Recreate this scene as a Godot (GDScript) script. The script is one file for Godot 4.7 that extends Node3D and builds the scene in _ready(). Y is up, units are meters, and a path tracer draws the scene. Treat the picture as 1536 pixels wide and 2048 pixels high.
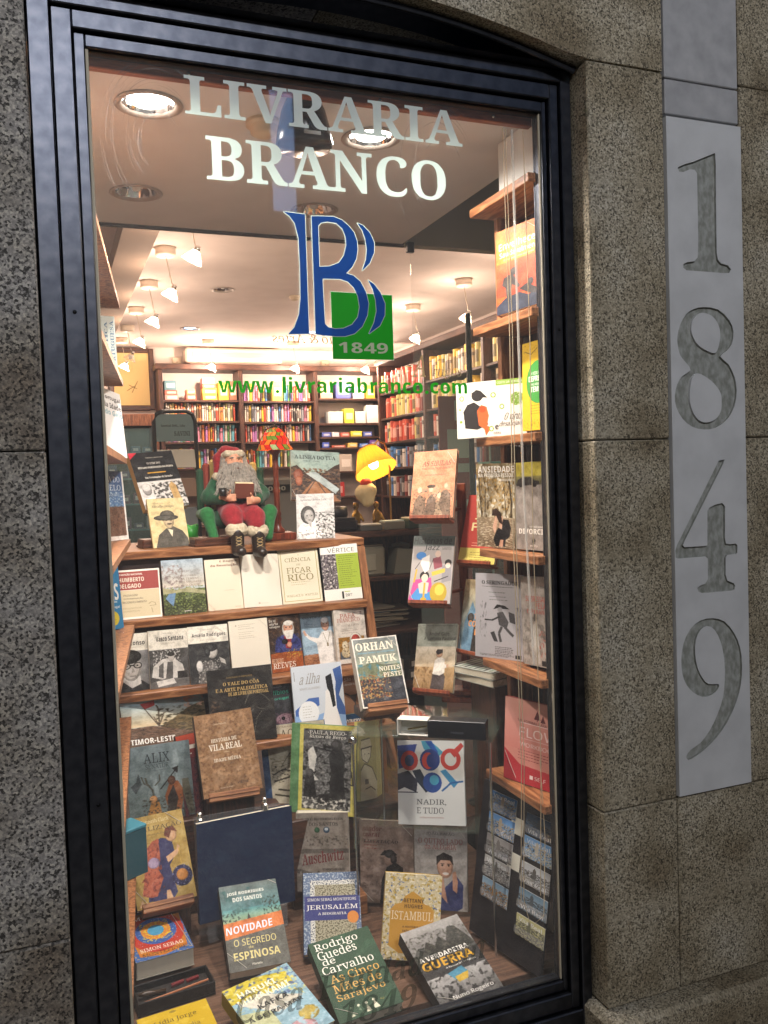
extends Node3D
# A bookshop window at night: granite wall with a carved stone strip, dark metal window frame, display books, lit shop behind.

var rng := RandomNumberGenerator.new()
var used := {}
var meshes := {}
var mats := {}
var atlas: Image
var atlas_mat: StandardMaterial3D
var ink: StandardMaterial3D
var tile := 0
var fonts := []
var glyphs := {}
const TW := 160
const TH := 240
const GK := 1.0165  # lettering measured 3 cm in front of the pane, scaled out onto it

# ---------------------------------------------------------------- helpers
func hx(c) -> Color:
	return c if c is Color else Color.html(c)

func numbered(n: String) -> String:
	if not used.has(n):
		used[n] = 0
		return n
	used[n] += 1
	return "%s_%03d" % [n, used[n]]

func tag(o: Node, label: String, category: String, group := "") -> Node:
	o.set_meta("label", label)
	o.set_meta("category", category)
	if group != "":
		o.set_meta("group", group)
	return o

func thing(n: String, label: String, category: String, at := Vector3.ZERO, group := "", turn := Basis()) -> Node3D:
	var o := Node3D.new()
	o.name = numbered(n)
	add_child(o)
	o.transform = Transform3D(turn, at)
	tag(o, label, category, group)
	return o

func part(parent: Node, n: String, mesh: Mesh, m, at := Vector3.ZERO, turn := Basis()) -> MeshInstance3D:
	var o := MeshInstance3D.new()
	o.name = n if parent != self else numbered(n)
	o.mesh = mesh
	if m is Array:
		for i in m.size():
			o.set_surface_override_material(i, m[i])
	elif m:
		o.material_override = m
	parent.add_child(o, true)
	o.transform = Transform3D(turn, at)
	return o

func struct(n: String, mesh: Mesh, m, at := Vector3.ZERO) -> MeshInstance3D:
	var o := part(self, n, mesh, m, at)
	o.set_meta("kind", "structure")
	return o

func tri(st: SurfaceTool, a: Vector3, b: Vector3, c: Vector3, n: Vector3) -> void:
	if (b - a).cross(c - a).dot(n) > 0.0:
		var x := b
		b = c
		c = x
	for p in [a, b, c]:
		st.set_normal(n)
		st.add_vertex(p)

func quad(st: SurfaceTool, a: Vector3, b: Vector3, c: Vector3, d: Vector3, n: Vector3) -> void:
	tri(st, a, b, c, n)
	tri(st, a, c, d, n)

func begin() -> SurfaceTool:
	var st := SurfaceTool.new()
	st.begin(Mesh.PRIMITIVE_TRIANGLES)
	return st

func box_into(st: SurfaceTool, c: Vector3, s: Vector3, b := 0.001, turn := Basis()) -> void:
	var h := s * 0.5
	b = minf(b, minf(h.x, minf(h.y, h.z)) * 0.6)
	var P := func(sg: Vector3, ax: int) -> Vector3:
		var p := Vector3(sg.x * (h.x - b), sg.y * (h.y - b), sg.z * (h.z - b))
		p[ax] = sg[ax] * h[ax]
		return c + turn * p
	for ax in 3:
		var u := (ax + 1) % 3
		var v := (ax + 2) % 3
		for s0 in [-1.0, 1.0]:
			var cs := []
			for k in [[-1.0, -1.0], [1.0, -1.0], [1.0, 1.0], [-1.0, 1.0]]:
				var sg := Vector3()
				sg[ax] = s0
				sg[u] = k[0]
				sg[v] = k[1]
				cs.append(P.call(sg, ax))
			var n := Vector3()
			n[ax] = s0
			quad(st, cs[0], cs[1], cs[2], cs[3], turn * n)
			for s1 in [-1.0, 1.0]:
				var n2 := Vector3()
				n2[ax] = s0
				n2[u] = s1
				var e := []
				for t in [-1.0, 1.0]:
					var sg := Vector3()
					sg[ax] = s0
					sg[u] = s1
					sg[v] = t
					e.append(P.call(sg, ax))
					e.append(P.call(sg, u))
				quad(st, e[0], e[1], e[3], e[2], turn * n2.normalized())
	for sx in [-1.0, 1.0]:
		for sy in [-1.0, 1.0]:
			for sz in [-1.0, 1.0]:
				var sg := Vector3(sx, sy, sz)
				tri(st, P.call(sg, 0), P.call(sg, 1), P.call(sg, 2), turn * sg.normalized())

func box(s: Vector3, b := 0.001) -> Mesh:
	var k := "b%s%s" % [s, b]
	if not meshes.has(k):
		var st := begin()
		box_into(st, Vector3.ZERO, s, b)
		meshes[k] = st.commit()
	return meshes[k]

func bar(parent: Node, n: String, m, lo: Vector3, hi: Vector3, b := 0.001) -> MeshInstance3D:
	return part(parent, n, box(hi - lo, b), m, (lo + hi) * 0.5)

func prism(pts: PackedVector2Array, z0: float, z1: float) -> Mesh:   # outline in x, y; front face at z1
	var st := begin()
	var ix := Geometry2D.triangulate_polygon(pts)
	for i in range(0, ix.size(), 3):
		for zz in [[z1, 1.0], [z0, -1.0]]:
			tri(st, Vector3(pts[ix[i]].x, pts[ix[i]].y, zz[0]), Vector3(pts[ix[i + 1]].x, pts[ix[i + 1]].y, zz[0]), Vector3(pts[ix[i + 2]].x, pts[ix[i + 2]].y, zz[0]), Vector3(0, 0, zz[1]))
	var sgn := -1.0 if Geometry2D.is_polygon_clockwise(pts) else 1.0
	for i in pts.size():
		var a := pts[i]
		var c := pts[(i + 1) % pts.size()]
		var d := (c - a).normalized()
		quad(st, Vector3(a.x, a.y, z0), Vector3(c.x, c.y, z0), Vector3(c.x, c.y, z1), Vector3(a.x, a.y, z1), Vector3(d.y, -d.x, 0) * sgn)
	return st.commit()

func flat(pts: PackedVector2Array, zz: float, st: SurfaceTool, col: Color) -> void:
	var ix := Geometry2D.triangulate_polygon(pts)
	for i in range(0, ix.size(), 3):
		st.set_color(col.srgb_to_linear())
		tri(st, Vector3(pts[ix[i]].x, pts[ix[i]].y, zz), Vector3(pts[ix[i + 1]].x, pts[ix[i + 1]].y, zz), Vector3(pts[ix[i + 2]].x, pts[ix[i + 2]].y, zz), Vector3.BACK)

func lathe(prof: Array, seg := 20, ripple := 0.0, waves := 0) -> Mesh:   # [[r, y], ...] about the y axis
	var st := begin()
	st.set_smooth_group(0)
	for j in prof.size() - 1:
		for i in seg:
			var q := []
			for k in [[j, i], [j, i + 1], [j + 1, i + 1], [j + 1, i]]:
				var an: float = TAU * (k[1] % seg) / seg
				var r: float = prof[k[0]][0] * (1.0 + ripple * cos(an * waves))
				q.append(Vector3(cos(an) * r, prof[k[0]][1], sin(an) * r))
			for t in [[0, 1, 2], [0, 2, 3]]:
				if q[t[0]].distance_to(q[t[1]]) > 1e-7 and q[t[1]].distance_to(q[t[2]]) > 1e-7 and q[t[0]].distance_to(q[t[2]]) > 1e-7:
					for p in t:
						st.add_vertex(q[p])
	st.index()
	st.generate_normals()
	return st.commit()

func tube(pts: Array, r: float, seg := 7) -> Mesh:
	var st := begin()
	tube_into(st, pts, r, seg)
	return st.commit()

func tube_into(st: SurfaceTool, pts: Array, r: float, seg := 7) -> void:
	var rings := []
	for i in pts.size():
		var d: Vector3 = (pts[mini(i + 1, pts.size() - 1)] - pts[maxi(i - 1, 0)]).normalized()
		var u := d.cross(Vector3.UP if absf(d.y) < 0.9 else Vector3.RIGHT).normalized()
		var v := d.cross(u)
		var ring := []
		for k in seg:
			var an := TAU * k / seg
			ring.append([pts[i] + (u * cos(an) + v * sin(an)) * r, u * cos(an) + v * sin(an)])
		rings.append(ring)
	for i in rings.size() - 1:
		for k in seg:
			var a = rings[i][k]
			var b = rings[i][(k + 1) % seg]
			var c = rings[i + 1][(k + 1) % seg]
			var d = rings[i + 1][k]
			quad(st, a[0], b[0], c[0], d[0], (a[1] + b[1]).normalized())

# smooth blended tapered capsules meshed as surface nets: [[a, b, ra, rb], ...]
func blob(caps: Array, k: float, cell: float, rough := 0.0) -> Mesh:
	var lo := Vector3.INF
	var hi := -Vector3.INF
	for c in caps:
		for e in [[c[0], c[2]], [c[1], c[3]]]:
			lo = lo.min(e[0] - Vector3.ONE * (e[1] + k + cell * 2))
			hi = hi.max(e[0] + Vector3.ONE * (e[1] + k + cell * 2))
	var nx := int((hi.x - lo.x) / cell) + 2
	var ny := int((hi.y - lo.y) / cell) + 2
	var nz := int((hi.z - lo.z) / cell) + 2
	var noise := FastNoiseLite.new()
	noise.frequency = 120.0
	noise.seed = 5
	var d := PackedFloat32Array()
	d.resize(nx * ny * nz)
	d.fill(1.0)
	var first := true
	for c in caps:
		var a: Vector3 = c[0]
		var ab: Vector3 = c[1] - a
		var l2 := maxf(ab.length_squared(), 1e-12)
		var ra: float = c[2]
		var rb: float = c[3]
		var m := maxf(ra, rb) + k + cell * 3
		var l: Vector3 = (a.min(c[1]) - Vector3.ONE * m - lo) / cell
		var u: Vector3 = (a.max(c[1]) + Vector3.ONE * m - lo) / cell
		for z in range(maxi(0, int(l.z)), mini(nz, int(u.z) + 2)):
			for y in range(maxi(0, int(l.y)), mini(ny, int(u.y) + 2)):
				for x in range(maxi(0, int(l.x)), mini(nx, int(u.x) + 2)):
					var p := lo + Vector3(x, y, z) * cell
					var t := clampf((p - a).dot(ab) / l2, 0.0, 1.0)
					var v := (p - a - ab * t).length() - lerpf(ra, rb, t)
					var i := x + nx * (y + ny * z)
					var o := d[i]
					var h := clampf(0.5 + 0.5 * (o - v) / k, 0.0, 1.0)
					d[i] = lerpf(o, v, h) - k * h * (1.0 - h)
	if rough > 0.0:
		for i in d.size():
			if absf(d[i]) < cell * 4:
				d[i] += noise.get_noise_3dv(lo + Vector3(i % nx, (i / nx) % ny, i / (nx * ny)) * cell) * rough
	var st := begin()
	st.set_smooth_group(0)
	var at := {}
	var pos := []
	var off := [0, 1, nx, nx + 1, nx * ny, nx * ny + 1, nx * ny + nx, nx * ny + nx + 1]
	var vec := [Vector3(0, 0, 0), Vector3(1, 0, 0), Vector3(0, 1, 0), Vector3(1, 1, 0), Vector3(0, 0, 1), Vector3(1, 0, 1), Vector3(0, 1, 1), Vector3(1, 1, 1)]
	var edges := [[0, 1], [2, 3], [4, 5], [6, 7], [0, 2], [1, 3], [4, 6], [5, 7], [0, 4], [1, 5], [2, 6], [3, 7]]
	for z in nz - 1:
		for y in ny - 1:
			for x in nx - 1:
				var i := x + nx * (y + ny * z)
				var neg := 0
				for o in off:
					if d[i + o] < 0.0:
						neg += 1
				if neg == 0 or neg == 8:
					continue
				var s := Vector3()
				var n := 0
				for e in edges:
					var a: float = d[i + off[e[0]]]
					var b: float = d[i + off[e[1]]]
					if (a < 0.0) != (b < 0.0):
						s += vec[e[0]].lerp(vec[e[1]], a / (a - b))
						n += 1
				at[i] = pos.size()
				pos.append(lo + (Vector3(x, y, z) + s / n) * cell)
	for p in pos:
		st.add_vertex(p)
	for z in range(1, nz - 1):
		for y in range(1, ny - 1):
			for x in range(1, nx - 1):
				var i := x + nx * (y + ny * z)
				for ax in [[1, nx, nx * ny], [nx, nx * ny, 1], [nx * ny, 1, nx]]:
					if (d[i] < 0.0) != (d[i + ax[0]] < 0.0):
						var q := [at.get(i, -1), at.get(i - ax[1], -1), at.get(i - ax[1] - ax[2], -1), at.get(i - ax[2], -1)]
						if q.has(-1):
							continue
						if d[i] < 0.0:
							q.reverse()
						for t in [0, 1, 2, 0, 2, 3]:
							st.add_index(q[t])
	st.generate_normals()
	return st.commit()

# ---------------------------------------------------------------- materials
func plain(c, rough := 0.6, metal := 0.0) -> StandardMaterial3D:
	var k := "p%s%s%s" % [hx(c), rough, metal]
	if not mats.has(k):
		var m := StandardMaterial3D.new()
		m.albedo_color = hx(c)
		m.roughness = rough
		m.metallic = metal
		mats[k] = m
	return mats[k]

func ramp_tex(n: FastNoiseLite, stops: Array, size := 512, normal := false) -> NoiseTexture2D:
	var t := NoiseTexture2D.new()
	t.width = size
	t.height = size
	t.seamless = true
	t.seamless_blend_skirt = 0.15
	t.noise = n
	if not stops.is_empty():
		var g := Gradient.new()
		g.offsets = PackedFloat32Array(stops.map(func(s): return s[0]))
		g.colors = PackedColorArray(stops.map(func(s): return hx(s[1])))
		t.color_ramp = g
	return t

func noise_of(type: int, freq: float, sd: int, oct := 4) -> FastNoiseLite:
	var n := FastNoiseLite.new()
	n.noise_type = type
	n.frequency = freq
	n.seed = sd
	n.fractal_octaves = oct
	return n

func wood(dark: String, mid: String, light: String, axis: int, rough := 0.45, sd := 3) -> StandardMaterial3D:
	var k := "w%s%s%s%s" % [dark, mid, axis, sd]
	if mats.has(k):
		return mats[k]
	var tk := "wt%s%s%s" % [dark, mid, sd]
	if not mats.has(tk):
		var n := noise_of(FastNoiseLite.TYPE_SIMPLEX_SMOOTH, 0.012, sd, 5)
		n.domain_warp_enabled = true
		n.domain_warp_amplitude = 18.0
		n.domain_warp_frequency = 0.01
		mats[tk] = ramp_tex(n, [[0.2, dark], [0.42, mid], [0.5, light], [0.58, mid], [0.8, dark]])
	var m := StandardMaterial3D.new()
	m.albedo_texture = mats[tk]
	m.roughness = rough
	m.uv1_triplanar = true
	var s := Vector3(5.0, 5.0, 5.0)
	s[axis] = 0.6
	m.uv1_scale = s
	m.heightmap_enabled = true
	m.heightmap_texture = mats[tk]
	m.heightmap_scale = 0.02
	mats[k] = m
	return m

func granite(stops: Array, sd: int, stain: Array) -> StandardMaterial3D:
	var n := noise_of(FastNoiseLite.TYPE_CELLULAR, 0.085, sd, 2)
	n.cellular_return_type = FastNoiseLite.RETURN_CELL_VALUE
	n.cellular_jitter = 1.0
	n.fractal_type = FastNoiseLite.FRACTAL_FBM
	n.fractal_gain = 0.4
	n.domain_warp_enabled = true
	n.domain_warp_amplitude = 9.0
	n.domain_warp_frequency = 0.06
	var m := StandardMaterial3D.new()
	m.albedo_texture = ramp_tex(n, stops, 1024)
	m.roughness = 0.8
	m.uv1_triplanar = true
	m.uv1_world_triplanar = true
	m.uv1_scale = Vector3.ONE * 3.3
	m.heightmap_enabled = true
	m.heightmap_texture = m.albedo_texture
	m.heightmap_scale = 0.12
	m.detail_enabled = true
	m.detail_blend_mode = BaseMaterial3D.BLEND_MODE_MUL
	m.detail_uv_layer = BaseMaterial3D.DETAIL_UV_2
	m.uv2_triplanar = true
	m.uv2_world_triplanar = true
	m.uv2_scale = Vector3.ONE * 0.9
	m.detail_albedo = ramp_tex(noise_of(FastNoiseLite.TYPE_SIMPLEX_SMOOTH, 0.006, sd + 9, 5), stain, 512)
	return m

func fabric(a, b) -> StandardMaterial3D:
	var k := "f%s%s" % [a, b]
	if not mats.has(k):
		var m := StandardMaterial3D.new()
		m.albedo_texture = ramp_tex(noise_of(FastNoiseLite.TYPE_SIMPLEX_SMOOTH, 0.03, hash(k) % 99, 5), [[0.25, a], [0.75, b]], 256)
		m.uv1_triplanar = true
		m.uv1_scale = Vector3.ONE * 9.0
		m.roughness = 0.95
		m.rim_enabled = true
		m.rim = 0.3
		m.rim_tint = 0.7
		mats[k] = m
	return mats[k]

func glow(c, energy: float, base = "ffffff") -> StandardMaterial3D:
	var m := StandardMaterial3D.new()
	m.albedo_color = hx(base)
	m.emission_enabled = true
	m.emission = hx(c)
	m.emission_energy_multiplier = energy
	return m

func glass(alpha := 0.05, tint = "ffffff") -> StandardMaterial3D:
	var m := StandardMaterial3D.new()
	m.transparency = BaseMaterial3D.TRANSPARENCY_ALPHA
	var c := hx(tint)
	c.a = alpha
	m.albedo_color = c
	m.roughness = 0.02
	return m

# ---------------------------------------------------------------- lettering
func glyph_mesh(s: String, f: int) -> Array:
	var k := "%d|%s" % [f, s]
	if not glyphs.has(k):
		var t := TextMesh.new()
		t.text = s
		t.font = fonts[f]
		t.font_size = 48
		t.pixel_size = 0.02
		t.depth = 0.0
		t.curve_step = 1.5
		var a := t.get_mesh_arrays()
		var v: PackedVector3Array = a[Mesh.ARRAY_VERTEX]
		var nn: PackedVector3Array = a[Mesh.ARRAY_NORMAL]
		var ix: PackedInt32Array = a[Mesh.ARRAY_INDEX]
		var out := PackedVector2Array()
		var lo := Vector2.INF
		var hi := -Vector2.INF
		for i in range(0, ix.size(), 3):
			if absf(nn[ix[i]].z) < 0.5 or nn[ix[i]].z < 0.0:
				continue
			for j in 3:
				var p := Vector2(v[ix[i + j]].x, v[ix[i + j]].y)
				out.append(p)
				lo = lo.min(p)
				hi = hi.max(p)
		glyphs[k] = [out, lo, hi]
	return glyphs[k]

# text fitted into a box w x h metres centred on c, in the plane z = zf.call(x, y)
func text_into(st: SurfaceTool, s: String, f: int, col, c: Vector2, w: float, h: float, zf: Callable, slant := 0.0, turn := 0.0) -> void:
	var g := glyph_mesh(s, f)
	var size: Vector2 = (g[2] - g[1]).max(Vector2(1e-6, 1e-6))
	var mid: Vector2 = (g[1] + g[2]) * 0.5
	var sx := w / size.x
	var sy := h / size.y if h > 0.0 else sx
	if w <= 0.0:
		sx = sy
	var lc := hx(col).srgb_to_linear()
	var pts: PackedVector2Array = g[0]
	for i in range(0, pts.size(), 3):
		var q := []
		for j in 3:
			var p := (pts[i + j] - mid) * Vector2(sx, sy)
			p.x += p.y * slant
			p = p.rotated(turn) + c
			q.append(Vector3(p.x, p.y, zf.call(p.x, p.y)))
		st.set_color(lc)
		tri(st, q[0], q[1], q[2], Vector3.BACK)

# ---------------------------------------------------------------- painting the printed covers
var ox := 0
var oy := 0

func dot(x0: float, x1: float, y: int, c: Color) -> void:
	var a := clampi(int(round(x0)), 0, TW)
	var b := clampi(int(round(x1)), 0, TW)
	if y >= 0 and y < TH and b > a:
		atlas.fill_rect(Rect2i(ox + a, oy + y, b - a, 1), c)

func fill_poly(p: Array, c: Color) -> void:   # flat list x, y, ... in 0..1
	var n := p.size() / 2
	for y in TH:
		var xs := []
		var fy := (y + 0.5) / TH
		for i in n:
			var x0: float = p[2 * i]
			var y0: float = p[2 * i + 1]
			var x1: float = p[(2 * i + 2) % (2 * n)]
			var y1: float = p[(2 * i + 3) % (2 * n)]
			if (y0 <= fy) != (y1 <= fy):
				xs.append((x0 + (fy - y0) / (y1 - y0) * (x1 - x0)) * TW)
		xs.sort()
		for i in range(0, xs.size() - 1, 2):
			dot(xs[i], xs[i + 1], y, c)

func fill_line(p: Array, w: float, c: Color) -> void:
	for i in range(0, p.size() - 3, 2):
		var a := Vector2(p[i] * TW, p[i + 1] * TH)
		var b := Vector2(p[i + 2] * TW, p[i + 3] * TH)
		var d := (b - a).normalized().orthogonal() * w * TW * 0.5
		fill_poly([(a.x + d.x) / TW, (a.y + d.y) / TH, (b.x + d.x) / TW, (b.y + d.y) / TH, (b.x - d.x) / TW, (b.y - d.y) / TH, (a.x - d.x) / TW, (a.y - d.y) / TH], c)

var soft := false
var grain := []

func ellipse(cx: float, cy: float, rx: float, ry: float, c: Color) -> void:
	for y in range(int((cy - ry) * TH), int((cy + ry) * TH) + 1):
		var t: float = ((y + 0.5) / TH - cy) / ry
		if absf(t) < 1.0:
			var r: float = sqrt(1.0 - t * t) * rx
			dot((cx - r) * TW, (cx + r) * TW, y, c)

func develop() -> void:   # halftone softness and tonal grain of a printed photograph
	if grain.is_empty():
		for k in 2:
			var n := noise_of(FastNoiseLite.TYPE_SIMPLEX_SMOOTH, [0.022, 0.11][k], 60 + k, 5)
			var im := Image.create(TW * 2, TH * 2, false, Image.FORMAT_RGBA8)
			for y in TH * 2:
				for x in TW * 2:
					var v := n.get_noise_2d(x, y)
					im.set_pixel(x, y, Color(1, 1, 1, v * [0.2, 0.1][k]) if v > 0.0 else Color(0, 0, 0, -v * [0.28, 0.16][k]))
			grain.append(im)
	var r := RandomNumberGenerator.new()
	r.seed = tile
	var t := atlas.get_region(Rect2i(ox, oy, TW, TH))
	t.convert(Image.FORMAT_RGBA8)
	for k in 2:
		t.blend_rect(grain[k], Rect2i(r.randi() % TW, r.randi() % TH, TW, TH), Vector2i.ZERO)
	t.resize(TW * 5 / 8, TH * 5 / 8, Image.INTERPOLATE_BILINEAR)
	t.resize(TW, TH, Image.INTERPOLATE_CUBIC)
	t.convert(Image.FORMAT_RGB8)
	atlas.blit_rect(t, Rect2i(0, 0, TW, TH), Vector2i(ox, oy))

func paint(ops: Array, base) -> Rect2:
	ox = (tile % 12) * 168 + 4
	oy = (tile / 12) * 248 + 4
	tile += 1
	atlas.fill_rect(Rect2i(ox - 3, oy - 3, TW + 6, TH + 6), hx(base))
	for o in ops:
		match o[0]:
			"r":
				var c := hx(o[5])
				for y in range(int(o[2] * TH), int((o[2] + o[4]) * TH)):
					dot(o[1] * TW, (o[1] + o[3]) * TW, y, c)
			"g":
				for y in range(int(o[2] * TH), int((o[2] + o[4]) * TH)):
					dot(o[1] * TW, (o[1] + o[3]) * TW, y, hx(o[5]).lerp(hx(o[6]), (float(y) / TH - o[2]) / o[4]))
			"e":
				if soft and o[3] > 0.045 and o[4] > 0.03:   # a printed photograph: rounded tones
					ellipse(o[1], o[2], o[3], o[4], hx(o[5]).darkened(0.22))
					ellipse(o[1] - o[3] * 0.06, o[2] - o[4] * 0.05, o[3] * 0.86, o[4] * 0.88, hx(o[5]))
					ellipse(o[1] - o[3] * 0.16, o[2] - o[4] * 0.14, o[3] * 0.52, o[4] * 0.55, hx(o[5]).lightened(0.1))
				else:
					ellipse(o[1], o[2], o[3], o[4], hx(o[5]))
			"p":
				fill_poly(o[1], hx(o[2]))
			"l":
				fill_line(o[1], o[2], hx(o[3]))
			"n":   # blotches of a colour: x y w h colour frequency threshold stretch
				var n := noise_of(FastNoiseLite.TYPE_SIMPLEX_SMOOTH, o[6], tile * 7 + int(o[6] * 1000), 5)
				var c := hx(o[5])
				var sy: float = o[8] if o.size() > 8 else 1.0
				for y in range(maxi(0, int(o[2] * TH)), mini(TH, int((o[2] + o[4]) * TH))):
					for x in range(maxi(0, int(o[1] * TW)), mini(TW, int((o[1] + o[3]) * TW))):
						var v := n.get_noise_2d(x, y * sy) - o[7] as float
						if v > 0.0:
							atlas.set_pixel(ox + x, oy + y, atlas.get_pixel(ox + x, oy + y).lerp(c, minf(1.0, v * 3.6)))
			"t":   # lines of small print: x y w lines pitch colour
				var r := RandomNumberGenerator.new()
				r.seed = tile
				for i in o[4]:
					var y := int((o[2] + i * o[5]) * TH)
					var x: float = o[1] * TW
					var end: float = (o[1] + o[3] * r.randf_range(0.6, 1.0)) * TW
					while x < end:
						var l := r.randf_range(3, 9)
						dot(x, minf(x + l, end), y, hx(o[6]))
						dot(x + 1, minf(x + l - 1, end), y + 1, hx(o[6]))
						x += l + 2
	if soft:
		develop()
	return Rect2(ox / 2048.0, oy / 2048.0, TW / 2048.0, TH / 2048.0)

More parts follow.
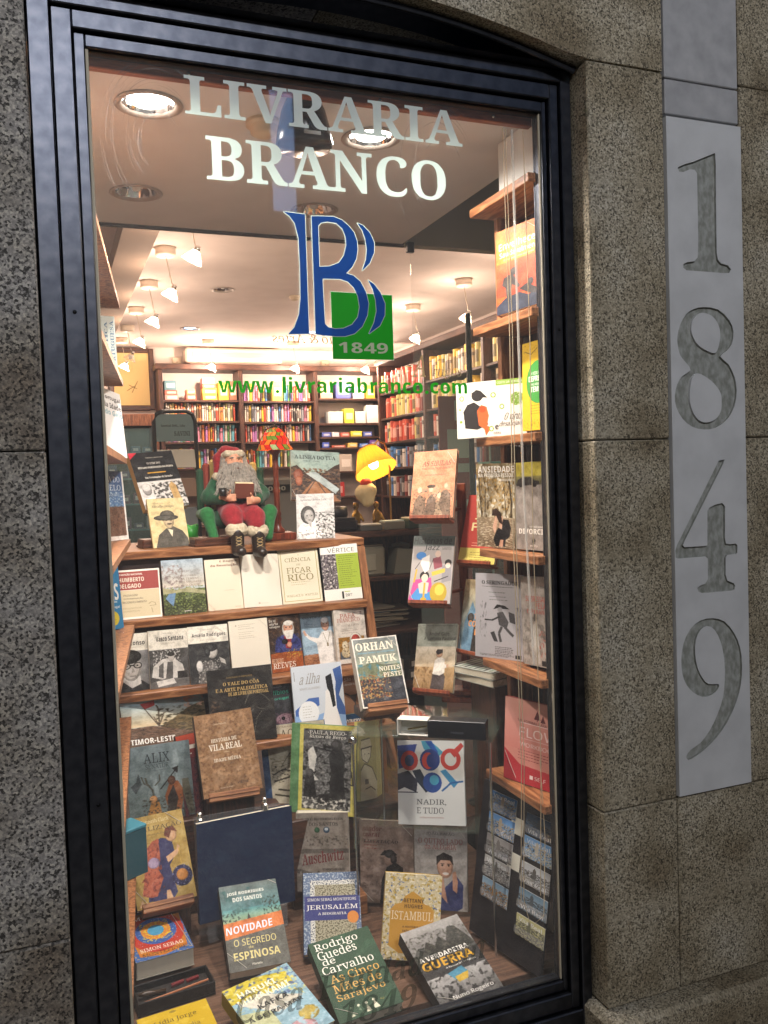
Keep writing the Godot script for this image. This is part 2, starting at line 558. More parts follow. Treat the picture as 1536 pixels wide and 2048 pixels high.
const B := {
	"india": [0.4103, 1.464, -1.5, 16.96, 26.91, 3.841, 0.1762, 0.2376, 0.03],
	"ramalho": [0.4051, 1.324, -1.397, 10.22, 20.39, -0.0528, 0.1331, 0.187, 0.012],
	"tua": [0.985, 1.466, -1.5, -4.116, 20.69, -4.942, 0.1992, 0.2117, 0.02],
	"agustina": [0.9425, 1.324, -1.38, -16.4, 18.03, -0.3975, 0.1454, 0.1793, 0.012],
	"delgado": [0.2662, 1.1, -1.235, -0.9978, 14.2, 0.2654, 0.1512, 0.1683, 0.015],
	"eco": [0.424, 1.1, -1.25, 5.91, 12.3, -0.6915, 0.1461, 0.1903, 0.02],
	"revolucao": [0.566, 1.1, -1.261, 3.438, 14.16, -0.2763, 0.1257, 0.1821, 0.012],
	"blank1": [0.7, 1.1, -1.259, 3.852, 15.35, -1.485, 0.1407, 0.192, 0.012],
	"rico": [0.8492, 1.1, -1.264, -3.204, 15.15, 1.015, 0.1489, 0.2041, 0.014],
	"vertice": [1.003, 1.1, -1.251, -4.285, 14.16, 0.9058, 0.1438, 0.2081, 0.012],
	"afonso": [0.2245, 0.877, -1.136, 13.38, 8.266, -2.551, 0.1201, 0.1876, 0.01],
	"santana": [0.3463, 0.877, -1.138, 6.527, 7.519, -1.387, 0.1302, 0.1895, 0.01],
	"amalia": [0.48, 0.877, -1.128, -4.975, 16.52, 0.5231, 0.1346, 0.1941, 0.01],
	"blank2": [0.6253, 0.877, -1.144, 0.7164, 9.926, 0.6922, 0.1359, 0.1974, 0.012],
	"reeves": [0.7588, 0.877, -1.168, 12.64, 10.66, -1.4, 0.1243, 0.1928, 0.012],
	"medo": [0.895, 0.877, -1.212, 0.5281, 12.8, 0.2369, 0.1278, 0.1897, 0.012],
	"papa": [1.007, 0.877, -1.18, 12.02, 9.897, -1.694, 0.1288, 0.1954, 0.012],
	"timor": [0.3252, 0.705, -1.074, 16.2, 27.52, -5.098, 0.2857, 0.1667, 0.015],
	"coa": [0.5571, 0.7045, -0.9921, -14.24, 11.18, 2.918, 0.2119, 0.2381, 0.02],
	"anfibios": [0.6969, 0.705, -1.097, 3.912, 11.06, 0.7805, 0.1069, 0.1602, 0.015],
	"ilha": [0.8207, 0.7045, -0.9933, -2.653, 9.113, 0.9108, 0.1757, 0.2188, 0.012],
	"sao": [0.9888, 0.705, -1.14, 25.61, 9.312, -5.215, 0.09376, 0.1446, 0.012],
	"vilareal": [0.4895, 0.5871, -0.86, -0.45, 22.81, 1.756, 0.1831, 0.2523, 0.04],
	"alix": [0.2874, 0.5, -0.9784, -9.4, 6.926, 2.962, 0.1983, 0.2313, 0.012],
	"maroon": [0.3983, 0.5, -0.9756, 21.04, 13.34, -0.9916, 0.08985, 0.2495, 0.015],
	"black": [0.7217, 0.485, -0.9482, -30.22, 9.779, 6.758, 0.2234, 0.2594, 0.012],
	"rego": [0.7609, 0.485, -0.8296, -33.66, 7.808, -1.594, 0.2172, 0.2788, 0.015],
	"koinsky": [0.906, 0.5, -0.9914, 3.378, 11.45, -1.73, 0.136, 0.237, 0.012],
	"soldier": [0.9593, 0.485, -0.8788, 37.2, 8.01, -11.85, 0.1688, 0.251, 0.012],
	"orhan": [0.9134, 0.8636, -0.62, -2.083, 27.82, -0.06665, 0.1462, 0.216, 0.035],
	"sibilas": [1.097, 1.417, -0.66, -48.57, 18.3, 1.561, 0.1465, 0.2219, 0.015],
	"jazz": [1.081, 1.154, -0.66, -43.05, 20.52, -0.3243, 0.1382, 0.2175, 0.012],
	"gide": [1.084, 0.8754, -0.66, -48.41, 22.91, 2.868, 0.1365, 0.2169, 0.012],
	"jf": [1.227, 1.271, -0.62, -65.53, 18.05, -0.4353, 0.1444, 0.2222, 0.012],
	"conde": [1.198, 0.9945, -0.6, -76.16, 12.82, 1.597, 0.147, 0.2297, 0.015],
	"envelhecer": [1.2, 1.988, -0.2666, -68.7, 6.695, 4.522, 0.1574, 0.2367, 0.02],
	"virus": [1.16, 1.653, -0.3698, -42.36, 5.835, 1.618, 0.1984, 0.1579, 0.006],
	"tempo": [1.21, 1.661, -0.2085, -90.48, 1.037, -0.7351, 0.1573, 0.2348, 0.015],
	"ansiedade": [1.18, 1.338, -0.4004, -76.12, 0.4131, -0.8033, 0.1597, 0.24, 0.015],
	"divorcio": [1.2, 1.341, -0.2307, -84.28, 2.345, 0.7416, 0.1576, 0.2369, 0.015],
	"seringador": [1.18, 1.018, -0.4014, -60.76, 3.727, 0.197, 0.1615, 0.2432, 0.004],
	"sobressalto": [1.2, 1.029, -0.2176, -88.95, 1.677, 4.15, 0.1532, 0.2402, 0.015],
	"flow": [1.19, 0.6915, -0.2645, -70.61, 3.963, -0.5449, 0.1914, 0.2292, 0.012],
	"postcards": [1.116, 0.215, -0.3142, -78.62, 9.849, 0.3694, 0.3012, 0.4398, 0.02],
	"nadir": [1.05, 0.475, -0.62, -34.39, 12.91, 1.72, 0.2108, 0.2513, 0.02],
	"libertacao": [0.9281, 0.215, -0.7062, -32.67, 4.826, 0.27, 0.1718, 0.2563, 0.015],
	"alegria": [1.063, 0.215, -0.5978, -35.36, 10.68, 1.127, 0.1653, 0.2534, 0.015],
	"auschwitz": [0.7423, 0.262, -0.7763, -23.23, 6.009, -0.04505, 0.1645, 0.2414, 0.035],
	"jerusalem": [0.6808, 0.225, -0.4927, -9.55, 41.26, -5.215, 0.1646, 0.2186, 0.04],
	"istambul": [0.8656, 0.215, -0.3867, -16.78, 17.08, -7.228, 0.16, 0.2219, 0.03],
	"guerra": [0.9411, 0.225, -0.146, 0.4827, 67.02, 5.102, 0.1799, 0.2385, 0.04],
	"rodrigo": [0.6807, 0.235, -0.1842, -2.969, 66.69, 6.152, 0.1713, 0.2342, 0.035],
	"kafka": [0.4902, 0.25, -0.145, 7.225, 79.46, 7.975, 0.1845, 0.2292, 0.04],
	"segredo": [0.4707, 0.245, -0.4767, -1.509, 55.67, -1.875, 0.1659, 0.2477, 0.04],
	"navy": [0.495, 0.2717, -0.73, 6.956, 3.794, -1.4, 0.2962, 0.2874, 0.02],
	"civilizacao": [0.2671, 0.33, -0.7686, 4.124, 36.77, 0.8079, 0.1721, 0.2621, 0.035],
	"mundo": [0.237, 0.27, -0.6015, 5.619, 87.57, -1.251, 0.1574, 0.2474, 0.05],
	"lidia": [0.2385, 0.26, -0.1478, 3.261, 87.08, 1.84, 0.1681, 0.2027, 0.02],
	"gelo": [0.191, 1.64, -0.8703, 59.79, 7.904, -6.736, 0.1313, 0.1978, 0.015],
	"dogelo": [0.1853, 1.385, -0.961, 59.55, 4.265, -1.56, 0.1605, 0.2125, 0.012],
	"portuguesa": [0.1785, 1.88, -0.9369, 55.31, -2.868, 7.623, 0.1239, 0.1749, 0.015],
	"as": [0.1676, 1.117, -0.9432, 64.41, 5.892, -6.881, 0.1302, 0.1971, 0.02],
}
var ONE := PackedVector2Array([Vector2(1.5022, 2.2990), Vector2(1.5247, 2.3091), Vector2(1.5548, 2.3188), Vector2(1.5853, 2.3318), Vector2(1.6213, 2.3466), Vector2(1.6227, 2.3157), Vector2(1.6214, 2.2157), Vector2(1.6207, 2.0953), Vector2(1.6244, 2.0774), Vector2(1.6345, 2.0688), Vector2(1.6562, 2.0652), Vector2(1.6665, 2.0556), Vector2(1.6610, 2.0464), Vector2(1.6454, 2.0443), Vector2(1.5684, 2.0449), Vector2(1.5232, 2.0448), Vector2(1.5124, 2.0509), Vector2(1.5136, 2.0601), Vector2(1.5262, 2.0656), Vector2(1.5488, 2.0689), Vector2(1.5591, 2.0795), Vector2(1.5619, 2.1314), Vector2(1.5622, 2.2504), Vector2(1.5617, 2.2899), Vector2(1.5543, 2.2979), Vector2(1.5393, 2.2976), Vector2(1.5192, 2.2890), Vector2(1.5054, 2.2884)])
var EIGHT := PackedVector2Array([Vector2(1.5753, 1.9552), Vector2(1.5988, 1.9550), Vector2(1.6227, 1.9506), Vector2(1.6426, 1.9392), Vector2(1.6582, 1.9246), Vector2(1.6676, 1.9102), Vector2(1.6716, 1.8949), Vector2(1.6698, 1.8779), Vector2(1.6641, 1.8625), Vector2(1.6562, 1.8527), Vector2(1.6467, 1.8451), Vector2(1.6340, 1.8380), Vector2(1.6267, 1.8306), Vector2(1.6375, 1.8220), Vector2(1.6532, 1.8113), Vector2(1.6638, 1.7962), Vector2(1.6720, 1.7793), Vector2(1.6770, 1.7629), Vector2(1.6786, 1.7452), Vector2(1.6764, 1.7242), Vector2(1.6703, 1.7033), Vector2(1.6597, 1.6850), Vector2(1.6452, 1.6692), Vector2(1.6265, 1.6566), Vector2(1.6061, 1.6478), Vector2(1.5870, 1.6440), Vector2(1.5680, 1.6439), Vector2(1.5487, 1.6461), Vector2(1.5305, 1.6514), Vector2(1.5145, 1.6604), Vector2(1.5008, 1.6721), Vector2(1.4898, 1.6865), Vector2(1.4820, 1.7017), Vector2(1.4786, 1.7156), Vector2(1.4786, 1.7294), Vector2(1.4815, 1.7446), Vector2(1.4869, 1.7589), Vector2(1.4941, 1.7700), Vector2(1.5035, 1.7793), Vector2(1.5186, 1.7870), Vector2(1.5298, 1.7945), Vector2(1.5256, 1.8035), Vector2(1.5159, 1.8128), Vector2(1.5064, 1.8213), Vector2(1.4978, 1.8309), Vector2(1.4930, 1.8445), Vector2(1.4905, 1.8583), Vector2(1.4893, 1.8683), Vector2(1.4903, 1.8785), Vector2(1.4938, 1.8929), Vector2(1.4998, 1.9081), Vector2(1.5084, 1.9223), Vector2(1.5188, 1.9345), Vector2(1.5297, 1.9426), Vector2(1.5424, 1.9483), Vector2(1.5574, 1.9529)])
var EIGHT_TOP := PackedVector2Array([Vector2(1.5750, 1.9403), Vector2(1.5832, 1.9393), Vector2(1.5925, 1.9372), Vector2(1.6009, 1.9338), Vector2(1.6080, 1.9289), Vector2(1.6144, 1.9227), Vector2(1.6195, 1.9158), Vector2(1.6233, 1.9084), Vector2(1.6260, 1.9004), Vector2(1.6273, 1.8917), Vector2(1.6271, 1.8818), Vector2(1.6255, 1.8712), Vector2(1.6230, 1.8615), Vector2(1.6200, 1.8526), Vector2(1.6160, 1.8447), Vector2(1.6106, 1.8397), Vector2(1.6031, 1.8390), Vector2(1.5940, 1.8413), Vector2(1.5845, 1.8447), Vector2(1.5742, 1.8487), Vector2(1.5635, 1.8539), Vector2(1.5543, 1.8598), Vector2(1.5475, 1.8667), Vector2(1.5423, 1.8743), Vector2(1.5384, 1.8817), Vector2(1.5359, 1.8885), Vector2(1.5347, 1.8951), Vector2(1.5347, 1.9019), Vector2(1.5359, 1.9096), Vector2(1.5383, 1.9175), Vector2(1.5418, 1.9243), Vector2(1.5467, 1.9296), Vector2(1.5526, 1.9337), Vector2(1.5585, 1.9369), Vector2(1.5637, 1.9391), Vector2(1.5688, 1.9402)])
var EIGHT_LOW := PackedVector2Array([Vector2(1.5537, 1.7864), Vector2(1.5594, 1.7855), Vector2(1.5659, 1.7835), Vector2(1.5736, 1.7801), Vector2(1.5833, 1.7751), Vector2(1.5942, 1.7687), Vector2(1.6040, 1.7617), Vector2(1.6124, 1.7540), Vector2(1.6197, 1.7457), Vector2(1.6250, 1.7373), Vector2(1.6276, 1.7291), Vector2(1.6283, 1.7210), Vector2(1.6281, 1.7128), Vector2(1.6277, 1.7044), Vector2(1.6265, 1.6960), Vector2(1.6239, 1.6882), Vector2(1.6194, 1.6811), Vector2(1.6135, 1.6746), Vector2(1.6066, 1.6694), Vector2(1.5984, 1.6656), Vector2(1.5891, 1.6630), Vector2(1.5802, 1.6618), Vector2(1.5720, 1.6619), Vector2(1.5640, 1.6633), Vector2(1.5567, 1.6661), Vector2(1.5499, 1.6705), Vector2(1.5437, 1.6764), Vector2(1.5383, 1.6830), Vector2(1.5339, 1.6906), Vector2(1.5303, 1.6990), Vector2(1.5277, 1.7072), Vector2(1.5260, 1.7142), Vector2(1.5253, 1.7210), Vector2(1.5254, 1.7295), Vector2(1.5265, 1.7416), Vector2(1.5285, 1.7553), Vector2(1.5310, 1.7667), Vector2(1.5338, 1.7740), Vector2(1.5371, 1.7789), Vector2(1.5407, 1.7825), Vector2(1.5445, 1.7851), Vector2(1.5487, 1.7863)])
var FOUR := PackedVector2Array([Vector2(1.6150, 1.5632), Vector2(1.6344, 1.5650), Vector2(1.6293, 1.5543), Vector2(1.5002, 1.3615), Vector2(1.4948, 1.3506), Vector2(1.4998, 1.3456), Vector2(1.5656, 1.3448), Vector2(1.5728, 1.3459), Vector2(1.5749, 1.4348), Vector2(1.5823, 1.4430), Vector2(1.6016, 1.4498), Vector2(1.6245, 1.4530), Vector2(1.6333, 1.4436), Vector2(1.6310, 1.3615), Vector2(1.6343, 1.3469), Vector2(1.6476, 1.3442), Vector2(1.6673, 1.3449), Vector2(1.6721, 1.3398), Vector2(1.6712, 1.3206), Vector2(1.6667, 1.3180), Vector2(1.6373, 1.3170), Vector2(1.6322, 1.3096), Vector2(1.6312, 1.2655), Vector2(1.6370, 1.2497), Vector2(1.6576, 1.2414), Vector2(1.6623, 1.2343), Vector2(1.6597, 1.2248), Vector2(1.6498, 1.2227), Vector2(1.5533, 1.2238), Vector2(1.5415, 1.2286), Vector2(1.5377, 1.2383), Vector2(1.5466, 1.2433), Vector2(1.5633, 1.2468), Vector2(1.5727, 1.2584), Vector2(1.5732, 1.3117), Vector2(1.5650, 1.3179), Vector2(1.4782, 1.3180), Vector2(1.4709, 1.3213), Vector2(1.4706, 1.3390), Vector2(1.4756, 1.3518)])
var NINE := PackedVector2Array([Vector2(1.5871, 1.1557), Vector2(1.6069, 1.1515), Vector2(1.6255, 1.1429), Vector2(1.6421, 1.1282), Vector2(1.6562, 1.1101), Vector2(1.6672, 1.0914), Vector2(1.6751, 1.0708), Vector2(1.6797, 1.0473), Vector2(1.6812, 1.0223), Vector2(1.6798, 0.9964), Vector2(1.6755, 0.9708), Vector2(1.6687, 0.9476), Vector2(1.6586, 0.9249), Vector2(1.6442, 0.9003), Vector2(1.6273, 0.8770), Vector2(1.6094, 0.8576), Vector2(1.5901, 0.8408), Vector2(1.5694, 0.8262), Vector2(1.5483, 0.8140), Vector2(1.5259, 0.8041), Vector2(1.5073, 0.7976), Vector2(1.4993, 0.7963), Vector2(1.4960, 0.7983), Vector2(1.4927, 0.8024), Vector2(1.4925, 0.8081), Vector2(1.4967, 0.8145), Vector2(1.5054, 0.8214), Vector2(1.5209, 0.8277), Vector2(1.5387, 0.8359), Vector2(1.5548, 0.8485), Vector2(1.5700, 0.8643), Vector2(1.5842, 0.8835), Vector2(1.5967, 0.9040), Vector2(1.6068, 0.9232), Vector2(1.6145, 0.9430), Vector2(1.6194, 0.9644), Vector2(1.6220, 0.9876), Vector2(1.6231, 1.0142), Vector2(1.6219, 1.0413), Vector2(1.6178, 1.0667), Vector2(1.6113, 1.0898), Vector2(1.6022, 1.1095), Vector2(1.5915, 1.1246), Vector2(1.5803, 1.1335), Vector2(1.5687, 1.1371), Vector2(1.5567, 1.1354), Vector2(1.5456, 1.1291), Vector2(1.5365, 1.1185), Vector2(1.5299, 1.1043), Vector2(1.5270, 1.0869), Vector2(1.5270, 1.0680), Vector2(1.5295, 1.0488), Vector2(1.5344, 1.0306), Vector2(1.5417, 1.0151), Vector2(1.5502, 1.0023), Vector2(1.5582, 0.9925), Vector2(1.5677, 0.9859), Vector2(1.5825, 0.9834), Vector2(1.5959, 0.9825), Vector2(1.6014, 0.9810), Vector2(1.6028, 0.9785), Vector2(1.6022, 0.9736), Vector2(1.5982, 0.9678), Vector2(1.5892, 0.9613), Vector2(1.5773, 0.9560), Vector2(1.5638, 0.9535), Vector2(1.5491, 0.9544), Vector2(1.5337, 0.9604), Vector2(1.5191, 0.9694), Vector2(1.5069, 0.9801), Vector2(1.4970, 0.9924), Vector2(1.4899, 1.0054), Vector2(1.4852, 1.0201), Vector2(1.4826, 1.0375), Vector2(1.4824, 1.0567), Vector2(1.4844, 1.0775), Vector2(1.4896, 1.0983), Vector2(1.4997, 1.1177), Vector2(1.5130, 1.1343), Vector2(1.5285, 1.1460), Vector2(1.5462, 1.1534), Vector2(1.5663, 1.1565)])
var LOGO_STEM := PackedVector2Array([Vector2(0.5109, 2.1425), Vector2(0.5600, 2.1404), Vector2(0.5591, 1.8762), Vector2(0.5114, 1.8741), Vector2(0.5258, 1.8896), Vector2(0.5374, 1.9187), Vector2(0.5425, 1.9549), Vector2(0.5439, 2.0266), Vector2(0.5429, 2.0873), Vector2(0.5356, 2.1189), Vector2(0.5243, 2.1340)])
var LOGO_BAR := PackedVector2Array([Vector2(0.5750, 2.1378), Vector2(0.5900, 2.1389), Vector2(0.5891, 2.0122), Vector2(0.5954, 2.0005), Vector2(0.5974, 1.8995), Vector2(0.5932, 1.8736), Vector2(0.5747, 1.8761)])
var LOGO_UP := PackedVector2Array([Vector2(0.5900, 2.1389), Vector2(0.6267, 2.1407), Vector2(0.6466, 2.1347), Vector2(0.6623, 2.1226), Vector2(0.6748, 2.1084), Vector2(0.6814, 2.0898), Vector2(0.6820, 2.0708), Vector2(0.6779, 2.0495), Vector2(0.6669, 2.0298), Vector2(0.6522, 2.0157), Vector2(0.5891, 2.0122), Vector2(0.5892, 2.0265), Vector2(0.6144, 2.0294), Vector2(0.6356, 2.0382), Vector2(0.6484, 2.0553), Vector2(0.6545, 2.0785), Vector2(0.6540, 2.0974), Vector2(0.6466, 2.1158), Vector2(0.6322, 2.1268), Vector2(0.6122, 2.1283), Vector2(0.5962, 2.1244), Vector2(0.5900, 2.1172)])
var LOGO_LOW := PackedVector2Array([Vector2(0.5891, 2.0122), Vector2(0.6522, 2.0157), Vector2(0.6703, 2.0109), Vector2(0.6862, 1.9984), Vector2(0.6986, 1.9760), Vector2(0.7042, 1.9493), Vector2(0.6999, 1.9222), Vector2(0.6866, 1.8967), Vector2(0.6674, 1.8800), Vector2(0.6447, 1.8732), Vector2(0.6245, 1.8726), Vector2(0.5932, 1.8736), Vector2(0.5974, 1.8995), Vector2(0.6051, 1.8922), Vector2(0.6211, 1.8889), Vector2(0.6413, 1.8907), Vector2(0.6620, 1.8997), Vector2(0.6770, 1.9175), Vector2(0.6820, 1.9407), Vector2(0.6788, 1.9655), Vector2(0.6693, 1.9841), Vector2(0.6555, 1.9968), Vector2(0.6375, 2.0016), Vector2(0.5954, 2.0005)])
var LOGO_C1 := PackedVector2Array([Vector2(0.6830, 2.1310), Vector2(0.6972, 2.1260), Vector2(0.7131, 2.1111), Vector2(0.7235, 2.0888), Vector2(0.7218, 2.0656), Vector2(0.7106, 2.0419), Vector2(0.6913, 2.0235), Vector2(0.7013, 2.0490), Vector2(0.7042, 2.0722), Vector2(0.7014, 2.0969), Vector2(0.6947, 2.1155)])
var LOGO_C2 := PackedVector2Array([Vector2(0.7050, 2.0032), Vector2(0.7192, 1.9943), Vector2(0.7344, 1.9757), Vector2(0.7448, 1.9510), Vector2(0.7430, 1.9238), Vector2(0.7303, 1.9001), Vector2(0.7025, 1.8806), Vector2(0.7159, 1.9054), Vector2(0.7232, 1.9327), Vector2(0.7220, 1.9578), Vector2(0.7154, 1.9825)])

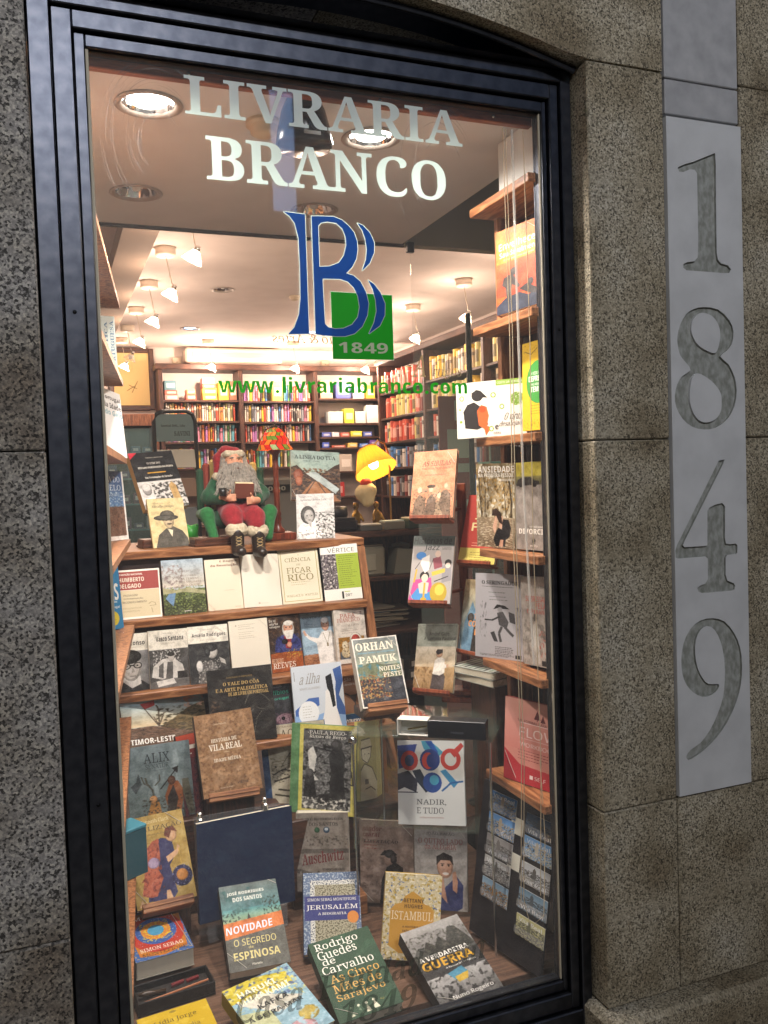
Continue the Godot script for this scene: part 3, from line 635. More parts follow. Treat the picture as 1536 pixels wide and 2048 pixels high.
# ---------------------------------------------------------------- display books
# name: [label, cover colour, spine colour, paint ops, texts [string, cx, cy, w, h, colour, font, slant], corner elastics [x0, y0, x1, y1]]
func covers() -> Dictionary:
	return {
	"india": ["black book with red corner flash and photograph strip, left end of the stand's top board", "1b1b1d", "a9854f", [["p", [0, 0, .2, 0, 0, .12], "c8283a"], ["r", 0, .52, 1, .48, "d9d5cf"], ["n", .3, .55, .7, .45, "4a4744", .06, -.1], ["e", .17, .66, .1, .1, "8f8a86"], ["e", .17, .62, .11, .07, "cfcac4"], ["p", [.02, 1, .06, .8, .3, .8, .36, 1], "f0eeea"], ["p", [.72, .98, .68, .62, .76, .55, .84, .62, .88, .98], "c9a46a"], ["r", .3, .36, .42, .02, "c9962e"]], [["O FIM DO", .5, .2, .3, .035, "e9e3d6", 1], ["ESTADO PORTUGUÊS DA ÍNDIA", .52, .27, .8, .04, "f0eadc", 3], ["Um Testemunho da Invasão", .52, .45, .62, .035, "e9e3d6", 3], ["Francisco Cabral Couto", .55, .1, .4, .022, "cfc7b6", 1], ["MAR DO !", .2, .96, .2, .02, "1a1a1a", 2]], []],
	"ramalho": ["beige book with sepia portrait of a man in a bowler hat on the top board", "d9c38d", "cdb67e", [["p", [.08, 1, .2, .74, .42, .62, .62, .58, .86, .68, .98, .84, 1, 1], "4b453a"], ["p", [.45, .62, .6, .66, .56, .8], "ded3b0"], ["e", .52, .46, .15, .14, "b9a27a"], ["e", .52, .52, .11, .1, "c2ab84"], ["e", .5, .35, .2, .1, "4a4233"], ["e", .46, .4, .34, .06, "3b3529"], ["e", .53, .53, .07, .018, "4a3c2a"], ["e", .46, .455, .025, .012, "3a3024"], ["e", .58, .455, .025, .012, "3a3024"]], [["VIAJAR COM...", .3, .1, .36, .025, "4a4333", 1], ["Ramalho Ortigão", .42, .17, .62, .055, "2b271e", 1, .2]], []],
	"tua": ["landscape book with railway tracks under a pale sky, behind the white portrait book", "a9bfb4", "c5cfc6", [["p", [0, .35, .12, .3, .3, .45, .5, .5, .7, .42, .9, .28, 1, .24, 1, 1, 0, 1], "4b3a30"], ["n", 0, .35, 1, .65, "79583f", .05, -.05], ["n", 0, .4, 1, .6, "2c231f", .09, .05], ["p", [.3, .46, .5, .42, .98, .75, .9, .85], "b9c6c4"], ["p", [.44, .62, .56, .62, 1, 1, .1, 1], "a5714b"], ["l", [.47, .62, .22, 1], .025, "5a4438"], ["l", [.53, .62, .8, 1], .025, "5a4438"], ["e", .15, .5, .1, .12, "8c4a34"], ["e", .16, .62, .07, .1, "a35a3a"]], [["A LINHA DO TUA", .5, .13, .84, .075, "1d2a26", 3], ["(1851 - 2008)", .42, .21, .34, .04, "3c4a44", 1]], [[.02, .8, .12, .98]]],
	"agustina": ["white book with grey portrait of a woman, right end of the stand's top board", "d8d5d0", "c9c5bf", [["p", [.02, 1, .06, .72, .26, .6, .5, .62, .66, .8, .72, 1], "efeeea"], ["n", .5, .42, .5, .58, "55534f", .07, 0.], ["e", .3, .47, .19, .2, "46433f"], ["e", .33, .5, .13, .15, "b5b0a8"], ["e", .28, .49, .02, .012, "3d3a36"], ["e", .4, .49, .02, .012, "3d3a36"], ["e", .35, .585, .04, .01, "6f6a63"], ["p", [.28, .62, .4, .62, .38, .76], "b5b0a8"], ["n", .0, .8, .7, .2, "a9a6a0", .05, .1]], [["VIAJAR COM...", .28, .07, .34, .025, "3a3833", 1], ["Agustina Bessa-Luís", .45, .14, .7, .055, "24221e", 1, .2]], []],
	"delgado": ["cream book with brick red title band, first on the upper ledge", "dccdb0", "e7e0d2", [["r", 0, 0, 1, 1, "efe9dc"], ["r", .04, .04, .93, .37, "9c4640"], ["r", .04, .42, .93, .54, "d2c29f"], ["l", [.72, .72, .78, .68, .86, .7, .88, .75, .74, .76], .012, "9b8c6c"], ["l", [.78, .8, .8, .9], .012, "9b8c6c"]], [["PANTEÃO NACIONAL", .38, .09, .5, .045, "efe6d6", 2], ["HUMBERTO", .38, .2, .55, .085, "e6d9c2", 2], ["DELGADO", .34, .33, .48, .085, "e6d9c2", 2], ["PASSAGEM", .34, .52, .3, .04, "4a4034", 0], ["DETERMINAÇÃO", .4, .59, .42, .04, "4a4034", 0], ["RECONHECIMENTO", .42, .66, .52, .04, "4a4034", 0], ["DESIGNATION", .36, .78, .4, .03, "a39372", 0], ["CONDITION", .34, .84, .34, .03, "a39372", 0]], []],
	"eco": ["shrink wrapped book with green landscape and hazy sky cover on the upper ledge", "b9bfc0", "6d5a48", [["g", 0, 0, 1, .5, "a9b9c4", "d6c9b6"], ["n", 0, .1, .5, .6, "9a8a86", .05, .0], ["g", 0, .55, 1, .45, "5c6a3a", "3b3f27"], ["n", 0, .5, 1, .5, "7d8a4a", .08, .05], ["n", 0, .6, 1, .4, "2e3120", .1, .1], ["p", [.05, .7, .2, .55, .3, .6, .22, .85], "6f8fb0"], ["p", [0, .5, .3, .56, .6, .52, 1, .6, 1, .66, .5, .6, 0, .62], "a8a37c"]], [["UMBERTO ECO", .62, .22, .6, .035, "6d5c50", 1], ["HISTÓRIA", .6, .3, .42, .035, "6d5c50", 1], ["DAS TERRAS", .62, .36, .5, .035, "6d5c50", 1], ["E DOS LUGARES", .62, .42, .62, .035, "6d5c50", 1], ["LENDÁRIOS", .62, .48, .5, .035, "6d5c50", 1], ["gradiva", .55, .95, .16, .03, "f0ece0", 2]], []],
	"revolucao": ["cream book with two line brown title at the top right", "e2d5bd", "d5c6aa", [["t", .5, .62, .4, 1, .04, "a89a80"]], [["E Depois", .68, .05, .5, .05, "7a4a36", 2], ["da Revolução", .55, .13, .78, .06, "7a4a36", 2], ["temas", .85, .95, .16, .02, "a08a70", 0]], [[.02, .86, .2, .99]]],
	"blank1": ["plain ivory book without title beside the cream one with a gold border", "e6dccb", "d9cdb8", [["t", .4, .93, .3, 1, .03, "c5b9a2"]], [["N", .4, .93, .04, .03, "6a6054", 2]], [[.8, .02, .98, .18]]],
	"rico": ["cream book with gold border line and spaced gold capitals", "e0d8bd", "cdbf95", [["r", .05, .04, .9, .92, "a38f4e"], ["r", .065, .05, .87, .9, "e3dbc2"], ["t", .25, .62, .5, 2, .04, "a89b6e"]], [["A", .5, .12, .04, .025, "8a7a44", 1], ["CIÊNCIA", .48, .2, .66, .085, "8a7c4a", 1], ["DE", .48, .3, .1, .03, "8a7a44", 1], ["FICAR", .48, .4, .62, .1, "84753f", 1], ["RICO", .5, .53, .66, .12, "84753f", 1], ["WALLACE D. WATTLES", .5, .86, .78, .04, "8a7c4a", 1]], []],
	"vertice": ["magazine with lime green panel and engraving, last on the upper ledge", "e9e5da", "3a3a36", [["r", 0, 0, 1, .17, "efebe2"], ["r", 0, .17, .4, .63, "6e6468"], ["n", 0, .17, .4, .63, "d8d0c4", .08, .08], ["n", 0, .17, .4, .63, "332e30", .07, .05], ["r", .4, .17, .6, .63, "9fb23c"], ["t", .45, .21, .5, 15, .038, "4f5a22"], ["r", .46, .85, .05, .13, "1d1c1a"], ["r", .53, .85, .16, .015, "9fb23c"]], [["VÉRTICE", .55, .09, .72, .1, "5d5a54", 0], ["207", .64, .92, .18, .05, "3b382f", 3]], []],
	"afonso": ["paperback with grey portrait of a man in thick glasses, first on the middle ledge", "e4dccb", "d9d0bd", [["r", 0, .3, 1, .7, "83807d"], ["p", [0, 1, .1, .88, .4, .8, .78, .82, 1, .92, 1, 1], "2b2927"], ["p", [.22, .8, .34, .7, .74, .74, .76, .88, .5, .94], "cfcac2"], ["e", .5, .58, .27, .24, "b0a89f"], ["e", .47, .4, .32, .12, "26231f"], ["p", [.16, .36, .28, .36, .26, .66, .18, .62], "2a2723"], ["e", .36, .56, .13, .055, "1f1c19"], ["e", .36, .56, .105, .042, "a39b92"], ["e", .68, .555, .12, .055, "1f1c19"], ["e", .68, .555, .095, .042, "a39b92"], ["r", .46, .545, .12, .015, "1f1c19"], ["e", .38, .56, .03, .012, "2a2622"], ["e", .67, .555, .03, .012, "2a2622"], ["p", [.54, .58, .6, .66, .5, .68], "8d857c"], ["r", .46, .73, .16, .012, "6d645c"]], [["Zé Afonso", .55, .16, .7, .085, "1d1a17", 2], ["o canto e a luta de um povo", .5, .24, .6, .025, "a49a88", 0]], []],
	"santana": ["paperback with grey photograph of a man at a desk, second on the middle ledge", "e6decd", "d9d0bd", [["r", 0, .34, 1, .66, "4a4744"], ["n", .1, .34, .7, .3, "c9c4bc", .09, .05], ["p", [.05, .8, .1, .62, .34, .5, .62, .5, .84, .62, .92, .84, .5, .9], "d4cec5"], ["p", [.24, .62, .36, .56, .34, .84, .22, .8], "5d5955"], ["p", [.46, .56, .6, .56, .58, .86, .4, .84], "5d5955"], ["e", .56, .48, .08, .075, "b9b1a8"], ["e", .56, .43, .09, .035, "26231f"], ["p", [.0, .9, .4, .84, 1, .86, 1, 1, 0, 1], "6e6a66"], ["p", [.16, .88, .6, .85, .66, .94, .2, .98], "e4e0d8"], ["r", .7, .74, .25, .12, "2b2826"]], [["Vasco Santana", .54, .15, .7, .085, "1d1a17", 2], ["o bem amado", .5, .23, .34, .025, "b5ab98", 0], ["TREZE CANTIGAS", .5, .06, .26, .018, "6a6256", 0]], []],
	"amalia": ["paperback with grey stage photograph of a woman, third on the middle ledge", "e6decd", "d9d0bd", [["r", 0, .3, 1, .7, "2a2826"], ["n", .2, .3, .8, .5, "3d3a37", .04, .0], ["p", [.22, 1, .34, .66, .52, .6, .68, .72, .74, 1], "5a5652"], ["n", .2, .6, .56, .4, "a8a299", .09, .08], ["e", .57, .46, .14, .12, "b5aea4"], ["e", .54, .39, .18, .07, "1a1816"], ["e", .46, .46, .07, .09, "1a1816"], ["p", [.74, .56, .88, .62, .9, .7, .78, .66], "b5aea4"], ["e", .25, .7, .08, .1, "d4cec5"]], [["Amália Rodrigues", .52, .17, .84, .085, "1d1a17", 2], ["a voz de um povo", .5, .25, .4, .025, "a49a88", 0], ["TREZE CANTIGAS", .5, .07, .26, .018, "6a6256", 0]], [[.68, .01, .98, .2]]],
	"blank2": ["ivory book with small faint lines of text, middle ledge, fourth along", "e6dcc9", "d6cab3", [["e", .18, .09, .02, .014, "b5aa95"], ["t", .24, .08, .5, 3, .035, "b0a48e"], ["t", .24, .21, .45, 4, .035, "b8ac96"]], [], [[.78, .01, .98, .16]]],
	"reeves": ["book with a white bearded man in a blue jacket on a dark ground", "3a2c25", "2c211c", [["n", 0, 0, 1, .5, "57402f", .04, .0], ["p", [0, 1, 0, .66, 1, .64, 1, 1], "a8582c"], ["n", 0, .64, 1, .36, "8a431f", .05, .05, 4.], ["p", [.14, .64, .2, .42, .4, .34, .78, .32, .98, .46, 1, .66], "3a3f78"], ["n", .14, .34, .86, .3, "252a55", .06, .05], ["p", [.46, .36, .7, .36, .66, .6, .5, .58], "8f2a30"], ["e", .62, .24, .19, .16, "ddd4c8"], ["e", .62, .21, .15, .12, "cf9272"], ["e", .64, .13, .16, .05, "e4dcd0"], ["p", [.46, .26, .78, .26, .72, .42, .54, .42], "e6dfd4"], ["e", .56, .205, .025, .012, "4a2f25"], ["e", .68, .205, .025, .012, "4a2f25"], ["e", .48, .46, .09, .05, "1c1716"], ["e", .62, .52, .08, .05, "cf9272"], ["n", .5, .6, .5, .16, "c9a83c", .09, .15]], [["Eu vi", .14, .06, .2, .05, "ece4d4", 0], ["uma flor", .18, .12, .28, .05, "ece4d4", 0], ["selvagem", .2, .18, .32, .05, "ece4d4", 0], ["HUBERT", .2, .79, .36, .07, "e8c9a8", 1], ["REEVES", .4, .88, .7, .1, "f2ead9", 1]], []],
	"medo": ["pale blue book with a man in white robes raising his hand", "9db6c6", "c7d2d8", [["p", [0, .8, 1, .78, 1, 1, 0, 1], "a9714c"], ["n", 0, .78, .5, .22, "7c4a30", .05, .05, 3.], ["p", [.46, 1, .42, .56, .6, .38, .88, .36, 1, .5, 1, 1], "eae4dc"], ["p", [.44, .6, .2, .5, .1, .42, .14, .38, .26, .46, .5, .5], "eae4dc"], ["p", [.1, .44, .04, .34, .1, .32, .16, .42], "d3a186"], ["e", .72, .24, .12, .13, "d3a186"], ["e", .72, .16, .12, .06, "f2eee8"], ["e", .67, .23, .018, .01, "3b2c25"], ["e", .78, .23, .018, .01, "3b2c25"], ["r", .67, .29, .1, .01, "9c5f4e"], ["l", [.64, .4, .74, .62, .84, .4], .012, "8a7a5a"], ["r", .72, .6, .05, .07, "8a7a5a"], ["t", .1, .22, .3, 4, .03, "5c7584"], ["t", .08, .66, .2, 3, .03, "5c7584"]], [["NÃO TEMOS MEDO", .48, .09, .86, .05, "1f3a4d", 3]], []],
	"papa": ["white book with red serif title and a painted icon, last on the middle ledge", "ddd2c4", "cbbfae", [["t", .2, .36, .6, 3, .04, "9d8c7c"], ["r", .08, .52, .84, .4, "a9762f"], ["e", .64, .58, .2, .14, "e6dccb"], ["e", .64, .58, .14, .1, "b3362c"], ["e", .28, .66, .1, .08, "e2d3b0"], ["r", .1, .78, .8, .14, "4d5968"], ["e", .3, .8, .16, .1, "d9c39a"], ["n", .08, .52, .84, .4, "5a4422", .08, .2]], [["PAPA", .44, .12, .5, .08, "a8483a", 1], ["FRANCISCO", .46, .2, .74, .07, "a8483a", 1], ["LOUVAI A DEUS", .5, .3, .56, .035, "6e5a4c", 1], ["8", .88, .08, .06, .05, "5a2a24", 3]], []],
	"timor": ["landscape book with a flag and driftwood on a beach, left on the lowest ledge", "c9c4b4", "8a6a52", [["g", 0, 0, 1, .6, "8fb4c9", "d9bf95"], ["p", [.45, .62, .6, .5, .8, .3, 1, .2, 1, 1, .3, 1], "6d5a3a"], ["n", .4, .25, .6, .75, "3f3722", .06, .05], ["n", .75, .05, .25, .3, "d9a98c", .04, .05], ["p", [0, .62, .35, .6, .5, .66, 1, .86, 1, 1, 0, 1], "6f5340"], ["n", 0, .6, 1, .4, "3c2e24", .07, .08, 2.], ["l", [.24, .16, .42, .62], .012, "3c2f24"], ["p", [.23, .15, .4, .1, .4, .2, .28, .26], "b0352e"], ["l", [.42, .62, .44, .3, .42, .2], .018, "4a3b2c"], ["l", [.42, .62, .5, .36], .014, "4a3b2c"], ["l", [.42, .6, .37, .42], .012, "4a3b2c"]], [["TIMOR-LESTE", .33, .88, .52, .1, "f5f1e8", 2], ["SARES NOVAIS CO", .8, .13, .28, .035, "cfa08a", 0]], []],
	"coa": ["glossy black book with gold title and engraved animal lines on the lowest ledge", "25221f", "1b1917", [["l", [.55, .5, .62, .38, .74, .34, .86, .42, .94, .5], .008, "8d8577"], ["l", [.4, .78, .5, .6, .6, .66, .7, .56, .84, .6], .008, "8d8577"], ["l", [.3, .7, .44, .74, .6, .7], .007, "8d8577"], ["l", [.66, .9, .72, .7, .8, .62], .007, "8d8577"], ["n", 0, .42, .2, .4, "5c4636", .06, .05], ["n", 0, 0, 1, 1, "35312d", .02, .1]], [["O PASSADO É PRESENTE", .5, .12, .4, .025, "a98c52", 1], ["O VALE DO CÔA", .52, .2, .56, .06, "c9a868", 3], ["E A ARTE PALEOLÍTICA", .52, .28, .8, .06, "c9a868", 3], ["DE AR LIVRE EM PORTUGAL", .62, .35, .62, .045, "c9a868", 3]], []],
	"anfibios": ["dark grey field guide with green title and a pink toad on the lowest ledge", "37373a", "2b2b2d", [["e", .75, .86, .3, .12, "a98791"], ["n", .4, .72, .6, .28, "6e4a58", .09, .05], ["e", .7, .84, .06, .04, "1d1b1c"]], [["Anfíbios", .56, .28, .8, .09, "3fbf9a", 0], ["e Répteis", .5, .16, .5, .05, "a9a9aa", 0], ["de Portugal", .56, .42, .76, .065, "3fbf9a", 0]], []],
	"ilha": ["white book with blue shapes and a long haired woman from behind, lowest ledge", "d4dae0", "c2c9d2", [["p", [.82, .1, .98, .06, 1, .3, .9, .5, 1, .7, 1, 1, .84, 1, .8, .6, .86, .3], "44639f"], ["p", [.02, .66, .3, .5, .5, .5, .5, .62, .24, .74, .02, .9], "4a6cb0"], ["p", [.0, .74, .3, .8, .6, .74, 1, .82, 1, 1, 0, 1], "8fb0da"], ["p", [.64, .42, .76, .36, .84, .44, .84, .7, .92, 1, .48, 1, .6, .7], "efece6"], ["p", [.66, .2, .78, .16, .8, .36, .82, .66, .76, .68, .72, .44, .68, .38], "1f2126"], ["e", .28, .72, .2, .18, "f2f2f0"], ["t", .16, .62, .24, 5, .04, "b9b4aa"], ["p", [.14, 1, .3, .9, .5, 1], "8a6c3a"]], [["a ilha", .36, .2, .4, .16, "9a968e", 1, .3], ["MARTE ALVARINO", .34, .35, .4, .035, "a8a39a", 0], ["l", .05, .15, .01, .14, "6e6a62", 0]], []],
	"sao": ["thin brown book with white title at the right end of the lowest ledge", "9a7358", "7c5a44", [["l", [.1, .5, .5, .62, .9, .5], .04, "35302e"], ["l", [.5, .62, .7, .95], .05, "35302e"], ["p", [.3, .56, .7, .56, .6, .8], "504a48"]], [["São por", .5, .18, .8, .1, "f0e4d6", 0], ["desde longe", .5, .3, .8, .07, "f0e4d6", 0]], []],
	"vilareal": ["brown leather textured book with white title standing on a wooden easel", "8f6a47", "4a3526", [["n", 0, 0, 1, 1, "a57e58", .03, .0], ["n", 0, 0, 1, 1, "775436", .08, .1]], [["Título Regional", .42, .14, .22, .025, "d9c3a4", 1], ["HISTÓRIA DE", .46, .33, .44, .055, "e8d8bf", 3], ["VILA REAL", .47, .42, .56, .075, "efe2cc", 3], ["—", .48, .49, .1, .006, "c9ad85", 1], ["IDADE MÉDIA", .48, .57, .46, .05, "e8d8bf", 3], ["A CULTURA", .68, .88, .18, .03, "3a281b", 2], ["Câmara Municipal", .4, .91, .22, .018, "d9c3a4", 0]], []],
	"alix": ["grey blue comic album with hunters and stags behind the beige one", "7c8a8c", "6a7678", [["g", 0, 0, 1, 1, "7f8e90", "5f6b68"], ["n", .3, .1, .7, .6, "97a4a4", .02, .05, .3], ["l", [.4, .98, .38, .6, .3, .5, .28, .42], .03, "4c4a40"], ["l", [.34, .54, .26, .5, .22, .4], .02, "4c4a40"], ["l", [.42, .54, .5, .48, .5, .4], .02, "4c4a40"], ["p", [.05, .52, .14, .46, .18, .34, .22, .5, .12, .62], "42494a"], ["p", [.56, .7, .66, .5, .78, .52, .86, .66, .8, .9, .6, .9], "8c4f2b"], ["p", [.6, .72, .7, .56, .76, .74, .7, .95, .58, .95], "2f2723"], ["l", [.5, .6, .76, .36], .018, "1f1c1a"], ["p", [.7, .34, .8, .32, .78, .42], "1f1c1a"], ["p", [.26, .95, .34, .76, .46, .74, .5, .95], "b07a3c"], ["e", .38, .72, .06, .05, "c98d55"], ["e", .68, .5, .06, .06, "5a3520"], ["p", [.84, .98, .84, .5, .94, .5, 1, .98], "5f5a48"], ["n", .2, .7, .8, .3, "3b352c", .09, .1]], [["ALIX", .48, .17, .4, .13, "20292c", 1], ["SENATOR", .48, .28, .36, .06, "20292c", 1], ["la puissance et l'éternité", .46, .34, .36, .02, "3f4a4d", 1]], []],
	"maroon": ["dark red book half hidden behind the brown leather one", "5a2a2e", "43201f", [["g", 0, 0, 1, .3, "b04a34", "6a2f35"], ["n", 0, .3, 1, .7, "3a1d28", .05, .05], ["r", .1, .14, .7, .05, "e2d8c8"]], [["T", .4, .28, .3, .08, "d9cfc0", 2]], []],
	"black": ["cream comic album with sketched birds and dark blue spine", "c4b9a0", "2f4a6e", [["r", 0, 0, .1, 1, "2f4a6e"], ["n", .12, .4, .88, .2, "8f8468", .06, .05, 3.], ["l", [.14, .62, .3, .56, .5, .6, .7, .54], .02, "3d3528"], ["l", [.16, .7, .4, .66, .6, .7], .03, "3d3528"], ["n", .12, .5, .8, .22, "2f291f", .08, .2, 2.], ["l", [.2, .8, .44, .84, .52, .96], .03, "3d3528"], ["l", [.14, .86, .36, .9, .42, 1], .03, "3d3528"], ["l", [.5, .44, .7, .5, .9, .46], .012, "3d3528"], ["l", [.3, .5, .44, .36], .01, "5a503c"]], [["BLACKSAD", .52, .13, .8, .13, "4d4434", 1], ["DÍAZ CANALES", .36, .03, .36, .025, "6d6450", 0]], []],
	"rego": ["yellow bordered album with dark animal etching and green cloth spine", "d7c964", "5f8a5a", [["r", 0, 0, .13, 1, "5f8a5a"], ["r", .19, .05, .74, .9, "5b5a58"], ["n", .19, .16, .74, .7, "8b8a86", .12, .0], ["n", .19, .05, .74, .9, "1e1d1c", .05, .12], ["p", [.6, .9, .62, .5, .58, .34, .66, .24, .76, .24, .84, .34, .82, .56, .86, .9], "2a2928"], ["e", .7, .22, .09, .06, "3a3836"], ["l", [.4, .26, .7, .3], .03, "2a2928"], ["p", [.26, .3, .34, .24, .4, .36, .36, .56, .44, .62, .34, .64, .28, .46], "dcd8ce"], ["p", [.2, .84, .24, .56, .36, .56, .42, .84], "262524"], ["e", .3, .54, .06, .04, "4a4846"], ["p", [.4, .9, .46, .78, .6, .76, .66, .84, .6, .92], "262524"], ["l", [.84, .62, .96, .66, .93, .5], .02, "2a2928"], ["n", .19, .82, .74, .13, "d0ccc2", .08, .0]], [["-PAULA REGO-", .55, .085, .6, .04, "e9e4d6", 1], ["Rimas de Berço", .56, .135, .56, .045, "efeadd", 1, .25]], []],
	"koinsky": ["pale green book with navy title block behind the yellow bordered album", "b9b48a", "a39e76", [["r", .5, .0, .5, .3, "22405f"]], [["KOINSKY", .76, .12, .46, .09, "e6e4da", 2]], []],
	"soldier": ["olive green album with a line drawing of a soldier inside the glass case", "a9a468", "c9bf6a", [["r", .62, 0, .16, 1, "c2bc7a"], ["r", .78, 0, .22, 1, "7a4a2e"], ["p", [.08, .6, .2, .54, .46, .6, .62, .76, .6, 1, .02, 1], "c7c2a4"], ["e", .26, .4, .18, .13, "d6d0b4"], ["p", [.08, .34, .12, .24, .42, .22, .48, .34], "c7c2a4"], ["l", [.08, .35, .48, .33], .025, "2c2a22"], ["l", [.1, .24, .42, .22], .02, "2c2a22"], ["l", [.1, .35, .12, .48, .3, .54, .42, .46, .46, .34], .02, "2c2a22"], ["l", [.06, .62, .2, .54, .46, .6, .62, .78], .02, "2c2a22"], ["l", [.2, .86, .4, .84, .56, .9], .02, "2c2a22"], ["r", .2, .74, .12, .06, "3b3a30"], ["l", [.2, .42, .24, .42], .02, "2c2a22"], ["l", [.34, .42, .38, .42], .02, "2c2a22"]], [], []],
	"orhan": ["thick white edged novel with big cream title and village scene on an easel", "3d4042", "ddd6c8", [["r", 0, 0, 1, 1, "e4ddd0"], ["r", .03, .02, .94, .96, "45484a"], ["g", .03, .02, .94, .4, "777b78", "9aa08c"], ["p", [.03, .42, .4, .36, .7, .44, .97, .4, .97, .7, .03, .7], "6d7358"], ["n", .03, .38, .94, .24, "4a7a84", .03, .1], ["r", .03, .6, .94, .38, "33343a"], ["n", .03, .54, .66, .34, "a98448", .08, .0], ["n", .03, .54, .66, .34, "8a3a28", .09, .15], ["n", .03, .58, .66, .34, "d9c08a", .12, .25], ["n", .5, .6, .47, .36, "4a4b50", .03, .0]], [["ORHAN", .48, .13, .84, .115, "ece2ca", 3], ["PRÉMIO NOBEL DA LITERATURA", .5, .22, .8, .025, "6fa3b5", 2], ["PAMUK", .5, .32, .82, .1, "ece2ca", 3], ["NOITES", .72, .47, .46, .065, "ece2ca", 3], ["de", .5, .56, .1, .045, "8fb39a", 1, .2], ["PESTE", .76, .56, .4, .065, "ece2ca", 3], ["PRESENÇA", .5, .95, .18, .02, "ece2ca", 2]], [[.78, .01, .98, .18]]],
	"sibilas": ["salmon pink book with engraved group portrait, top of the post stand", "cf8d68", "b87a58", [["n", .08, .56, .84, .42, "9b7f66", .05, .0], ["p", [.04, 1, .1, .72, .2, .64, .34, .72, .38, 1], "7f6652"], ["e", .2, .58, .055, .05, "d6b592"], ["p", [.34, 1, .38, .72, .48, .64, .58, .72, .6, 1], "6c5645"], ["e", .46, .58, .06, .05, "cfae8c"], ["e", .46, .53, .1, .025, "4f4033"], ["p", [.56, 1, .6, .78, .7, .7, .78, .78, .8, 1], "a58a6e"], ["e", .66, .67, .05, .045, "d9bb98"], ["p", [.66, .8, .7, .62, .82, .58, .92, .66, .94, .98, .8, 1], "7a6350"], ["e", .8, .53, .05, .045, "cfae8c"], ["n", .02, .6, .96, .4, "3f342a", .1, .2]], [["AS SIBILAS", .55, .19, .66, .075, "55201a", 1, .2], ["DIÁLOGOS EM SFUMATO", .54, .26, .66, .035, "6a2f24", 1, .15], ["MÓNICA BALDAQUE", .54, .36, .5, .035, "8a5040", 1, .2]], [[.78, .02, .97, .2]]],
	"jazz": ["grey comic book with cartoon jazz musicians, middle of the post stand", "aaa29c", "8d857f", [["r", 0, 0, 1, .14, "5f655f"], ["r", 0, .14, 1, .02, "7c807a"], ["p", [.0, .95, .1, .66, .5, .62, .6, .99, 0, 1], "c2528c"], ["p", [.04, .92, .2, .78, .46, .84, .6, .8, .62, .94, .3, 1], "4f8cc4"], ["e", .34, .6, .11, .07, "2c2826"], ["e", .35, .63, .08, .06, "e0c8b4"], ["p", [.2, .72, .32, .68, .46, .7, .44, .86, .26, .86], "d9c3b4"], ["l", [.36, .7, .36, .92], .04, "c9a13c"], ["e", .36, .94, .07, .025, "c9a13c"], ["e", .22, .3, .12, .06, "4a82c0"], ["p", [.24, .34, .42, .28, .44, .5, .34, .56, .22, .42], "e4dcd2"], ["l", [.14, .5, .1, .7], .04, "c9a13c"], ["p", [.5, .34, .68, .3, .76, .46, .56, .5], "8a4a52"], ["e", .62, .27, .07, .05, "cdb2a0"], ["p", [.74, .44, .96, .42, .98, .66, .76, .7], "8f8a8c"], ["e", .88, .4, .08, .05, "2c2826"], ["e", .88, .44, .06, .04, "dcc6b6"], ["e", .7, .84, .2, .15, "b59a34"], ["e", .72, .8, .11, .08, "d9bf52"], ["p", [.5, .54, .82, .48, .82, .54, .52, .6], "cdb14a"], ["l", [.58, .68, .9, .6], .02, "3a3634"], ["l", [.2, .4, .1, .5], .014, "3a3634"], ["l", [.44, .5, .52, .34], .012, "3a3634"]], [["Histórias de", .48, .07, .9, .11, "1d1f1d", 0, .1], ["Jazz", .46, .18, .36, .11, "1d1f1d", 0, .1], ["SANTOS", .82, .19, .22, .04, "3a3c3a", 0]], [[.02, .84, .14, .99]]],
	"gide": ["cream novel with a girl in a field, bottom of the post stand", "cfc3ab", "b8a98e", [["r", 0, 0, 1, .34, "9da090"], ["g", 0, .34, 1, .3, "cfc2ac", "c0a988"], ["g", 0, .64, 1, .36, "b08f64", "8d6c45"], ["n", 0, .64, .5, .36, "7a5a38", .06, .05, .5], ["p", [.42, 1, .46, .76, .5, .7, .72, .7, .78, .78, .76, 1], "4a3f3c"], ["p", [.46, .74, .5, .54, .6, .48, .74, .52, .76, .72, .64, .76], "e0d8cb"], ["p", [.6, .6, .8, .6, .82, .64, .64, .68], "e0d8cb"], ["e", .6, .44, .08, .06, "b98f70"], ["p", [.5, .42, .54, .38, .68, .38, .68, .43, .56, .46], "2d2724"], ["e", .82, .62, .03, .025, "c79c7e"]], [["Novos Grandes · História mínima do género", .52, .03, .8, .02, "2f302a", 0], ["André Gide", .56, .15, .5, .055, "2a2a24", 0], ["A Sinfonia Pastoral", .58, .22, .8, .055, "2a2a24", 0], ["retrato de uma jovem cega", .5, .3, .4, .018, "7a705f", 0]], [[.02, .76, .2, .99]]],
	"jf": ["red book with yellow foot band on the far side of the post stand", "b5483e", "a3392f", [["r", 0, .78, 1, .22, "d2c268"], ["t", .3, .84, .6, 4, .035, "6a5d2c"], ["r", .3, .7, .5, .012, "e0a68c"], ["r", .3, .74, .5, .012, "e0a68c"]], [["J", .34, .3, .12, .12, "ead9a0", 2], ["F", .3, .47, .14, .12, "ead9a0", 2]], []],
	"conde": ["blue and cream book with orange capitals under the red one", "a9906a", "8a7455", [["g", 0, 0, .55, 1, "c9b389", "6a8ea8"], ["p", [.1, 1, .12, .6, .3, .3, .5, .5, .5, 1], "6f93ac"], ["p", [.4, 1, .44, .5, .6, .3, .8, .4, 1, .6, 1, 1], "3a3330"], ["e", .3, .52, .1, .06, "3f3833"]], [["TU", .5, .5, .2, .07, "e0923c", 2], ["CONTA", .55, .6, .6, .08, "e89a45", 2], ["DE", .62, .71, .3, .08, "e89a45", 2]], [[.02, .8, .14, .99]]],
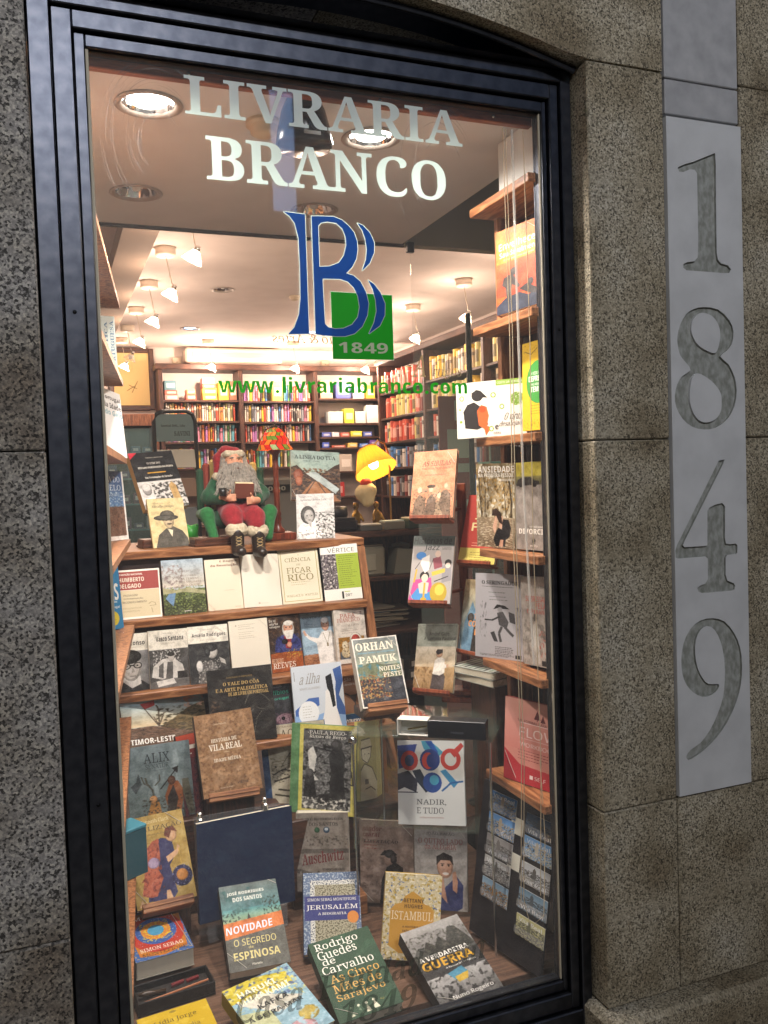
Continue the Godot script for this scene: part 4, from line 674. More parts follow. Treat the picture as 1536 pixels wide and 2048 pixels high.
	"envelhecer": ["orange book with two climbing silhouettes on the top right shelf", "b84d18", "7a3218", [["g", 0, 0, 1, .4, "b5641c", "bd7018"], ["g", 0, .4, 1, .4, "b04818", "9c3014"], ["e", .62, .28, .4, .12, "c9a233"], ["p", [0, .9, .2, .82, .5, .8, .7, .86, 1, .78, 1, 1, 0, 1], "232838"], ["p", [.22, .84, .2, .7, .12, .66, .16, .58, .34, .55, .4, .6, .52, .72, .48, .74, .34, .68, .32, .84], "2a2320"], ["e", .38, .53, .07, .045, "2a2320"], ["p", [.5, .76, .66, .72, .86, .8, .96, .88, .7, .84], "2a2320"], ["e", .74, .71, .06, .04, "2a2320"]], [["Envelhecer", .5, .2, .86, .085, "efe2c4", 0], ["Saudavelmente", .52, .3, .88, .065, "efe2c4", 0], ["O que podemos aprender", .5, .37, .66, .025, "e2c9a0", 0], ["João Carlos Melo", .4, .05, .5, .025, "6d3a1c", 0]], [[.7, .02, .98, .16]]],
	"virus": ["white landscape book of a hugging couple with green virus rings", "ddd6c8", "cfc8ba", [["r", .58, 0, .42, .1, "86a33a"], ["p", [.12, .82, .1, .52, .16, .4, .26, .36, .34, .44, .42, .62, .46, .78, .3, .86], "2b2523"], ["e", .31, .25, .085, .1, "2b2523"], ["p", [.22, .2, .3, .14, .4, .22, .46, .3, .4, .29, .24, .24], "2b2523"], ["p", [.32, .78, .3, .52, .36, .42, .44, .46, .47, .62, .44, .8, .5, .84, .42, .98, .4, .86], "cf5f2f"], ["e", .38, .5, .05, .06, "b04a22"], ["e", .08, .28, .035, .05, "7f9a3c"], ["e", .08, .28, .02, .03, "ddd6c8"], ["e", .54, .26, .04, .05, "7f9a3c"], ["e", .54, .26, .022, .03, "ddd6c8"], ["e", .66, .48, .035, .05, "7f9a3c"], ["e", .66, .48, .02, .03, "ddd6c8"], ["e", .5, .86, .035, .05, "7f9a3c"], ["e", .5, .86, .02, .03, "ddd6c8"], ["e", .88, .36, .1, .12, "6f8f2f"], ["n", .76, .22, .24, .28, "ddd6c8", .15, .15], ["e", .06, .7, .02, .025, "7f9a3c"], ["e", .05, .48, .015, .02, "7f9a3c"]], [["ODETE DA FONSECA", .78, .05, .36, .04, "e4e6d0", 0], ["O vírus", .82, .66, .24, .13, "2b2523", 1, .4], ["desalojado", .8, .8, .36, .12, "2b2523", 1, .4], ["e", .58, .84, .05, .08, "2b2523", 2], ["edita", .58, .94, .1, .05, "5a524a", 0]], []],
	"tempo": ["yellow book with green disc title at the shelf's window end", "cfa92a", "b5901c", [["e", .52, .46, .38, .24, "3f8a3c"], ["l", [.1, .1, .3, .14, .5, .08], .015, "6d5a1c"], ["n", .05, .03, .9, .1, "7a641c", .1, .25], ["n", .05, .88, .9, .1, "6d5a1c", .1, .2], ["t", .3, .72, .5, 4, .03, "8a7020"]], [["A VIDA PASSA", .5, .36, .4, .035, "e9eedb", 0], ["DEPRESSA", .5, .42, .56, .06, "f0f2e2", 2], ["MAS AINDA HÁ", .5, .48, .46, .035, "e9eedb", 0], ["TEMPO", .5, .54, .44, .06, "f0f2e2", 2]], []],
	"ansiedade": ["book with a crouching woman on an autumn forest path", "8d7a5a", "5f5240", [["g", 0, 0, 1, .64, "7d6a48", "b5a587"], ["n", 0, .0, 1, .64, "d9d0bb", .03, .08], ["n", 0, .05, 1, .6, "59421f", .06, .1, .6], ["n", 0, .05, 1, .5, "a9813c", .08, .15], ["l", [.06, .1, .1, .4, .14, .66], .03, "3d2f1c"], ["l", [.86, .2, .92, .45, .9, .66], .04, "3d2f1c"], ["l", [.24, .3, .22, .66], .02, "4a3a22"], ["l", [.74, .35, .78, .66], .02, "4a3a22"], ["g", 0, .64, 1, .36, "9a8468", "6a5640"], ["n", 0, .64, 1, .36, "c2b193", .05, .05, 5.], ["p", [.5, .98, .44, .9, .5, .82, .7, .66, .84, .66, .9, .76, .86, .86, .76, .9, .74, .98], "1b1817"], ["p", [.42, .76, .5, .62, .56, .6, .54, .74, .48, .84], "c79c80"], ["p", [.58, .76, .62, .62, .7, .62, .66, .78], "c79c80"], ["p", [.4, .62, .42, .55, .52, .53, .64, .58, .68, .72, .6, .7, .52, .62], "33221a"], ["p", [.58, .98, .62, .9, .7, .9, .68, .99], "b98c72"]], [["ANSIEDADE", .52, .07, .94, .075, "efe9dc", 2], ["NA PRIMEIRA PESSOA", .52, .14, .92, .045, "efe9dc", 2], ["ANDREIA SANTOS", .8, .195, .4, .025, "e4dccb", 2]], []],
	"divorcio": ["grey book with an old car under a yellow band next to the window frame", "8a7f76", "6d635b", [["r", 0, 0, 1, .16, "b5a53c"], ["g", 0, .16, 1, .1, "8d8348", "55503a"], ["p", [.02, .25, .06, .2, .2, .17, .42, .17, .54, .21, .66, .22, .68, .26, .02, .27], "2a2522"], ["e", .16, .265, .06, .022, "171413"], ["e", .54, .265, .06, .022, "171413"]], [["ANTÓNIO NUNES", .6, .735, .4, .025, "d9cfc2", 2], ["DIVORCIO", .5, .79, .8, .06, "e6ddd0", 2], ["e", .52, .9, .1, .05, "3a332d", 2], ["edita", .52, .95, .2, .03, "d0c6b9", 0]], []],
	"seringador": ["pale grey almanac with engraved figure in a wide hat", "a9a5a6", "9a9697", [["t", .15, .15, .72, 1, .03, "5a5758"], ["t", .28, .22, .4, 1, .03, "5a5758"], ["t", .3, .27, .4, 2, .035, "6a6768"], ["n", .1, .33, .14, .2, "6a6768", .2, .15, .2], ["n", .1, .56, .14, .2, "6a6768", .2, .15, .2], ["n", .86, .38, .1, .34, "6a6768", .2, .15, .2], ["p", [.38, .42, .46, .36, .62, .37, .72, .41, .6, .41, .5, .4], "2b2928"], ["e", .52, .42, .05, .03, "8a8686"], ["p", [.46, .46, .58, .44, .7, .56, .66, .64, .5, .6], "4a4747"], ["l", [.52, .5, .36, .55, .2, .55], .03, "2b2928"], ["p", [.7, .44, .82, .46, .84, .58, .72, .56], "4a4747"], ["l", [.56, .62, .5, .7, .54, .8], .05, "4a4747"], ["l", [.62, .62, .72, .68, .8, .72], .05, "4a4747"], ["p", [.32, .7, .4, .68, .48, .8, .4, .8], "3a3838"], ["t", .42, .86, .4, 5, .02, "3a3838"], ["t", .1, .955, .8, 2, .015, "5a5758"], ["r", .84, .94, .12, .04, "3a3838"]], [["O SERINGADOR", .52, .105, .76, .045, "1d1b1b", 3]], []],
	"sobressalto": ["grey book with red capitals and a glass figure by the window frame", "a49a90", "80766c", [["n", 0, .45, 1, .55, "7d746a", .03, .0], ["p", [.28, .98, .32, .56, .5, .5, .56, .98], "b9b2a8"], ["p", [.54, .52, .8, .62, .98, .78, .7, .72], "6a6158"], ["n", .55, .6, .3, .3, "a3564c", .06, .1], ["l", [.42, .5, .44, .42], .05, "5a534c"], ["r", .6, .93, .4, .06, "26211e"]], [["Jaime Rocha", .64, .12, .5, .04, "5a524a", 1], ["SOBRESSALTO", .56, .25, .8, .06, "b5412f", 0], ["PELA", .64, .325, .36, .06, "b5412f", 0], ["ESPERANÇA", .56, .4, .74, .06, "b5412f", 0]], []],
	"flow": ["pink and red workbook with two pine trees on the lowest right shelf", "cf8a7c", "a8423f", [["g", 0, 0, 1, .6, "d9a090", "cf8478"], ["p", [0, .62, .3, .78, 1, .8, 1, 1, 0, 1], "b8383f"], ["l", [.6, .1, .6, .22], .012, "4a1f22"], ["p", [.54, .2, .6, .09, .66, .2], "5a2a2c"], ["l", [.7, .14, .7, .23], .012, "4a1f22"], ["p", [.66, .22, .7, .14, .75, .22], "5a2a2c"], ["r", .28, .27, .66, .005, "efd5cc"], ["r", .28, .46, .66, .005, "efd5cc"], ["t", .26, .6, .68, 4, .035, "7c2f33"]], [["100 FORMAS PARA VIVER", .6, .25, .72, .035, "57272a", 0], ["FLOW", .62, .38, .68, .11, "efd5cc", 0], ["WORKBOOK", .62, .53, .66, .05, "efd5cc", 0], ["SELF", .68, .9, .2, .045, "f2dcd6", 0], ["✶", .52, .9, .06, .045, "f2dcd6", 0]], [[.02, .66, .24, .96]]],
	"nadir": ["white art book with blue and red abstract letter shapes in the glass case", "cfd0cc", "b9bab6", [["p", [0, .06, .3, .04, .2, .3, .02, .34], "3a4a8a"], ["e", .18, .24, .13, .12, "b5413c"], ["e", .18, .24, .07, .07, "39486f"], ["p", [.36, .0, .5, 0, .7, .14, .6, .2, .4, .1], "4a9ab5"], ["p", [.42, 0, .52, 0, .62, .14, .56, .16], "2a56a0"], ["e", .49, .23, .15, .13, "2c3f7d"], ["e", .46, .24, .09, .1, "c2483f"], ["e", .5, .24, .06, .08, "2c3f7d"], ["e", .8, .22, .15, .13, "b8433e"], ["e", .8, .22, .09, .08, "cfd0cc"], ["p", [.8, .14, .96, .02, 1, .06, .86, .2], "b8433e"], ["p", [0, .4, .16, .36, .3, .48, .28, .62, .1, .56, 0, .6], "2e2f3c"], ["p", [.22, .36, .34, .34, .5, .58, .42, .62, .3, .5], "26303f"], ["e", .52, .5, .14, .12, "2b4a8c"], ["e", .55, .47, .07, .06, "4a9ab5"], ["p", [.64, .36, .72, .34, .9, .5, .84, .56], "3f86b0"], ["l", [.66, .6, .8, .5, .98, .48], .03, "2f5f96"], ["l", [0, .62, .3, .62], .02, "2e2f3c"]], [["NADIR,", .5, .735, .44, .075, "33353a", 1], ["E TUDO", .48, .83, .4, .07, "33353a", 1], ["ANTÓNIO AUGUSTO FERREIRA", .5, .91, .36, .02, "a3564c", 0]], []],
	"libertacao": ["taupe novel with a woman in a dark hat seen from behind", "8a7568", "6d5a4e", [["n", 0, .3, 1, .6, "a08b7c", .02, .0], ["n", 0, .4, .5, .5, "6e5b50", .04, .1], ["p", [.36, 1, .4, .72, .5, .56, .66, .5, .8, .56, .82, 1], "24201f"], ["e", .53, .47, .085, .07, "a58673"], ["p", [.38, .42, .46, .36, .6, .35, .7, .41, .56, .42], "1d1918"], ["e", .56, .4, .1, .05, "1d1918"], ["e", .63, .46, .06, .06, "2b221e"], ["t", .08, .26, .3, 3, .04, "7a2f2a"], ["t", .06, .78, .2, 3, .05, "a08b7c"]], [["sándor", .24, .1, .36, .06, "5e2420", 3, .2], ["márai", .22, .17, .32, .06, "5e2420", 3, .2], ["LIBERTAÇÃO", .4, .255, .64, .06, "2d1f1c", 3, .2]], [[.76, .02, .98, .17], [.02, .84, .24, .98]]],
	"alegria": ["pale grey book with a smiling man resting his face on his hands", "a9a39c", "8f8982", [["p", [.42, 1, .46, .82, .6, .72, .8, .6, .92, .7, .9, .96, .8, 1], "343a66"], ["p", [.5, .84, .46, .62, .54, .54, .56, .7, .62, .92], "c08f74"], ["p", [.72, .76, .72, .56, .78, .54, .82, .66, .8, .8], "c08f74"], ["e", .58, .5, .15, .13, "c4957a"], ["p", [.42, .48, .42, .38, .56, .33, .72, .37, .74, .48, .68, .42, .5, .42], "1f1917"], ["e", .53, .48, .018, .01, "2b1f1b"], ["e", .65, .48, .018, .01, "2b1f1b"], ["e", .59, .575, .06, .016, "efe6dc"], ["r", .5, .46, .07, .008, "2b1f1b"], ["r", .62, .46, .07, .008, "2b1f1b"]], [["JOÃO BAIÃO", .5, .115, .54, .045, "4a4744", 1], ["O OUTRO LADO", .5, .2, .84, .06, "8a3a33", 1], ["da ALEGRIA", .5, .265, .6, .06, "8a3a33", 1], ["A história por trás do sorriso", .5, .31, .6, .02, "6d6862", 1, .2]], [[.82, .02, .98, .16]]],
	"auschwitz": ["thick grey novel with red script title standing against the easel", "8f857a", "c9c0b2", [["n", 0, .3, 1, .12, "5f574f", .09, .05], ["r", 0, .46, 1, .06, "645c54"], ["p", [0, .7, .3, .76, .6, .86, .5, .88, 0, .76], "5a524b"], ["p", [.1, 1, .4, .74, .44, .74, .24, 1], "6a6159"], ["n", 0, .52, 1, .48, "a0968a", .04, .1], ["e", .4, .22, .05, .035, "2f5a3c"], ["e", .58, .22, .06, .04, "2b4258"], ["e", .58, .21, .035, .02, "c2c9cc"]], [["JOSÉ RODRIGUES", .5, .08, .8, .045, "35302b", 3], ["DOS SANTOS", .52, .145, .56, .045, "35302b", 3], ["Auschwitz", .5, .56, .8, .15, "6e2623", 3, .1, .13], ["ROMANCE BASEADO", .7, .72, .42, .03, "2d2824", 2], ["EM FACTOS REAIS", .7, .77, .42, .03, "2d2824", 2]], []],
	"jerusalem": ["blue and white tile patterned hardback leaning back on the display floor", "5a6a86", "2e3a66", [["n", 0, 0, 1, 1, "aab3b8", .12, .05], ["r", .12, .1, .8, .8, "d4d2c8"], ["n", .12, .1, .8, .8, "3a3f52", .2, .05], ["r", .2, .16, .72, .74, "a39d85"], ["n", .2, .16, .72, .74, "55503f", .16, .0], ["r", .02, .3, .96, .3, "363a72"], ["e", .86, .57, .1, .075, "c9803a"]], [["SIMON SEBAG MONTEFIORE", .5, .345, .86, .035, "dcd9cf", 0], ["JERUSALÉM", .5, .44, .9, .085, "efece2", 1], ["A BIOGRAFIA", .5, .52, .5, .03, "d4d2c8", 3]], []],
	"istambul": ["floral white and gold book with ochre arch title on the floor", "d2c4a0", "b99a4a", [["n", 0, 0, 1, 1, "b5963f", .06, .1], ["n", 0, 0, 1, 1, "4a619c", .07, .28], ["n", 0, 0, 1, 1, "efe6cf", .08, .2], ["p", [.12, .84, .12, .42, .2, .36, .3, .34, .36, .26, .5, .2, .64, .26, .7, .34, .8, .36, .88, .42, .88, .84, .7, .92, .3, .92], "c9963f"]], [["BETTANY", .52, .31, .36, .045, "5a3f1c", 2], ["HUGHES", .52, .375, .32, .045, "5a3f1c", 2], ["ISTAMBUL", .5, .485, .72, .1, "efe0bd", 1], ["A HISTÓRIA DE", .52, .61, .36, .03, "5a3f1c", 2], ["TRÊS CIDADES", .52, .66, .36, .03, "5a3f1c", 2]], []],
	"guerra": ["thick war book with soldiers and yellow title lying at the lower right", "7d7a78", "2c2a2a", [["g", 0, 0, 1, .4, "a8a49f", "6a6664"], ["p", [0, .36, .1, .26, .2, .3, .3, .2, .4, .28, .52, .18, .6, .26, .74, .1, .84, .12, .96, .3, 1, .4, 0, .5], "35342f"], ["n", 0, .1, 1, .4, "504e44", .08, .1], ["r", 0, .44, 1, .22, "3a3838"], ["g", 0, .64, 1, .36, "b5b2af", "55524f"], ["n", 0, .64, 1, .36, "33312f", .05, .1], ["p", [.34, .64, .6, .6, .66, .7, .42, .74], "4a8aa5"], ["p", [.42, .7, .66, .68, .6, .76, .44, .77], "c9a53a"], ["p", [.1, 1, .2, .84, .3, .94, .4, .82, .5, .95, .6, .84, .7, 1], "2b2928"]], [["A VERDADEIRA", .46, .4, .82, .055, "efebe2", 2], ["GUERRA", .46, .49, .84, .1, "d9a526", 2], ["A RÚSSIA NA UCRÂNIA", .62, .57, .5, .025, "e2ded4", 2], ["Nuno Rogeiro", .56, .92, .66, .06, "f2eee6", 0]], [[.02, .84, .36, .99]]],
	"rodrigo": ["dark green novel with big white author lines and yellow title at the front", "27452f", "1e3826", [["p", [.2, .97, .24, .88, .28, .97], "e6dfc6"], ["p", [.32, .98, .36, .87, .4, .98], "e6dfc6"], ["p", [.44, .97, .48, .87, .52, .97], "e6dfc6"], ["p", [.56, .96, .6, .86, .66, .96], "e6dfc6"], ["e", .24, .88, .022, .016, "e6dfc6"], ["e", .36, .87, .022, .016, "e6dfc6"], ["e", .48, .87, .022, .016, "e6dfc6"], ["e", .6, .86, .022, .016, "e6dfc6"], ["e", .73, .88, .03, .015, "c9962e"], ["n", 0, 0, 1, 1, "2f5038", .02, .1]], [["Rodrigo", .42, .09, .7, .12, "e9e6d8", 1], ["Guedes", .38, .19, .62, .11, "e9e6d8", 1], ["de", .2, .28, .2, .08, "e9e6d8", 1], ["Carvalho", .46, .38, .82, .1, "e9e6d8", 1], ["As Cinco", .5, .5, .78, .1, "d0a03a", 1], ["Mães de", .48, .62, .76, .1, "d0a03a", 1], ["Sarajevo", .48, .74, .76, .1, "d0a03a", 1]], [[.02, .82, .3, .96]]],
	"kafka": ["yellow and blue novel lying at the very front of the floor", "8fb3c2", "c9b02c", [["p", [0, 0, .5, 0, .9, .1, .9, .3, 0, .24], "c6b430"], ["n", 0, 0, 1, .4, "4a5a86", .05, .15], ["n", 0, 0, 1, .5, "d8cf7a", .06, .15], ["p", [0, .4, .4, .5, .4, .9, 0, .9], "c2c69a"], ["p", [.1, .3, .4, .24, .9, .5, .5, .6], "d6d2c2"], ["e", .6, .9, .2, .12, "c79aa0"], ["e", .8, .75, .14, .1, "b9a24a"], ["n", .4, .5, .6, .5, "a9c7d4", .04, .1]], [["HARUKI", .42, .16, .56, .08, "efebd2", 2], ["MURAKAMI", .46, .27, .76, .09, "efebd2", 2], ["KAFKA", .5, .41, .44, .07, "26282c", 2], ["À BEIRA-MAR", .46, .53, .8, .07, "26282c", 2]], []],
	"segredo": ["novel with orange paper band across a misty teal sky cover", "55544c", "4a4942", [["g", 0, 0, 1, .45, "5f6a66", "3f7f86"], ["g", 0, .3, 1, .16, "4d8f92", "9fa878"], ["n", 0, .05, .7, .3, "35605f", .03, .1], ["n", .7, .2, .3, .25, "26362f", .09, .05], ["n", 0, .34, .3, .12, "26362f", .09, .05], ["p", [.4, .46, .44, .36, .48, .46], "26261f"], ["p", [0, .455, 1, .4, 1, .565, 0, .64], "cf6f2c"]], [["JOSÉ RODRIGUES", .44, .11, .64, .055, "dde0d4", 2], ["DOS SANTOS", .46, .185, .5, .05, "dde0d4", 2], ["NOVIDADE", .42, .53, .78, .085, "e0d6e0", 2, .1, .06], ["O SEGREDO", .48, .69, .7, .075, "c9b96a", 0], ["de", .4, .755, .08, .03, "c9b96a", 1], ["ESPINOSA", .48, .84, .76, .085, "c9b96a", 2], ["Planeta", .46, .945, .16, .025, "d9d4c2", 0]], [[.86, .0, .99, .06], [.0, .78, .28, .98]]],
	"navy": ["large plain navy blue hardback propped in chrome clips", "1f2d4a", "1c2840", [["n", 0, 0, 1, 1, "24344f", .03, .1]], [], []],
	"civilizacao": ["gold book with a robed mosaic figure at the lower left", "a98a42", "2a221a", [["n", 0, 0, 1, 1, "b5974e", .02, .1], ["p", [.3, .46, .36, .34, .56, .28, .74, .32, .76, .5, .64, .6, .7, .9, .62, .96, .2, .94, .26, .7], "2b2a52"], ["p", [.26, .9, .12, .86, .22, .6, .26, .4, .4, .3, .52, .28, .5, .5, .44, .62, .5, .72, .36, .9], "a8553a"], ["n", .14, .3, .36, .6, "7a3427", .06, .1], ["e", .38, .54, .1, .06, "9a84a0"], ["e", .74, .27, .1, .075, "c79a72"], ["p", [.62, .26, .66, .18, .8, .17, .86, .25, .76, .22, .7, .3], "6a3626"], ["p", [.6, .5, .8, .44, .82, .38, .86, .42, .8, .5, .62, .57], "cda27a"], ["l", [.83, .42, .84, .66], .008, "c9a24a"], ["e", .82, .74, .17, .115, "27244a"], ["n", .64, .62, .36, .24, "8d8fb0", .12, .25], ["e", .82, .73, .1, .065, "c9823a"], ["p", [.5, .96, .52, .86, .58, .86, .62, .97], "cda27a"], ["p", [.04, .98, .1, .9, .16, .98], "cda27a"]], [["Kenneth Clark", .5, .07, .5, .045, "d9c58c", 1], ["CIVILIZAÇÃO", .52, .155, .86, .075, "3a2c14", 1], ["O Contributo da Europa", .46, .225, .56, .025, "54431f", 1]], [[.7, .0, .96, .16], [.0, .78, .2, .97]]],
	"mundo": ["thick book with a red and blue sunburst disc lying above the pen tray", "3f5f96", "8a8578", [["n", 0, 0, 1, 1, "8fa3c4", .1, .2], ["p", [.0, .12, .14, .04, .5, 0, .86, .05, 1, .2, .92, .9, .5, .98, .1, .92], "b8702c"], ["n", 0, 0, 1, 1, "d9a03a", .1, .25], ["e", .5, .48, .48, .42, "b03a2c"], ["e", .5, .46, .36, .28, "3a5794"], ["n", .14, .2, .72, .52, "9db3d4", .14, .25], ["e", .5, .45, .26, .19, "c9803a"], ["n", .24, .26, .52, .4, "d9c43a", .1, .1], ["e", .5, .45, .145, .11, "4f94b5"]], [["O", .42, .05, .06, .04, "5a3a1c", 1], ["MUNDO", .5, .13, .66, .075, "efe2cf", 1], ["SIMON SEBAG", .5, .81, .74, .07, "efe2cf", 1], ["MONTEFIORE", .52, .91, .76, .06, "4a3018", 1]], [[.84, .02, .98, .98]]],
	"lidia": ["yellow novel cut off at the bottom of the window", "c2a222", "a8891a", [["n", 0, 0, 1, 1, "cdb03a", .02, .1], ["e", .76, .62, .14, .09, "8a8268"], ["e", .5, .05, .05, .02, "8d7a2c"]], [["Lídia Jorge", .5, .2, .6, .1, "5a4a1c", 1], ["Misericórdia", .5, .38, .6, .08, "6a5620", 1]], []],
	"gelo": ["white book with bold black and teal title on the left shelf", "cfcdca", "bdbbb8", [], [["Portugal", .56, .13, .8, .085, "1f2022", 2], ["da Idade", .56, .24, .8, .085, "1f2022", 2], ["do Gelo", .6, .35, .78, .085, "5f8f9a", 2]], []],
	"dogelo": ["blue sea book with brown gravel below on the left shelf", "2f4a7a", "c9c6c0", [["r", 0, 0, 1, 1, "ddd9d2"], ["g", 0, 0, .94, .55, "2c4570", "5f86b0"], ["n", 0, .3, .94, .22, "c2d0da", .05, .15, 3.], ["r", 0, .52, .94, .42, "6e4f3f"], ["n", 0, .5, .94, .44, "c9b39c", .12, .05], ["n", 0, .5, .94, .44, "33211a", .12, .1]], [["ERA DO", .5, .12, .7, .08, "c9d2da", 1], ["GELO", .56, .24, .6, .08, "c9d2da", 1], ["ATLÂNTICO", .5, .34, .56, .04, "b5c4d0", 1]], []],
	"portuguesa": ["pale book with blue vertical stencil letters on the top left shelf", "b9c2bd", "a5aea9", [], [["PORTUGUESA", .84, .5, 1.2, .16, "2f5a7d", 3, 0., 1.5708], ["POLÍTICA", .56, .45, 1.0, .16, "2f5a7d", 3, 0., 1.5708], ["VIDA", .26, .35, .5, .16, "2f5a7d", 3, 0., 1.5708]], []],
	"as": ["bright blue book with white capitals and a yellow disc on the left shelf", "1f7fb5", "1a6ea0", [["e", .5, .83, .3, .11, "d6c63a"], ["t", .25, .78, .5, 4, .035, "6d6420"]], [["TAS", .42, .42, .9, .26, "eef2f2", 2], ["guia do viajante", .4, .58, .7, .05, "dfe9ee", 2], ["de Portugal", .46, .66, .8, .05, "dfe9ee", 2]], []],
	}

func make_book(key: String, d: Array, q: Array) -> Node3D:
	var w: float = q[6]
	var h: float = q[7]
	var t: float = q[8]
	var turn := Basis(Vector3.UP, deg_to_rad(q[3])) * Basis(Vector3.RIGHT, deg_to_rad(-q[4])) * Basis(Vector3.BACK, deg_to_rad(q[5]))
	var o := thing("book", d[0], "book", Vector3(q[0], q[1], q[2]), "books on show in the window", turn)
	rng.seed = hash(key)
	var curl := rng.randf_range(0.0005, 0.0022)
	var belly := rng.randf_range(-0.0012, 0.001)
	var zf := func(x: float, y: float) -> float:
		var u := clampf(x / w + 0.5, 0.0, 1.0)
		return curl * pow(u, 3.0) + belly * 4.0 * u * (1.0 - u) * (y / h)
	soft = key in ["india", "ramalho", "tua", "agustina", "eco", "afonso", "santana", "amalia", "reeves", "medo", "papa", "timor", "alix", "orhan", "sibilas", "gide", "ansiedade", "divorcio", "sobressalto", "libertacao", "alegria", "auschwitz", "guerra", "segredo", "civilizacao", "rego", "black", "envelhecer", "conde", "dogelo", "anfibios", "coa", "vilareal", "kafka"]
	var uv := paint(d[3], d[1])
	soft = false
	var st := begin()
	var N := 8
	for j in N:
		for i in N:
			var c := []
			for k in [[i, j], [i + 1, j], [i + 1, j + 1], [i, j + 1]]:
				var x := (float(k[0]) / N - 0.5) * w
				var y := float(k[1]) / N * h
				c.append([Vector3(x, y, zf.call(x, y)), uv.position + Vector2(float(k[0]) / N, 1.0 - float(k[1]) / N) * uv.size])
			var n: Vector3 = (c[1][0] - c[0][0]).cross(c[3][0] - c[0][0]).normalized()
			for k in [0, 2, 1, 0, 3, 2]:
				st.set_normal(n)
				st.set_uv(c[k][1])
				st.add_vertex(c[k][0])
	var mesh: ArrayMesh = st.commit()
	var st2 := begin()
	for j in N:   # the cut edge of the front board
		for e in [[-0.5, Vector3.LEFT], [0.5, Vector3.RIGHT]]:
			var x: float = e[0] * w
			var y0 := float(j) / N * h
			var y1 := float(j + 1) / N * h
			quad(st2, Vector3(x, y0, zf.call(x, y0)), Vector3(x, y1, zf.call(x, y1)), Vector3(x, y1, zf.call(x, y1) - 0.0014), Vector3(x, y0, zf.call(x, y0) - 0.0014), e[1])
		for e in [[0.0, Vector3.DOWN], [h, Vector3.UP]]:
			var x0 := (float(j) / N - 0.5) * w
			var x1 := (float(j + 1) / N - 0.5) * w
			quad(st2, Vector3(x0, e[0], zf.call(x0, e[0])), Vector3(x1, e[0], zf.call(x1, e[0])), Vector3(x1, e[0], zf.call(x1, e[0]) - 0.0014), Vector3(x0, e[0], zf.call(x0, e[0]) - 0.0014), e[1])
	box_into(st2, Vector3(0, h * 0.5, -t + 0.0007), Vector3(w, h, 0.0014), 0.0003)
	box_into(st2, Vector3(-w * 0.5 + 0.0007, h * 0.5, -t * 0.5), Vector3(0.0014, h, t - 0.0016), 0.0003)
	st2.commit(mesh)
	part(o, "cover", mesh, [atlas_mat, plain(d[2], 0.5)])
	part(o, "pages", box(Vector3(w - 0.005, h - 0.004, t - 0.0036), 0.0004), paper, Vector3(0.0004, h * 0.5, -t * 0.5 - 0.0002))
	if not d[4].is_empty():
		var lt := begin()
		var up := func(x: float, y: float) -> float: return zf.call(x, y) + 0.0005
		for x in d[4]:
			text_into(lt, x[0], x[6], x[5], Vector2((x[1] - 0.5) * w, (1.0 - x[2]) * h), x[3] * w, x[4] * h if absf(x[8] if x.size() > 8 else 0.0) < 1.0 else x[4] * w, up, x[7] if x.size() > 7 else 0.0, x[8] if x.size() > 8 else 0.0)
		part(o, "lettering", lt.commit(), ink)
	for e in d[5]:
		var a := Vector3((e[0] - 0.5) * w, (1.0 - e[1]) * h, 0)
		var b := Vector3((e[2] - 0.5) * w, (1.0 - e[3]) * h, 0)
		a.z = zf.call(a.x, a.y) + 0.0012
		b.z = zf.call(b.x, b.y) + 0.0012
		part(o, "elastic_band", tube([a, a.lerp(b, 0.5) + Vector3(0, 0, 0.0006), b], 0.0007, 5), plain("c9c2b4", 0.6))
	return o

# ---------------------------------------------------------------- the scene
var paper: StandardMaterial3D
var oak_x: StandardMaterial3D
var oak_y: StandardMaterial3D
var oak_z: StandardMaterial3D
var brown_x: StandardMaterial3D
var brown_y: StandardMaterial3D
var brown_z: StandardMaterial3D
var steel: StandardMaterial3D
var ordinals := ["first", "second", "third", "fourth", "fifth", "sixth", "seventh", "eighth", "ninth", "tenth"]

func nth(i: int) -> String:
	if i < 10:
		return ordinals[i]
	var n := i + 1
	var s := "th"
	if n % 100 < 11 or n % 100 > 13:
		s = ["th", "st", "nd", "rd", "th", "th", "th", "th", "th", "th"][n % 10]
	return "%d%s" % [n, s]

func lamp(parent: Node3D, kind: String, at: Vector3, energy: float, col: Color, size := 0.03, angle := 60.0, aim := Vector3.DOWN) -> void:
	var l: Light3D
	if kind == "spot":
		l = SpotLight3D.new()
		l.spot_angle = angle
		l.spot_angle_attenuation = 0.8
		l.spot_range = 12.0
		l.spot_attenuation = 2.0
	else:
		l = OmniLight3D.new()
		l.omni_range = 12.0
		l.omni_attenuation = 2.0
	l.name = "light"
	l.light_energy = energy
	l.light_color = col
	l.light_size = size
	l.shadow_enabled = true
	parent.add_child(l)
	l.position = at
	if kind == "spot":
		l.basis = Basis.looking_at(aim, Vector3.FORWARD if absf(aim.y) > 0.9 else Vector3.UP)

